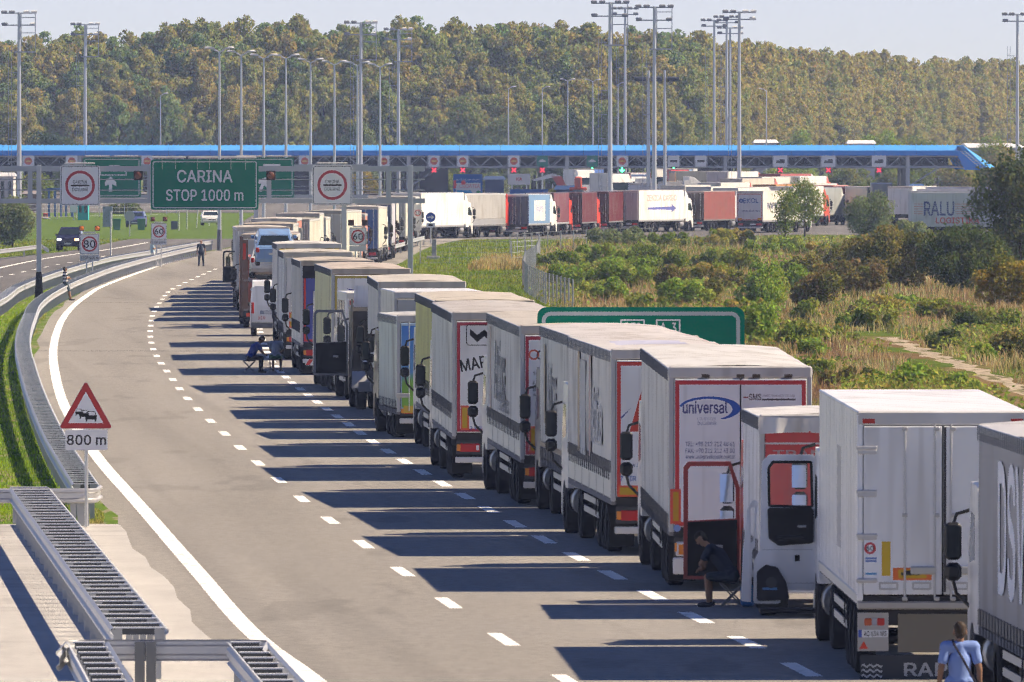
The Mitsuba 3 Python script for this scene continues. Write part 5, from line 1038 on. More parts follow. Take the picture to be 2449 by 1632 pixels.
for k, (px, py, arms, d) in enumerate([(384, 228, (1,), 1960), (1216, 212, (1,), 1960), (1297, 212, (1,), 1965), (1358, 194, (-1, 1), 1960), (1418, 195, (-1, 1), 1965), (1478, 202, (1,), 1970), (1833, 217, (-1,), 1975)]):
    double_lamp(px, py, d, f'slim street lamp standing behind the blue canopy, {ol[k]} from the left of that line', False, arms, .14, .40, 'slim street lamps behind the canopy')
def mast(px, py, d, label, cage=True, r=.34, dark=False, ladder=True, z_base=0.0, spiral=False):
    x, zt = at(px, d), hz(py, d)
    t = thing('floodlight_mast', label, 'mast', 'floodlight masts of the border yard')
    add('pole', tube([(x, d, z_base), (x, d, zt)], [r * .74, r * .42], 10), 'm_metal', PC, t, smooth=35)
    k = sc = d / 1700
    c = (.42, .44, .47)
    if cage:
        w = 1.9
        bars = [bar((x + a, d - .4, zt - 4.6), (x + a, d - .4, zt - .2), .09) for a in (.25, w)] + [bar((x + .25, d - .4, z), (x + w, d - .4, z), .09) for z in (zt - 4.6, zt - 2.4, zt - .6)]
        add('maintenance_cage', cat(bars), 'm_metal', c, t)
        add('platform', box(x - .6, x + w, d - .6, d + .5, zt - 4.7, zt - 4.55), 'm_metal', c, t)
    for z in ((zt - .1, zt - 1.5) if cage else (zt - .1, zt - .9)):
        add('cross_arm', box(x - 1.9, x + 1.9, d - .07, d + .07, z - .07, z + .07), 'm_metal', c, t)
    for i, (a, z) in enumerate([(-1.75, zt + .12), (-.85, zt + .12), (.85, zt + .12), (1.75, zt + .12), (-1.7, zt - 1.3), (1.6, zt - 1.3)] if cage else [(-1.6, zt + .1), (-.7, zt + .1), (.7, zt + .1), (1.6, zt + .1), (1.5, zt - .7), (-1.5, zt - .7)]):
        lit = (a > 0) and not dark  # heads on the right are coloured paler, as if lit
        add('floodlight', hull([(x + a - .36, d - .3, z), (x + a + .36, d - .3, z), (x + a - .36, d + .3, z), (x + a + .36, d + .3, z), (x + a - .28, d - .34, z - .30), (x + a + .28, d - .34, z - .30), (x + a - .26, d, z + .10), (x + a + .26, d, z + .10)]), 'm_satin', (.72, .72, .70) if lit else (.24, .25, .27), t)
    if ladder:
        for a in (-1.25, -.9): add('ladder_rail', tube([(x + a, d, z_base), (x + a, d, zt - 4)], .035, 4, False), 'm_metal', (.4, .42, .45), t)
        add('ladder_rung', cat([bar((x - 1.25, d, z), (x - .3, d, z), .06) for z in np.arange(1, zt - 4, 2.6)]), 'm_metal', (.4, .42, .45), t, kind='stuff')
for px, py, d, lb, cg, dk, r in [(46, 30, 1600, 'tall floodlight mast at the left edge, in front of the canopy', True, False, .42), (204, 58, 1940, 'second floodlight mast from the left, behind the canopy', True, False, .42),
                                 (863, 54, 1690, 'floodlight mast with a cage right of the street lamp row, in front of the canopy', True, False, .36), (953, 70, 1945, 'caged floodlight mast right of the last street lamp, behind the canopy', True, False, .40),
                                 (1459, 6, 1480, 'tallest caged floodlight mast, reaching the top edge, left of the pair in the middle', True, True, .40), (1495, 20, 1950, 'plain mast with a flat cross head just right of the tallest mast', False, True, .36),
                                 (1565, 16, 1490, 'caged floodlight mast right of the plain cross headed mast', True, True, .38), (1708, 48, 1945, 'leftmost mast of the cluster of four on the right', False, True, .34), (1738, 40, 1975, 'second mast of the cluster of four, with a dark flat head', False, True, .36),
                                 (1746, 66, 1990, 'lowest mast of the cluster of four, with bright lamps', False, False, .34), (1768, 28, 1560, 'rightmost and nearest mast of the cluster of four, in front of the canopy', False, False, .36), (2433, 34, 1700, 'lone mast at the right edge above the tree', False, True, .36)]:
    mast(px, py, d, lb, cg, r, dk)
for px, py, lb in ((1551, 186, 'short mast with a dark lamp head left of the caged mast'), (1590, 186, 'short mast with a dark lamp head right of the caged mast')):
    d = 1500.0; x, zt = at(px, d), hz(py, d)
    t = thing('floodlight_mast', lb, 'mast', 'floodlight masts of the border yard')
    add('pole', tube([(x, d, 0), (x, d, zt + .8)], [.24, .14], 8), 'm_metal', PC, t, smooth=35)
    for a in (-1.2, -.6, .6, 1.2): add('floodlight', hull([(x + a - .35, d - .3, zt), (x + a + .35, d - .3, zt), (x + a - .35, d + .3, zt + .1), (x + a + .35, d + .3, zt + .1), (x + a - .3, d - .34, zt - .4), (x + a + .3, d - .34, zt - .4)]), 'm_satin', (.05, .055, .065), t)

# ---------------------------------------------------------------- yard: parked lorries, billboards, booths, fences
Pk = 'lorries parked in the border yard'
def parked(label, px, d, a, L=13.6, H=3.9, side=LG, roof=CREAM, rear=(.55, .56, .58), cab=WHITE, kind='reefer', lvl=0, right=None, **kw):
    return semi('parked_lorry', label, Pk, px, d, a, L=L, H=H, side=side, roof=roof, rear=rear, cab=cab, kind=kind, lvl=lvl, marker=None, axle=2, right=right, z=float(zy(d)), **kw)
parked('white cabbed lorry facing the camera left of the tallest mast', 1462, 1560, 168, cab=(.84, .84, .82), side=(.45, .45, .46), L=9)
parked('white lorry cab between the two caged masts, facing the camera', 1545, 1570, 177, cab=(.86, .86, .84), side=(.5, .1, .1), L=9)
parked('lorry with pale grey double doors between the two caged masts', 1503, 1500, 4, rear=(.62, .63, .68), roof=(.8, .78, .76), H=3.3, L=8)
parked('white lorry cab right of the caged mast, facing right', 1574, 1530, 72, L=2.0, cab=(.86, .86, .84), H=3.2)
t, M, M0, yc = parked('long grey sided trailer with faded lettering behind the white lorries', 1600, 1600, 74, side=(.30, .31, .28), roof=(.5, .47, .44), rear=(.62, .36, .2), L=5.4, H=3.8)
text('TRANS', .8, on_right(M, 2.8, 1.9), 'lettering', t, (.16, .17, .16), width=3.4)
pack = [(1640, 1345, 12, (.76, .74, .68), 'cream roofed trailer behind the brown container lorry'), (1705, 1340, 14, (.78, .76, .72), 'white roofed trailer just behind the red edged lorry'), (1752, 1400, 16, (.72, .68, .62), 'beige roofed trailer in the pack right of the nearest mast'), (1800, 1430, 18, (.62, .30, .10), 'orange topped trailer in the pack'),
        (1838, 1360, 14, (.78, .76, .72), 'bright roofed trailer behind the green sapling'), (1872, 1440, 15, (.60, .62, .60), 'grey roofed trailer at the right end of the pack'), (1668, 1450, 14, (.74, .72, .68), 'pale trailer in the second row of the pack'), (1722, 1500, 16, (.62, .57, .5), 'sand roofed trailer in the third row of the pack'),
        (1770, 1520, 18, (.70, .68, .64), 'whitish trailer in the third row of the pack'), (1815, 1560, 16, (.40, .08, .07), 'red trailer in the rearmost row of the pack'), (1905, 1380, 10, (.36, .40, .42), 'blue grey lorry with a chromed front behind the sapling'), (1935, 1420, 8, (.55, .26, .2), 'dusty red trailer left of the maroon container'), (1860, 1530, 14, (.75, .75, .74), 'white trailer in the rearmost row of the pack'),
        (1690, 1580, 16, (.78, .77, .74), 'white trailer at the back left of the pack'), (1580, 1400, 12, (.70, .68, .64), 'pale roofed trailer behind the white lorry with the blue arrow')]
for px, d, a, cc, lb in pack:
    parked(lb, px, d, a, side=cc, roof=tuple(np.minimum(np.array(cc) * 1.05, .8)), rear=tuple(np.array(cc) * .8), H=3.8 + .1 * (px % 3), cab=(.8, .8, .78) if px % 2 else (.55, .1, .06))
for k, (px, d) in enumerate(((1396, 1680), (1428, 1700), (1640, 1690), (1612, 1720), (1668, 1720))):
    parked(f"{'white blue red cream pale'.split()[k]} lorry under the canopy in the group behind the masts, {ol[k]} from the left", px, d, 172 + 3 * k, side=[(.7, .7, .7), (.1, .2, .5), (.6, .08, .06), (.7, .68, .6), (.6, .62, .66)][k], cab=[(.84, .84, .82), (.1, .2, .55), (.65, .07, .05), (.8, .78, .7), (.3, .45, .65)][k], L=9)
parked('maroon container trailer right of the sapling', 1985, 1420, -2, side=(.14, .02, .03), rear=(.10, .015, .02), roof=(.4, .2, .2), kind='container', H=3.7)
parked('white trailer with plain double doors in front of the green bushes', 2123, 1380, 12, rear=(.70, .72, .73), side=(.66, .68, .7), H=3.95)
t = parked('dark blue lorry front facing the camera, under a black roof spoiler', 2080, 1400, 172, cab=(.02, .035, .07), side=(.1, .12, .16), H=3.9, fair=4.3)
# white trailers of the logistics firm at the right, seen from their shaded side
for k, (px, d, lb) in enumerate(((2203, 1190, 'white trailer with blue striped letters over red letters, half behind the dark tree'), (2196, 1235, 'white trailer roof just behind the blue lettered trailer'), (2215, 1290, 'white trailer roof third back behind the blue lettered trailer'), (2235, 1360, 'white trailer roof farthest back behind the blue lettered trailer'))):
    t = thing('parked_trailer', lb, 'trailer', Pk)
    M = TF(at(px, d), d, 0, 112)
    trailer(t, M @ TF(1.27, 0, 0), 13.6, 3.95, (.66, .66, .72), (.74, .73, .73), (.6, .6, .65), None, False, 'reefer', 1, 900 + k, None, None)
    M = M @ TF(1.27, 0, 0)
    if k == 0:
        R_ = on_right(M, 2.6, 0)
        text('RALU', 1.15, R_ @ TF(0, 0, 2.0), 'lettering', t, (.05, .06, .26), width=2.8); text('LOGISTIKA', .5, R_ @ TF(1.7, 0, 1.3), 'lettering', t, (.62, .05, .04), width=4.0)
        for q in range(5): add('red_stripe', box(-2.3, -1.5, -.012, -.004, 2.1 + q * .21, 2.15 + q * .21), 'm_satin', (.6, .2, .2), t, R_)
        for q in range(5): add('red_stripe', box(1.5, 3.2, -.012, -.004, 2.1 + q * .21, 2.15 + q * .21), 'm_satin', (.6, .2, .2), t, R_)
        for q in range(6): add('white_line', cat([box(-1.42, 1.42, -.014, -.010, 2.12 + q * .18, 2.15 + q * .18) ]), 'm_paint', (.66, .66, .72), t, R_)
def billboard(px0, px1, py0, py1, d, label):
    t = thing('billboard', label, 'billboard')
    x0, x1, z1, z0 = at(px0, d), at(px1, d), hz(py0, d), hz(py1, d)
    M = TF((x0 + x1) / 2, d, (z0 + z1) / 2); w, h = x1 - x0, z1 - z0
    panel(w, h, .2, M, t, (.03, .13, .40), r=.05)
    add('field', box(-w / 2 + .25, w / 2 - .2, -.02, -.005, -h / 2 + .2, h / 2 - .9), 'm_satin', (.52, .55, .56), t, M)
    for cx, cz, r, cc in ((-.15 * w, .12 * h, .08 * w, (.6, .04, .05)), (-.43 * w, .02 * h, .05 * w, (.6, .04, .05)), (.36 * w, -.36 * h, .09 * w, (.03, .28, .12))): add('blob_motif', ring(0, r), 'm_satin', cc, t, M @ TF(cx, -.02, cz))
    add('red_band', box(-w * .49, -w * .40, -.03, -.018, -.15 * h, .22 * h), 'm_satin', (.6, .04, .05), t, M)
    add('blue_band', prism(Polygon([(-.4 * w, -.48 * h), (-.38 * w, -.22 * h), (.1 * w, -.22 * h), (.2 * w, -.48 * h)]), .01, 'y'), 'm_satin', (.03, .28, .60), t, M @ TF(0, -.022, 0))
    text('CROATIA', .13 * w, M @ TF(.06 * w, -.03, -.12 * h), 'lettering', t, (.62, .25, .28), width=.7 * w)
    text('REPUBLIKA HRVATSKA', .05 * w, M @ TF(0, -.01, h / 2 - .65), 'lettering', t, (.35, .45, .6), width=.8 * w)
    for sd in (-1, 1): pole(x0 + w / 2 + sd * w * .35, d + .35, z0 + h * .5, .14, STEEL, t, 'post')
billboard(1084, 1154, 417, 470, 1420, 'tourist billboard with red, blue and green shapes on white above the grey tarpaulin lorry')
billboard(1219, 1310, 453, 500, 1400, 'wide blue topped billboard half hidden behind the white roofed far lorry')
def shed(name, label, px0, px1, z0, z1, d, depth, wall, roofc, cat_='building', roof_over=.3, win=0):
    t = thing(name, label, cat_)
    x0, x1 = at(px0, d), at(px1, d)
    add('wall', box(x0, x1, d, d + depth, z0, z1 - .2), 'm_matte', wall, t)
    add('roof', hull([(x0 - roof_over, d - roof_over, z1 - .2), (x1 + roof_over, d - roof_over, z1 - .2), (x0 - roof_over, d + depth, z1 - .2), (x1 + roof_over, d + depth, z1 - .2), (x0, d + depth * .5, z1 + (x1 - x0) * .04 + .15), (x1, d + depth * .5, z1 + (x1 - x0) * .04 + .15)]), 'm_satin', roofc, t)
    for k in range(win):
        a = x0 + (x1 - x0) * (k + .25) / win
        add('window', box(a, a + (x1 - x0) / win * .5, d - .03, d + .02, z0 + 1.0, z1 - .8), 'm_glass', None, t)
    return t
shed('booth', 'dark blue container office below the lane signs, right of the tourist billboard', 1160, 1205, 0, 4.2, 1640, 4, (.04, .07, .16), (.05, .08, .16), 'booth')
shed('booth', 'navy blue hut behind the red lorry cabs', 1330, 1392, 0, 3.2, 1580, 4, (.03, .05, .13), (.03, .06, .16), 'booth')
shed('booth', 'blue container office right of the white double doored trailer', 2178, 2208, 0, 3.6, 1520, 5, (.03, .08, .22), (.04, .10, .25), 'booth')
shed('warehouse', 'distant grey warehouse with a bright white sloping roof right of the canopy end', 2320, 2450, 0, 8.0, 2060, 60, (.40, .42, .46), (.80, .80, .80), win=0)
shed('warehouse', 'small distant shed with a white roof right of the mast cluster', 1806, 1858, 0, 8.7, 1990, 12, (.4, .4, .4), (.8, .8, .8))
shed('warehouse', 'low distant grey shed behind the right part of the canopy', 2030, 2092, 0, 8.6, 1995, 12, (.45, .46, .48), (.78, .78, .78))
t = thing('excavator_cab', 'orange red machine beside the navy blue hut', 'machine')
for b, cc in ((box(at(1374, 1570), at(1392, 1570), 1570, 1572, 3.1, 4.5, .15), (.7, .10, .05)), (box(at(1362, 1570), at(1404, 1570), 1571, 1573, 2.9, 3.3, .1), (.65, .10, .05)), (box(at(1370, 1570), at(1396, 1570), 1570.5, 1573, 0, 3.0, .1), (.05, .06, .09))): add('body_panel', b, 'm_paint', cc, t)
t = thing('tent', 'red and white sloping tarpaulin roof left of the navy blue hut', 'tent')
d = 1660.0
add('red_slope', hull([(at(1318, d), d, hz(421, d)), (at(1342, d), d, hz(421, d)), (at(1340, d), d, hz(455, d)), (at(1357, d), d, hz(449, d)), (at(1318, d), d + 3, hz(421, d)), (at(1342, d), d + 3, hz(421, d)), (at(1357, d), d + 3, hz(449, d))]), 'm_tarp', (.62, .10, .09), t)
add('white_top', hull([(at(1272, d), d, hz(430, d)), (at(1320, d), d, hz(415, d)), (at(1342, d), d, hz(421, d)), (at(1318, d), d, hz(423, d)), (at(1278, d), d, hz(434, d)), (at(1320, d), d + 3, hz(416, d))]), 'm_tarp', (.76, .76, .74), t)
add('pole', cat([tube([(at(p, d), d + .5, 0), (at(p, d), d + .5, hz(440, d))], .08, 6) for p in (1285, 1322, 1352)]), 'm_metal', STEEL, t)
t = thing('notice_board', 'white board with red letters hanging below the canopy', 'sign')
M = TF(at(1242, 1700), 1700, hz(429, 1700)); panel(52 / FOCAL * 1700, 26 / FOCAL * 1700, .1, M, t, (.74, .74, .72)); text('KA', .42, M @ TF(0, -.01, -.2), 'lettering', t, (.6, .05, .05))
for q in (-.9, .9): pole(at(1242, 1700) + q, 1700.2, hz(429, 1700), .08, STEEL, t, 'post')
# traffic signs near the far row
t = thing('direction_arrow_sign', 'round blue arrow sign with a white plate in front of the white box lorry', 'road sign'); d = 1120.0
M = TF(at(1030, d), d, hz(520, d)); add('disc', ring(0, .40, .03), 'm_satin', (.04, .10, .42), t, M @ TF(0, .03, 0))
add('arrow', prism(Polygon([(-.28, -.05), (.08, -.05), (.06, -.18), (.3, 0), (.06, .18), (.08, .05), (-.28, .05)]), .006, 'y'), 'm_satin', SIGNW, t, M); panel(.72, .36, .03, TF(at(1030, d), d, hz(539, d)), t, SIGNW, name='plate'); add('pictogram', box(-.2, .2, -.01, 0, -.07, .09), 'm_matte', BLACK, t, TF(at(1030, d), d, hz(539, d)))
pole(at(1030, d), d + .08, hz(510, d), .05, STEEL, t)
t = thing('limit_sign', 'narrow white sign with a red ringed 10 beside the right gantry post', 'road sign'); d = 1100.0
M = TF(at(999, d), d, hz(520, d)); panel(.62, 2.1, .04, M, t, (.60, .61, .63)); add('red_ring', ring(.19, .26), 'm_satin', (.5, .04, .05), t, M @ TF(0, -.003, .35)); text('10', .26, M @ TF(0, -.006, .22), 'lettering', t, (.05, .05, .06))
add('pictogram', prism(Polygon([(-.1, -.5), (-.02, -.5), (.12, -.25), (.04, -.25)]), .006, 'y'), 'm_matte', (.06, .06, .07), t, M); pole(at(999, d), d + .1, hz(500, d), .06, STEEL, t)
t = thing('attenuator', 'yellow barrier end block behind the grey 60 sign', 'crash barrier'); d = 1000.0
add('block', box(at(898, d), at(916, d), d, d + 1, hz(606, d), hz(580, d), .08), 'm_satin', (.62, .48, .08), t); add('arm', tube([(at(916, d), d, hz(600, d)), (at(922, d), d, hz(575, d)), (at(932, d), d, hz(568, d))], .12, 7), 'm_satin', (.60, .47, .08), t)
t = thing('crash_barrier', 'short low guard rail on the grass right of the queue', 'crash barrier')
gp = np.array([site(x, y, .7) for x, y in [(925, 592), (960, 583), (985, 574), (1015, 566)]]); add('beam', sweep(np.column_stack([gp, 0 * gp[:, 0]]), WBC + [0, .45]), 'm_metal', ZN, t)
for x, y in gp: add('post', box(x - .1, x, y - .03, y + .03, 0, .7), 'm_metal', ZN2, t)
t = thing('gantry_column', 'grey concrete stub column on the grass below the white box lorry', 'column'); x, y = site(1038, 621); add('shaft', box(x - .16, x + .16, y, y + .3, 0, hz(572, y), .02), 'm_matte', (.33, .34, .36), t); add('footing', box(x - .5, x + .4, y - .2, y + .6, 0, .25, .03), 'm_matte', (.4, .4, .4), t)
# left background: barrier boom, booths, bins, cars
t = thing('barrier_boom', 'red and white barrier boom with a red drive cabinet behind the left gantry post', 'barrier'); d = 1450.0
X = lambda p: at(p, d); add('cabinet', box(X(103), X(114), d, d + .5, 0, hz(510, d), .04), 'm_paint', (.62, .06, .06), t); add('boom', tube([(X(70), d, hz(515, d)), (X(120), d, hz(524, d))], .07, 6), 'm_satin', (.74, .72, .72), t)
for p in (72, 85, 97): add('red_band', tube([(X(p), d - .01, hz(515 + (p - 70) * .18, d)), (X(p + 5), d - .01, hz(516 + (p - 70) * .18, d))], .08, 6), 'm_satin', (.6, .1, .1), t)
add('rest_post', tube([(X(70), d, 0), (X(70), d, hz(513, d))], .12, 6), 'm_satin', (.5, .3, .28), t)
shed('booth', 'brown grey booth beside the left gantry post', 58, 92, 0, 2.9, 1520, 5, (.26, .21, .19), (.3, .26, .24), 'booth')
shed('booth', 'white walled office at the far left below the canopy', -20, 32, 0, 4.6, 1640, 8, (.52, .50, .48), (.6, .6, .6), 'building', win=3)
for k, (a, b, lb) in enumerate(((117, 146, 'left blue steel portal frame behind the green verge'), (158, 172, 'right blue steel portal frame behind the green verge'))):
    t = thing('portal_frame', lb, 'frame'); d = 1470.0
    for p in np.linspace(a, b, 3 if k == 0 else 2): add('upright', box(at(p, d) - .12, at(p, d) + .12, d, d + .3, 0, 3.2), 'm_satin', (.05, .13, .38), t)
    add('cross_beam', box(at(a, d) - .2, at(b, d) + .2, d, d + .3, 3.2, 3.5), 'm_satin', (.06, .15, .40), t)
t = shed('kiosk', 'turquoise kiosk between the blue frames and the green verge', 186, 211, 0, 2.7, 1440, 3, (.04, .42, .44), (.05, .5, .52), 'kiosk', win=2)
t = thing('notice_board', 'small white notice board left of the turquoise kiosk', 'sign'); panel(.75, .8, .05, TF(at(176, 1440), 1440, hz(499, 1440)), t, SIGNW); pole(at(176, 1440), 1440.1, hz(499, 1440), .05, STEEL, t, 'post')
t = thing('metal_cabinet', 'grey blue ribbed metal cabinet on the verge above the 80 sign', 'cabinet'); d = 1240.0
for k in range(5): add('rib_panel', box(at(246 + k * 4.6, d), at(250 + k * 4.6, d), d, d + .6, hz(543, d), hz(494, d)), 'm_satin', (.28, .33, .42), t)
for p, lb in ((279, 'left'), (338, 'right')):
    t = thing('waste_bin', f'green wheeled waste bin, {lb} one of the two on the verge', 'bin'); d = 1290.0; x = at(p, d)
    add('body', hull([(x - .3, d, 0.1), (x + .3, d, .1), (x - .3, d + .6, .1), (x + .3, d + .6, .1), (x - .38, d, 1.05), (x + .38, d, 1.05), (x - .38, d + .7, 1.05), (x + .38, d + .7, 1.05)]), 'm_satin', (.05, .20, .09), t); add('lid', box(x - .4, x + .4, d - .05, d + .7, 1.05, 1.16, .03), 'm_satin', (.05, .22, .10), t)
t = thing('round_sign_back', 'back of a round grey road sign on a post on the verge', 'road sign'); d = 1215.0; add('disc', ring(0, .46, .03), 'm_metal', (.42, .43, .45), t, TF(at(310, d), d, hz(517, d))); pole(at(310, d), d + .06, hz(505, d), .045, STEEL, t)
car('hatchback', 'blue car parked between the two green bins', TF(at(330, 1310), 1312, .25, 184), (.03, .06, .22), 4.2, 1.75, 1.5)
car('saloon_car', 'white car parked beyond the verge under the big green sign', TF(at(500, 1330), 1331, .3, 176), (.76, .76, .76), 4.5, 1.78, 1.42, hatch=False)
t = thing('metal_box', 'dark grey metal box on the verge right of the far 60 sign', 'cabinet'); x, y = site(417, 549); add('body', box(x - .32, x + .32, y, y + .5, 0, .75, .03), 'm_satin', (.10, .12, .15), t); add('lid', box(x - .36, x + .36, y - .03, y + .53, .75, .8), 'm_satin', (.13, .15, .18), t)
for k, (px, y0, h) in enumerate(((447, 549, 2.2), (470, 545, 1.9), (265, 640, 3.6), (205, 530, 2.0), (500, 540, 1.8), (428, 552, 1.7))):
    t = thing('marker_post', ['white post right of the metal box', 'leaning white post under the big green sign', 'thin tall grey pole on the central strip right of the 80 sign', 'white post above the orange beacons', 'white post left of the first street lamp', 'white post touching the metal box'][k], 'post'); x, y = site(px, y0)
    add('shaft', tube([(x, y, 0), (x + (.15 if k == 1 else 0), y, h)], .04, 6), 'm_satin', (.66, .66, .66), t); add('cap', tube([(x + (.15 if k == 1 else 0), y, h), (x + (.15 if k == 1 else 0), y, h + .1)], .05, 6), 'm_satin', (.4, .4, .4), t)
# wire fences
def fence(name, label, pts, h=1.5, every=4.0, wires=6, col=(.42, .46, .50), mesh_step=.35):
    t = thing(name, label, 'fence')
    p = np.array([site(*q) for q in pts]); L = np.r_[0, np.cumsum(np.linalg.norm(np.diff(p, axis=0), axis=1))]
    n = max(2, int(L[-1] / every)); ss = np.linspace(0, L[-1], n + 1)
    q = np.column_stack([np.interp(ss, L, p[:, k]) for k in (0, 1)])
    for x, y in q: add('post', tube([(x, y, 0), (x, y, h)], .04, 6), 'm_metal', (.45, .48, .50), t)
    add('wire', cat([tube([(x, y, z) for x, y in q], .012, 3, False) for z in np.linspace(.1, h - .05, wires)]), 'm_matte', col, t, kind='stuff')
    sv = np.arange(0, L[-1], mesh_step); xv, yv = np.interp(sv, L, p[:, 0]), np.interp(sv, L, p[:, 1])
    add('mesh_wire', cat([tube([(x, y, .05), (x, y, h - .05)], .007, 3, False) for x, y in zip(xv, yv)]), 'm_matte', col, t, kind='stuff')
fence('wire_fence', 'curving wire mesh fence between the mown grass and the scrub', [(1370, 748), (1305, 728), (1262, 705), (1250, 690), (1256, 665), (1283, 645), (1291, 622)], 1.6, 5, 5, (.12, .14, .17), 1.3)
fence('wire_fence', 'straight wire fence with pale posts across the grass in front of the far lorries', [(1005, 632), (1090, 632), (1155, 633), (1223, 634), (1290, 628)], 1.6, 9, 5, mesh_step=2)
fence('wire_fence', 'low wire fence along the foot of the far lorry row', [(1220, 606), (1300, 597), (1420, 590), (1560, 586)], 1.4, 8, 3, (.2, .22, .24), 2.5)
fence('wire_fence', 'thin wire fence behind the green verge at the far left', [(60, 533), (160, 530), (260, 528), (380, 526), (520, 520)], 1.9, 9, 5, mesh_step=3)

# ---------------------------------------------------------------- people
def limb(a, b, ra, rb):
    A = m3.Manifold.sphere(ra, 14).translate([float(q) for q in a]); B = m3.Manifold.sphere(rb, 14).translate([float(q) for q in b])
    return m3.Manifold.batch_hull([A, B])
def blend(parts, edge=.035, it=8):
    m = m3.Manifold.batch_boolean(parts, m3.OpType.Add).refine_to_length(edge).to_mesh()
    tm = trimesh.Trimesh(np.array(m.vert_properties[:, :3]), np.array(m.tri_verts), process=True)
    trimesh.smoothing.filter_taubin(tm, iterations=it)
    return np.array(tm.vertices), np.array(tm.faces)
def person(label, M, J, shirt, legs, shoes=(.03, .03, .03), skin=(.36, .20, .13), hair=(.02, .015, .012), shorts=False, stripes=None, face=(0, 1, 0), short_sleeve=True, hands=True, bald=False):
    t = thing('person', label, 'person')
    V = {k: np.array(v, float) for k, v in J.items()}
    hd, nk = V['head'], V['neck']; f = np.array(face, float); f /= np.linalg.norm(f)
    up = hd - nk; up /= np.linalg.norm(up); rt = np.cross(f, up); rt /= np.linalg.norm(rt); f = np.cross(up, rt)
    P = []
    for s in 'LR':
        P += [limb(V['sh' + s], V['el' + s], .052, .042), limb(V['el' + s], V['wr' + s], .042, .029), limb(V['hip' + s], V['kn' + s], .085, .058), limb(V['kn' + s], V['an' + s], .056, .038), limb(V['an' + s] - [0, 0, .03], V['toe' + s], .04, .032)]
        if hands:
            w, e = V['wr' + s], V['el' + s]; dr_ = w - e; dr_ /= np.linalg.norm(dr_); hdir = np.array(V.get('hd' + s, dr_)); hdir = hdir / np.linalg.norm(hdir)
            sd = np.cross(hdir, [0, 0, 1.0]); sd = sd / (np.linalg.norm(sd) + 1e-9); nn = np.cross(sd, hdir)
            palm = w + hdir * .075
            P += [limb(w, palm, .026, .032), limb(w + hdir * .03 + sd * .02, palm + sd * .02, .02, .02), limb(w + hdir * .03 - sd * .02, palm - sd * .02, .02, .02)]
            for q, ln in zip((-.03, -.011, .009, .028), (.062, .078, .074, .055)):
                b0 = palm + sd * q; b1 = b0 + hdir * ln * .55 - nn * .012; b2 = b1 + hdir * ln * .35 - nn * .03
                P += [limb(b0, b1, .0095, .009), limb(b1, b2, .009, .0078)]
            tb = w + hdir * .035 - sd * .03
            P += [limb(tb, tb + hdir * .03 - sd * .025 - nn * .01, .011, .0105), limb(tb + hdir * .03 - sd * .025 - nn * .01, tb + hdir * .06 - sd * .028 - nn * .022, .0105, .009)]
    wst, ch = V['waist'], V['chest']; pv = (V['hipL'] + V['hipR']) / 2
    P += [limb(V['hipL'], V['hipR'], .10, .10), limb(pv, wst, .12, .115), limb(wst, ch, .115, .135), limb(V['shL'], V['shR'], .07, .07), limb(ch, (V['shL'] + V['shR']) / 2, .125, .08), limb((V['shL'] + V['shR']) / 2, nk, .07, .055), limb(nk, hd - up * .05, .054, .055)]
    P += [limb(hd + up * .03 - f * .015, hd + up * .02 + f * .015, .086, .082), limb(hd, hd - up * .085 + f * .045, .074, .038), limb(hd + f * .085 + up * .01, hd + f * .10 - up * .03, .011, .015)]
    P += [limb(hd + rt * .078 * s - f * .01, hd + rt * .083 * s - f * .012 - up * .035, .016, .012) for s in (-1, 1)]
    add('body', blend(P, .022, 5), 'm_skin', skin, t, M, True)
    for s in (-1, 1): add('eye', blend([limb(hd + f * .079 + rt * .031 * s + up * .015, hd + f * .080 + rt * .034 * s + up * .015, .0095, .0095)], .01, 1), 'm_matte', (.04, .03, .03), t, M, True)
    add('mouth', blend([limb(hd + f * .082 - rt * .02 - up * .062, hd + f * .082 + rt * .02 - up * .062, .006, .006)], .01, 1), 'm_skin', (.25, .09, .08), t, M, True)
    if not bald: add('hair', blend([limb(hd + up * .052 - f * .028, hd + up * .045 + f * .012, .084, .080), limb(hd + up * .03 - f * .035, hd - up * .03 - f * .045, .08, .066)], .025, 4), 'm_matte', hair, t, M, True)
    S = [limb(V['hipL'] + (wst - pv) * .35, V['hipR'] + (wst - pv) * .35, .115, .115), limb(pv + (wst - pv) * .3, wst, .145, .14), limb(wst, ch, .14, .152), limb(V['shL'], V['shR'], .082, .082), limb(ch, (V['shL'] + V['shR']) / 2, .14, .09)]
    for s in 'LR':
        e = V['sh' + s] + (V['el' + s] - V['sh' + s]) * (.62 if short_sleeve else 1.0); S.append(limb(V['sh' + s], e, .072, .066))
        if not short_sleeve: S.append(limb(V['el' + s], V['el' + s] + (V['wr' + s] - V['el' + s]) * .85, .058, .045))
    v, fa = blend(S, .022 if stripes else .03, 4)
    sh_ = add('shirt', (v, fa), 'm_matte', shirt if stripes is None else np.where((((v - pv) @ ((ch - pv) / np.linalg.norm(ch - pv)) / .085).astype(int) % 2 == 0)[:, None], np.array(shirt), np.array(stripes)), t, M, True)
    B = [limb(V['hipL'], V['hipR'], .122, .122), limb(pv, pv + (wst - pv) * .5, .13, .13)]
    for s in 'LR':
        k_ = V['kn' + s]
        B.append(limb(V['hip' + s], V['hip' + s] + (k_ - V['hip' + s]) * (.92 if shorts else 1), .10, .078))
        if not shorts: B.append(limb(k_, k_ + (V['an' + s] - k_) * .95, .074, .056))
    add('shorts' if shorts else 'trousers', blend(B, .03, 4), 'm_matte', legs, t, M, True)
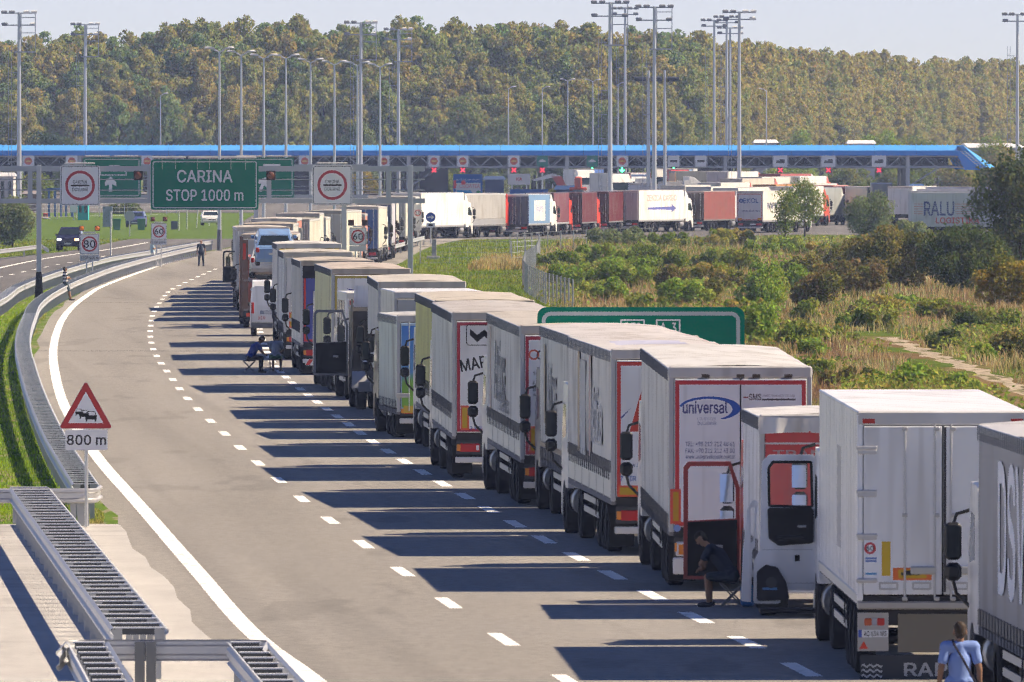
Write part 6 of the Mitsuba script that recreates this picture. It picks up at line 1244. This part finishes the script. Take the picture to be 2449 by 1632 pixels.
    for s in 'LR': add('shoe', blend([limb(V['an' + s] - [0, 0, .035], V['toe' + s] - [0, 0, .0], .05, .04), limb(V['an' + s] - [0, 0, .045], V['an' + s] - [0, 0, .04] - .05 * (V['toe' + s] - V['an' + s]) / np.linalg.norm(V['toe' + s] - V['an' + s]), .042, .042)], .03, 3), 'm_matte', shoes, t, M, True)
    return t
def standing(lean=0.0, fwd=0.0, arms='down', spread=.10):
    """Facing +y. lean: hips pushed back against a rail behind (-y), feet forward."""
    J = {'head': (0, -lean * .95 + fwd, 1.61), 'neck': (0, -lean + fwd, 1.46), 'chest': (0, -lean + .02, 1.24), 'waist': (0, -lean * .95 + .02, 1.02), 'hipL': (-.09, -lean * .85, .90), 'hipR': (.09, -lean * .85, .90)}
    for s, k in (('L', -1), ('R', 1)):
        J.update({'kn' + s: (k * spread, -lean * .38 + .02, .48), 'an' + s: (k * (spread + .02), 0, .08), 'toe' + s: (k * (spread + .05), .15, .035), 'sh' + s: (k * .185, -lean, 1.41)})
        if arms == 'down': J.update({'el' + s: (k * .25, -lean - .03, 1.13), 'wr' + s: (k * .27, -lean + .05, .89)})
        else: J.update({'el' + s: (k * .23, -lean + .06, 1.14), 'wr' + s: (-k * .06, -lean + .25, 1.17 + .03 * k), 'hd' + s: (-k * 1, .1, 0)})
    return J
x, y = site(169, 719); person('man in a black and white striped shirt and shorts leaning on the barrier', TF(x, y, 0, 78), standing(.30, arms='fold'), (.03, .03, .04), (.05, .08, .10), shorts=True, stripes=(.70, .70, .72), skin=(.33, .19, .12))
x, y = site(376, 637); person('man in pale blue shirt and white trousers leaning on the barrier below a sign', TF(x, y, 0, 74), standing(.36, arms='fold'), (.38, .52, .62), (.62, .63, .64), shoes=(.4, .4, .42), skin=(.30, .17, .11), hair=(.05, .03, .02))
x, y = site(481, 637); person('man in dark navy clothes standing alone on the empty lane', TF(x, y, 0, 176), standing(0, arms='down', spread=.13), (.03, .045, .075), (.02, .028, .05), skin=(.38, .21, .14), bald=True)
def seated(z=.46, bend=.25, hands='knee'):
    J = {'hipL': (-.10, 0, z + .06), 'hipR': (.10, 0, z + .06), 'waist': (0, .02 + bend * .25, z + .20), 'chest': (0, bend * .75, z + .42), 'neck': (0, bend * 1.25 + .02, z + .60), 'head': (0, bend * 1.25 + .12, z + .71)}
    for s, k in (('L', -1), ('R', 1)):
        J.update({'kn' + s: (k * .15, .42, z + .06), 'an' + s: (k * .13, .40, .08), 'toe' + s: (k * .15, .55, .035), 'sh' + s: (k * .18, bend * 1.1, z + .54), 'el' + s: (k * .22, bend + .18, z + .28), 'wr' + s: (k * .10, .50, z + .20), 'hd' + s: (-k * .3, 1, -.25)})
    return J
def stool(label, M, z=.44, col=(.03, .03, .035)):
    t = thing('folding_stool', label, 'stool')
    add('seat', box(-.2, .2, -.2, .2, z - .03, z, .01), 'm_matte', col, t, M)
    for sd in (-1, 1):
        for a, b in ((-.2, .2), (.2, -.2)): add('leg', tube([(sd * .18, a, 0), (sd * .18, b, z - .03)], .014, 6), 'm_metal', (.2, .2, .2), t, M)
x, y = site(596, 892); M = TF(x, y, 0, 84); person('man in a blue shirt sitting on a folding stool on the roadway', M, seated(.46, .26), (.02, .05, .26), (.02, .022, .03), short_sleeve=True, skin=(.22, .12, .08), face=(0, 1, -.35)); stool('folding stool with crossed legs under the man in the blue shirt', M)
x, y = site(658, 889); M = TF(x, y, 0, 8); person('man in a grey shirt and green shorts sitting with his back to the camera', M, seated(.46, .16), (.20, .24, .32), (.03, .10, .06), shorts=True, skin=(.26, .15, .10), face=(0, 1, -.3)); stool('folding stool under the man in green shorts', M)
x, y = site(1752, 1452); M = TF(x, y, 0, -82); person('man in navy shirt and shorts bent forward on a stool beside the red door', M, seated(.46, .34), (.012, .018, .045), (.02, .035, .06), shorts=True, shoes=(.05, .05, .06), skin=(.34, .19, .12), face=(0, 1, -.9)); stool('dark folding stool beside the red cab door', M)
t = thing('water_can', 'blue plastic water can standing by the white cab door', 'can'); x, y = site(1788, 1452); add('body', box(x - .12, x + .12, y, y + .2, 0, .38, .04), 'm_satin', (.03, .16, .42), t); add('cap', tube([(x + .05, y + .1, .38), (x + .05, y + .1, .44)], .03, 8), 'm_satin', (.6, .6, .6), t); add('handle', tube([(x - .1, y + .1, .37), (x - .06, y + .1, .44), (x + .0, y + .1, .38)], .012, 6), 'm_satin', (.03, .16, .42), t)
d = 178.0; x = at(2296, d)
J = standing(0, arms='down', spread=.09)
M = TF(x, d, 0, -6); t = person('man in a light blue shirt seen from behind with a dark strap across his back', M, J, (.20, .30, .62), (.03, .035, .06), skin=(.25, .14, .09), hair=(.05, .035, .025), hands=True)
bs = [(-.10, -.02, 1.50), (-.08, -.15, 1.42), (.02, -.175, 1.25), (.13, -.155, 1.05), (.20, -.09, .93), (.22, .02, .9)]
s_ = thing('shoulder_bag', 'dark strap and bag worn by the man in the light blue shirt', 'bag'); add('strap', tube(bs, .016, 6), 'm_matte', (.03, .03, .05), s_, M, 35); add('pouch', box(.17, .27, -.12, .10, .72, .93, .03), 'm_matte', (.02, .02, .03), s_, M)

# ---------------------------------------------------------------- foliage
rng = np.random.default_rng(11)
def leaf_quads(c, nrm, size, col, aspect=.62):
    n = len(c); nrm = nrm / (np.linalg.norm(nrm, axis=1, keepdims=True) + 1e-9)
    r = rng.normal(size=(n, 3)); a = np.cross(nrm, r); a /= np.linalg.norm(a, axis=1, keepdims=True) + 1e-9; b = np.cross(nrm, a)
    s = np.broadcast_to(size, (n,))[:, None] * (.65 + .7 * rng.random((n, 1)))
    v = np.stack([c + a * s, c + b * s * aspect + nrm * s * .12, c - a * s, c - b * s * aspect + nrm * s * .12], 1).reshape(-1, 3)
    i = np.arange(n) * 4
    f = np.vstack([np.stack([i, i + 1, i + 2], 1), np.stack([i, i + 2, i + 3], 1)])
    return v, f, np.repeat(col, 4, axis=0)
def crown(blobs, radii, n, size, pal, jit=.22, shell=.55, per_blob=None, squash=.85, loose=.9):
    blobs, radii = np.asarray(blobs, float), np.asarray(radii, float)
    k = rng.choice(len(blobs), n, p=radii ** 2 / (radii ** 2).sum())
    u = rng.normal(size=(n, 3)); u /= np.linalg.norm(u, axis=1, keepdims=True)
    q = shell + (1.05 - shell) * rng.random(n) ** .7
    q = np.where(rng.random(n) < .10, q * 1.22, q)
    p = blobs[k] + u * (radii[k] * q)[:, None] * [1, 1, squash]
    pal = np.asarray(pal, float); bc = pal[rng.integers(len(pal), size=len(blobs))] if per_blob is None else pal[per_blob]
    col = LEAF * bc[k] * (1 + jit * rng.normal(size=(n, 1))).clip(.4, 1.7) * (1 + .08 * rng.normal(size=(n, 3)))
    return leaf_quads(p, u + loose * rng.normal(size=(n, 3)), size, col.clip(.004, .6))
def ellipsoid_blobs(w, d, h, n, rmin, rmax, z0=.0, top=.0):
    """Clump centres spread through an ellipsoid, thicker towards its outside, with an uneven outline."""
    u = rng.normal(size=(n, 3)); u /= np.linalg.norm(u, axis=1, keepdims=True)
    r = .35 + .65 * rng.random(n) ** .5
    p = u * r[:, None] * np.array([w / 2, d / 2, h / 2]) * .82; p[:, 2] += h / 2 + z0
    rad = rmin + (rmax - rmin) * rng.random(n)
    return p, rad
def limbs(h, r, spread, n, lean=0.0):
    ms = [tube([(0, 0, -.05), (lean * .3, 0, h * .35), (lean * .7, .02, h * .7), (lean, 0, h)], [r, r * .8, r * .55, r * .25], 7)]
    for k in range(n):
        a = rng.random() * 6.28; z = h * (.3 + .55 * rng.random()); L = spread * (.5 + .5 * rng.random())
        ms.append(tube([(lean * z / h, 0, z), (lean * z / h + math.cos(a) * L * .5, math.sin(a) * L * .5, z + L * .45), (lean * z / h + math.cos(a) * L, math.sin(a) * L, z + L * .7)], [r * .45, r * .3, r * .1], 5))
    return cat(ms)
LEAF = np.array([2.45, 2.25, 1.75])
PAL = {'G': [(.105, .165, .034), (.125, .185, .042), (.09, .14, .03), (.145, .185, .048)], 'GO': [(.085, .120, .028), (.11, .13, .035), (.07, .105, .026)], 'GY': [(.14, .15, .035), (.10, .14, .03), (.17, .155, .05)],
       'D': [(.040, .062, .026), (.055, .075, .028), (.065, .082, .032)], 'O': [(.075, .085, .032), (.095, .098, .036), (.06, .075, .03), (.11, .105, .04)], 'B': [(.085, .082, .035), (.072, .084, .03), (.095, .08, .042)], 'S': [(.085, .115, .065), (.10, .13, .07), (.075, .105, .06)],
       'Y': [(.15, .125, .02), (.12, .115, .025), (.09, .10, .025)], 'DK': [(.022, .042, .016), (.035, .055, .018)]}
def shrub(name, label, px, py, wpx, hpx, pal, cat_='shrub', leaf=.13, dens=1.0, group=None, stem=True, depth=1.0, trunk_h=None, d=None, nb=None, z0=None, lean=0.0):
    x, y = site(px, py) if d is None else (at(px, d), d)
    s = FOCAL / y; w, h = wpx / s, hpx / s
    t = thing(name, label, cat_, group)
    zb = (z0 if z0 is not None else .05) * h
    hh = h - zb
    nb = nb or int(10 + 10 * w * hh / 6); nb = min(nb, 60)
    r = min(w, hh) * .5 / max(1, (nb / 7) ** .42)
    bl, rd = ellipsoid_blobs(w, w * .75 * depth, hh, nb, r * .6, r * 1.15, zb)
    area = w * hh
    leaf = max(leaf * .72, 1.5 / s)
    n = int(np.clip(dens * area / (leaf * leaf) * 6.0, 500, 15000))
    v, f, c = crown(bl, rd, n, leaf, PAL[pal])
    v = v[:, :]; v[:, 2] = np.maximum(v[:, 2], .01)
    M = TF(x, y, -.03, 0)
    add('crown', (v, f), 'm_leaf', c, t, M)
    if stem: add('trunk' if trunk_h else 'stem', limbs((trunk_h or h * .6), .03 + .012 * h, w * .3, 6, lean), 'm_matte', (.09, .07, .05), t, M, True)
    return t
KINDS['m_leaf'] = None
def finish(kind, col, _old=finish):
    return 'm_leaf' if kind == 'm_leaf' else _old(kind, col)
# --- scrub on the right: each bush is a thing
bush = [(1432, 642, 190, 60, 'G', 'low bright green weed bush beside the fence top'), (1385, 690, 170, 70, 'G', 'bright green weed bush nearest the wire fence'), (1500, 690, 170, 80, 'G', 'bright green bush right of the fence bush'), (1570, 655, 170, 70, 'GO', 'mid green bush at the top of the green thicket'),
        (1445, 722, 150, 55, 'G', 'low green bush above the left half of the green sign'), (1640, 735, 140, 70, 'G', 'green bush right above the middle of the green sign'), (1700, 690, 150, 60, 'GY', 'yellowish bush above the right part of the green sign'), (1480, 592, 190, 48, 'S', 'pale grey green bush in front of the three red lorries'),
        (1605, 596, 170, 42, 'GO', 'olive green bush in front of the white lorry with the blue arrow'), (1740, 590, 170, 44, 'GY', 'yellow green bush below the brown container lorry'), (1860, 612, 190, 46, 'G', 'low green bush below the sapling'), (1995, 622, 190, 44, 'GY', 'low yellow green bush left of the great olive bush'),
        (1830, 745, 130, 95, 'G', 'fresh green bush just right of the top of the green sign'), (1815, 830, 90, 115, 'G', 'tall green weed bush touching the right edge of the green sign'), (1890, 700, 110, 70, 'G', 'green bush above the tall weed bush'), (1960, 742, 130, 100, 'B', 'brownish dark bush left of the great olive bush'),
        (2050, 708, 190, 95, 'B', 'wide brown green bush at the left foot of the great olive bush'), (2150, 695, 310, 155, 'O', 'great rounded olive bush in the middle of the scrub'), (2010, 660, 120, 60, 'O', 'small olive bush on the left shoulder of the great olive bush'), (2300, 700, 210, 160, 'D', 'dark green bush between the great olive bush and the tree'),
        (2410, 735, 190, 115, 'Y', 'golden olive bush at the right edge'), (2240, 765, 110, 50, 'GO', 'small green bush in front of the great olive bush'), (2340, 800, 110, 60, 'D', 'dark green sprawling bush right of the sandy track'), (2265, 838, 90, 48, 'D', 'dark low bush above the sandy track'),
        (2195, 940, 150, 66, 'G', 'bright fern like bush just above the white refrigerated lorry'), (2100, 935, 100, 46, 'G', 'small green bush left of the fern like bush'), (2300, 945, 90, 52, 'G', 'green bush right of the fern like bush by the track'), (2352, 862, 50, 46, 'G', 'fresh green plant standing on the sandy track side'),
        (1930, 770, 90, 50, 'GO', 'low green bush below the brownish dark bush'), (2075, 790, 170, 50, 'GO', 'wide low bush in the middle of the dry grass'), (1940, 855, 90, 40, 'G', 'small green bush in the straw left of the track'), (1545, 745, 120, 40, 'GO', 'low green bush along the top edge of the green sign'), (2400, 640, 150, 90, 'D', 'dark bush under the tree at the right edge')]
more = []
rb = np.random.default_rng(5)
spots = [(1335, 640), (1360, 668), (1470, 655), (1530, 630), (1600, 690), (1660, 640), (1690, 725), (1740, 640), (1770, 690), (1790, 740), (1850, 655), (1870, 790), (1905, 830), (1930, 660), (1985, 810), (2060, 760), (2110, 745), (2170, 735), (2300, 765), (2390, 790), (2420, 850), (1950, 900), (2040, 925)]
cols = ['GO', 'B', 'GY', 'G', 'B', 'GO', 'O']
words_ = {'GO': 'muted green', 'B': 'brown', 'GY': 'yellow green', 'G': 'leafy green', 'O': 'olive'}
for i, (a, b) in enumerate(spots):
    pl = cols[i % 7]; hw = 'left' if a < 1700 else 'middle' if a < 2060 else 'right'; dp = 'far' if b < 700 else 'central' if b < 830 else 'near'
    more.append((a, b + 6, 95 + 90 * rb.random(), (22 + 26 * rb.random()) * (.6 + b / 1100), pl, f'low {words_[pl]} scrub tuft in the {dp} {hw} part of the dry grass, {i + 1 - spots.index(min(spots, key=lambda q: abs(q[0] - a) + abs(q[1] - b)))} of its patch'))
import collections
seen = collections.Counter()
for i, m_ in enumerate(more):
    base = m_[5].split(',')[0]; seen[base] += 1
    more[i] = m_[:5] + (base,)
for base, n_ in seen.items():
    ix = sorted((i for i, m_ in enumerate(more) if m_[5] == base), key=lambda i: more[i][0])
    for r_, i in enumerate(ix):
        if n_ > 1: more[i] = more[i][:5] + (('leftmost' if r_ == 0 else 'rightmost' if r_ == n_ - 1 else 'middle') + ' ' + base,)
for px, py, w, h, pl, lb in more: shrub('scrub_tuft', lb, px, py, w, h, pl, dens=.9, group='low scrub tufts among the dry grass', stem=False)
for px, py, w, h, pl, lb in bush:
    shrub('scrub_bush', lb, px, py, w, h, pl, dens=1.25 if pl in 'GODY' else 1.0)
shrub('willow_bush', 'tall feathery grey green bush in front of the parked white trailers', 2085, 575, 120, 110, 'S', leaf=.12, dens=1.0)
shrub('willow_bush', 'grey green bush in front of the blue lettered trailer', 2165, 585, 150, 62, 'S', dens=1.0)
shrub('sapling', 'slender green sapling with a bare stem in front of the white red edged lorry', 1925, 580, 105, 150, 'GO', 'tree', dens=.4, trunk_h=3.6, z0=.25)
shrub('sapling', 'thin green sapling left of the bare stemmed one', 1878, 590, 60, 150, 'GO', 'tree', dens=.35, trunk_h=3.4, z0=.2)
shrub('tree', 'dark spreading tree at the right edge with pale stems showing through', 2440, 660, 230, 310, 'D', 'tree', leaf=.16, dens=1.0, trunk_h=5.0, z0=.12, nb=55)
shrub('verge_bush', 'grey green rounded bush at the far left edge', 30, 590, 110, 115, 'S', dens=1.2)
# bushes and trees near the canopy and at the foot of the forest
for px, d, w, top, pl, lb in [(122, 2035, 125, 300, 'DK', 'dark green rounded bush above the canopy between the two left masts'), (862, 2050, 90, 265, 'S', 'grey green tree above the canopy right of the lamp row'), (1212, 2055, 150, 268, 'S', 'pale grey green tree above the middle of the canopy'), (1075, 2040, 60, 300, 'GO', 'small light green bush left of the pale grey green tree'), (1340, 2050, 80, 312, 'DK', 'dark bush above the canopy right of the pale grey green tree'),
                         (1905, 2040, 95, 305, 'G', 'bright green bush above the canopy right of the mast cluster'), (2110, 2045, 100, 292, 'G', 'green tree above the right part of the canopy'), (2190, 2060, 120, 320, 'GO', 'wide green bush above the canopy end'), (2375, 1980, 130, 330, 'GY', 'yellow green tree right of the canopy end'),
                         (2290, 1960, 100, 388, 'GY', 'leafy tree below the folded canopy end'), (1890, 1960, 170, 396, 'G', 'green tree seen below the canopy truss left of the black lorry signs'), (2030, 1965, 150, 398, 'GO', 'broad tree seen below the right part of the truss'), (2150, 1968, 120, 400, 'GO', 'tree below the truss beside the last column'), (1060, 1965, 110, 405, 'GO', 'grey green tree under the canopy behind the tourist billboard'), (1170, 1960, 100, 412, 'S', 'tree under the canopy right of the tourist billboard'),
                         (1338, 1640, 60, 435, 'Y', 'brown yellow bush in front of the sloping red roof'), (870, 1950, 90, 405, 'Y', 'yellowish tree under the canopy behind the gantry'), (82, 1700, 90, 415, 'GO', 'green tree under the canopy at the left'), (300, 1500, 110, 480, 'D', 'dark tree under the big green sign beyond the bins'), (20, 1800, 60, 430, 'GO', 'green tree at the far left below the canopy')]:
    hpx = 352 + EYE * FOCAL / d - top
    shrub('canopy_tree', lb, px, 0, w, hpx, pl, 'tree', leaf=.22, dens=.9, d=d)
# --- forest behind the border station: reads as one mass
FP = [[(.125, .108, .045), (.14, .118, .048), (.115, .104, .042), (.105, .10, .042)], [(.095, .10, .042), (.11, .105, .044), (.09, .096, .04)], [(.142, .113, .05), (.128, .104, .046), (.12, .10, .044)], [(.07, .09, .045), (.08, .096, .046), (.075, .092, .05)], [(.115, .112, .052), (.13, .116, .05), (.10, .102, .044)]]
def forest_tree(k, h, w, nb, n, leaf, pal):
    pal = np.array(pal) * [3.05 / 2.45, 3.4 / 2.25, 2.6 / 1.75]
    bl, rd = ellipsoid_blobs(w, w, h * .84, nb, w * .075, w * .15, h * .14)
    q = (bl[:, 2] - h * .14) / (h * .84); bl[:, :2] *= (1.10 - .22 * np.clip(q - .55, 0, 1) * 2)[:, None]
    v, f, c = crown(bl, rd, n, leaf, pal, .18, .5)
    return v, f, c
NV = 10
for k in range(NV):
    v, f, c = forest_tree(k, 1.0 * 26, 8.2, 80, 6500, .31, FP[k % 5])
    scene[f'forest_tree_shape_{k}'] = {'type': 'shapegroup', 'crown': dict(ply((v, f), 'm_leaf', c)), 'trunk': dict(ply(tube([(0, 0, -.5), (.1, 0, 9), (0, .1, 20)], [.35, .25, .08], 6), 'm_matte', (.10, .085, .07)))}
top_x = [-200, 0, 87, 165, 243, 303, 355, 390, 442, 542, 607, 672, 737, 820, 1017, 1100, 1290, 1416, 1511, 1602, 1680, 1750, 1858, 1988, 2088, 2162, 2300, 2449, 2700]
top_y = [60, 58, 50, 30, 26, 40, 44, 30, 14, 10, 20, 6, 10, 20, 6, 16, 2, 20, 30, 26, 36, 54, 72, 94, 84, 104, 108, 126, 140]
def edge_y(px): return 2150 + max(0.0, px - 1640) ** 1.15 * .30
nt = 0
def plant(px, d, h, k):
    global nt
    x = at(px, d); s = h / 26
    M = TF(x, d, -.05, rng.random() * 360) @ np.diag([s * (.8 + .25 * rng.random()), s * (.8 + .25 * rng.random()), s, 1])
    nt += 1
    scene[f'forest__{nt:03d}'] = {'type': 'instance', 'to_world': T4(M), 'group': {'type': 'ref', 'id': f'forest_tree_shape_{k}'}}
labels['forest'] = {'label': 'tall autumn tinged broadleaf forest rising behind the whole border station', 'category': 'forest', 'kind': 'stuff'}
for row, (dy, lo, hi, step) in enumerate(((0, .46, .64, 36), (8, .58, .76, 38), (17, .70, .87, 38), (28, .84, .95, 34), (40, .92, .99, 27), (50, .93, 1.0, 27))):
    px = -120.0 + row * 17
    while px < 2620:
        ey = edge_y(px); d = ey + dy + rng.normal() * 2.5
        htop = hz(np.interp(px, top_x, top_y), d)
        h = (htop + 1.0) * (lo + (hi - lo) * rng.random())
        right = px > 1650
        k = rng.choice([0, 2, 5, 7, 2, 7, 4] if right else [0, 1, 2, 3, 4, 5, 6, 7, 8, 9])
        plant(px, d, h, int(k))
        px += step * (.75 + .5 * rng.random()) * 2150 / ey
# --- ground cover
def blades(P_, h, w, col, lean=.35):
    """One bent blade per point: two triangles."""
    n = len(P_); a = rng.random(n) * 6.28; ld = rng.random(n) * 6.28
    dx = np.column_stack([np.cos(a), np.sin(a), 0 * a]) * np.broadcast_to(w, (n,))[:, None] * .5
    H = np.broadcast_to(h, (n,)) * (.55 + .8 * rng.random(n)); off = np.column_stack([np.cos(ld), np.sin(ld), 0 * ld]) * (H * lean * rng.random(n))[:, None]
    mid = P_ + off * .35 + np.column_stack([0 * H, 0 * H, H * .6]); tip = P_ + off + np.column_stack([0 * H, 0 * H, H])
    v = np.stack([P_ - dx, P_ + dx, mid + dx * .6, mid - dx * .6, tip], 1).reshape(-1, 3); i = np.arange(n) * 5
    f = np.vstack([np.stack([i, i + 1, i + 2], 1), np.stack([i, i + 2, i + 3], 1), np.stack([i + 3, i + 2, i + 4], 1)])
    return v, f, np.repeat(col, 5, axis=0)
def scatter(n, xf0, xf1, y0, y1):
    """n points between two side lines, thinning out with distance."""
    y = 1 / (1 / y0 + (1 / y1 - 1 / y0) * rng.random(n)); u = rng.random(n)
    x = xf0(y) + (xf1(y) - xf0(y)) * u
    return np.column_stack([x, y, np.full(n, -.03)])
def cover(name, label, P_, h, w, cols, cat_='grass', lean=.35, noise_s=(.5, .12), h_far=0.0):
    q = meshkit.fbm(np.column_stack([P_[:, 0] * noise_s[0], P_[:, 1] * noise_s[1], 0 * P_[:, 0] + len(name)]), 3, 5)
    cols = np.asarray(cols, float); k = np.clip((q - .28) / .44, 0, .999) * (len(cols) - 1); i = k.astype(int); fr = (k - i)[:, None]
    c = LEAF * cols[i] * (1 - fr) + LEAF * cols[np.minimum(i + 1, len(cols) - 1)] * fr; c = c * (1 + .2 * rng.normal(size=(len(P_), 1))).clip(.5, 1.6)
    sc = np.maximum(1, P_[:, 1] / 420) ** .6
    v, f, c2 = blades(P_, h * (.6 + .8 * q) * sc, w * sc, c, lean)
    k = thing(name, label, cat_, kind='stuff')
    scene[k] = dict(ply((v, f), 'm_leaf', c2.clip(.01, .6)))
fence_x = lambda y: np.interp(y, [400, 640, 690, 760, 830, 900, 960, 1010, 1150], [2.2, 2.2, 1.6, .9, .8, 1.7, 2.0, 2.5, 4])
rx = lambda y: right_x(y) + .6
far_r = lambda y: y * .040 + 2
P0 = scatter(52000, lambda y: np.maximum(fence_x(y), rx(y)), far_r, 330, 1140)
STRAW = [(.13, .085, .065), (.18, .12, .085), (.25, .185, .125), (.30, .24, .155), (.22, .175, .105), (.13, .125, .055), (.085, .10, .032)]
trk = np.array(sorted(map(tuple, pth), key=lambda q: q[1]))
off_track = lambda P_: ~((P_[:, 1] < 585) & (P_[:, 1] > 395) & (np.abs(P_[:, 0] - np.interp(P_[:, 1], trk[:, 1], trk[:, 0]) + .75) < 1.35 + .35 * np.sin(P_[:, 1] * .31)))
keep = off_track(P0)
cover('dry_grass', 'straw coloured and brown tall dry grass mixed with weeds on the right', P0[keep], .40, .035, STRAW, lean=.8)
P1 = scatter(26000, lambda y: np.maximum(fence_x(y), rx(y)), far_r, 340, 1140); q = meshkit.fbm(np.column_stack([P1[:, 0] * .35, P1[:, 1] * .05, 0 * P1[:, 0]]), 3, 9); P1 = P1[(q > .57) & off_track(P1)]
n = len(P1); u = rng.normal(size=(n, 3)); u[:, 2] = np.abs(u[:, 2]) + .4; pp = np.repeat(P1, 3, 0) + rng.normal(size=(3 * n, 3)) * [.28, .5, .0] + np.column_stack([0 * rng.random(3 * n), 0 * rng.random(3 * n), .12 + .5 * rng.random(3 * n)])
gc = LEAF * np.array(PAL['G'] + PAL['GO'] + PAL['GY'])[rng.integers(10, size=3 * n)] * (1 + .2 * rng.normal(size=(3 * n, 1))).clip(.5, 1.5)
v, f, c = leaf_quads(pp, np.repeat(u, 3, 0) + .6 * rng.normal(size=(3 * n, 3)), .085 * np.maximum(1, pp[:, 1] / 500), gc)
k = thing('weeds', 'low leafy green weeds in patches between the dry grass on the right', 'weeds', kind='stuff'); scene[k] = dict(ply((v, f), 'm_leaf', c.clip(.01, .6)))
LAWN = [(.065, .115, .014), (.09, .145, .018), (.12, .165, .026), (.15, .165, .04)]
cover('meadow_grass', 'mown bright green grass right of the queue in front of the wire fence', scatter(16000, rx, lambda y: np.minimum(fence_x(y), rx(y) + 14), 560, 1150), .12, .035, LAWN)
Pd = scatter(3000, lambda y: rx(y) + 5, lambda y: fence_x(y) + .5, 880, 950); cover('reed_grass', 'strip of tall dry tan grass along the straight wire fence', Pd, .32, .05, [(.14, .13, .05), (.25, .19, .10), (.30, .22, .13)])
cover('lawn', 'short bright green grass at the left of the long crash barrier', np.vstack([scatter(42000, lambda y: np.maximum(rail_x(y) - 5.5, rail2_x(np.maximum(y, 560)) + .3 if False else rail_x(y) - 5.5), lambda y: rail_x(y) - .05, 288, 640), scatter(4000, lambda y: rail2_x(y) + .3, lambda y: rail_x(y) - .3, 600, 1000)]), .10, .022, [(.10, .18, .008), (.13, .22, .012), (.17, .25, .02), (.13, .21, .014)], noise_s=(1.2, .3))
Pv = scatter(20000, lambda y: rail_x(y) - .05, lambda y: left_asphalt(y) - .30, 288, 950); q = meshkit.fbm(np.column_stack([Pv[:, 0] * 1.6, Pv[:, 1] * .12, 0 * Pv[:, 0]]), 3, 2); Pv = Pv[q < .60]
cover('verge_grass', 'thin green and yellowed grass between the barrier and the white line', Pv, .085, .024, [(.11, .15, .03), (.14, .17, .04), (.20, .185, .08)], noise_s=(1.2, .3))
cover('far_grass', 'green grassy bank beyond the opposite carriageway', scatter(14000, lambda y: -y * .040, lambda y: far_kerb_x(y) - .2, 640, 1180), .07, .06, LAWN)
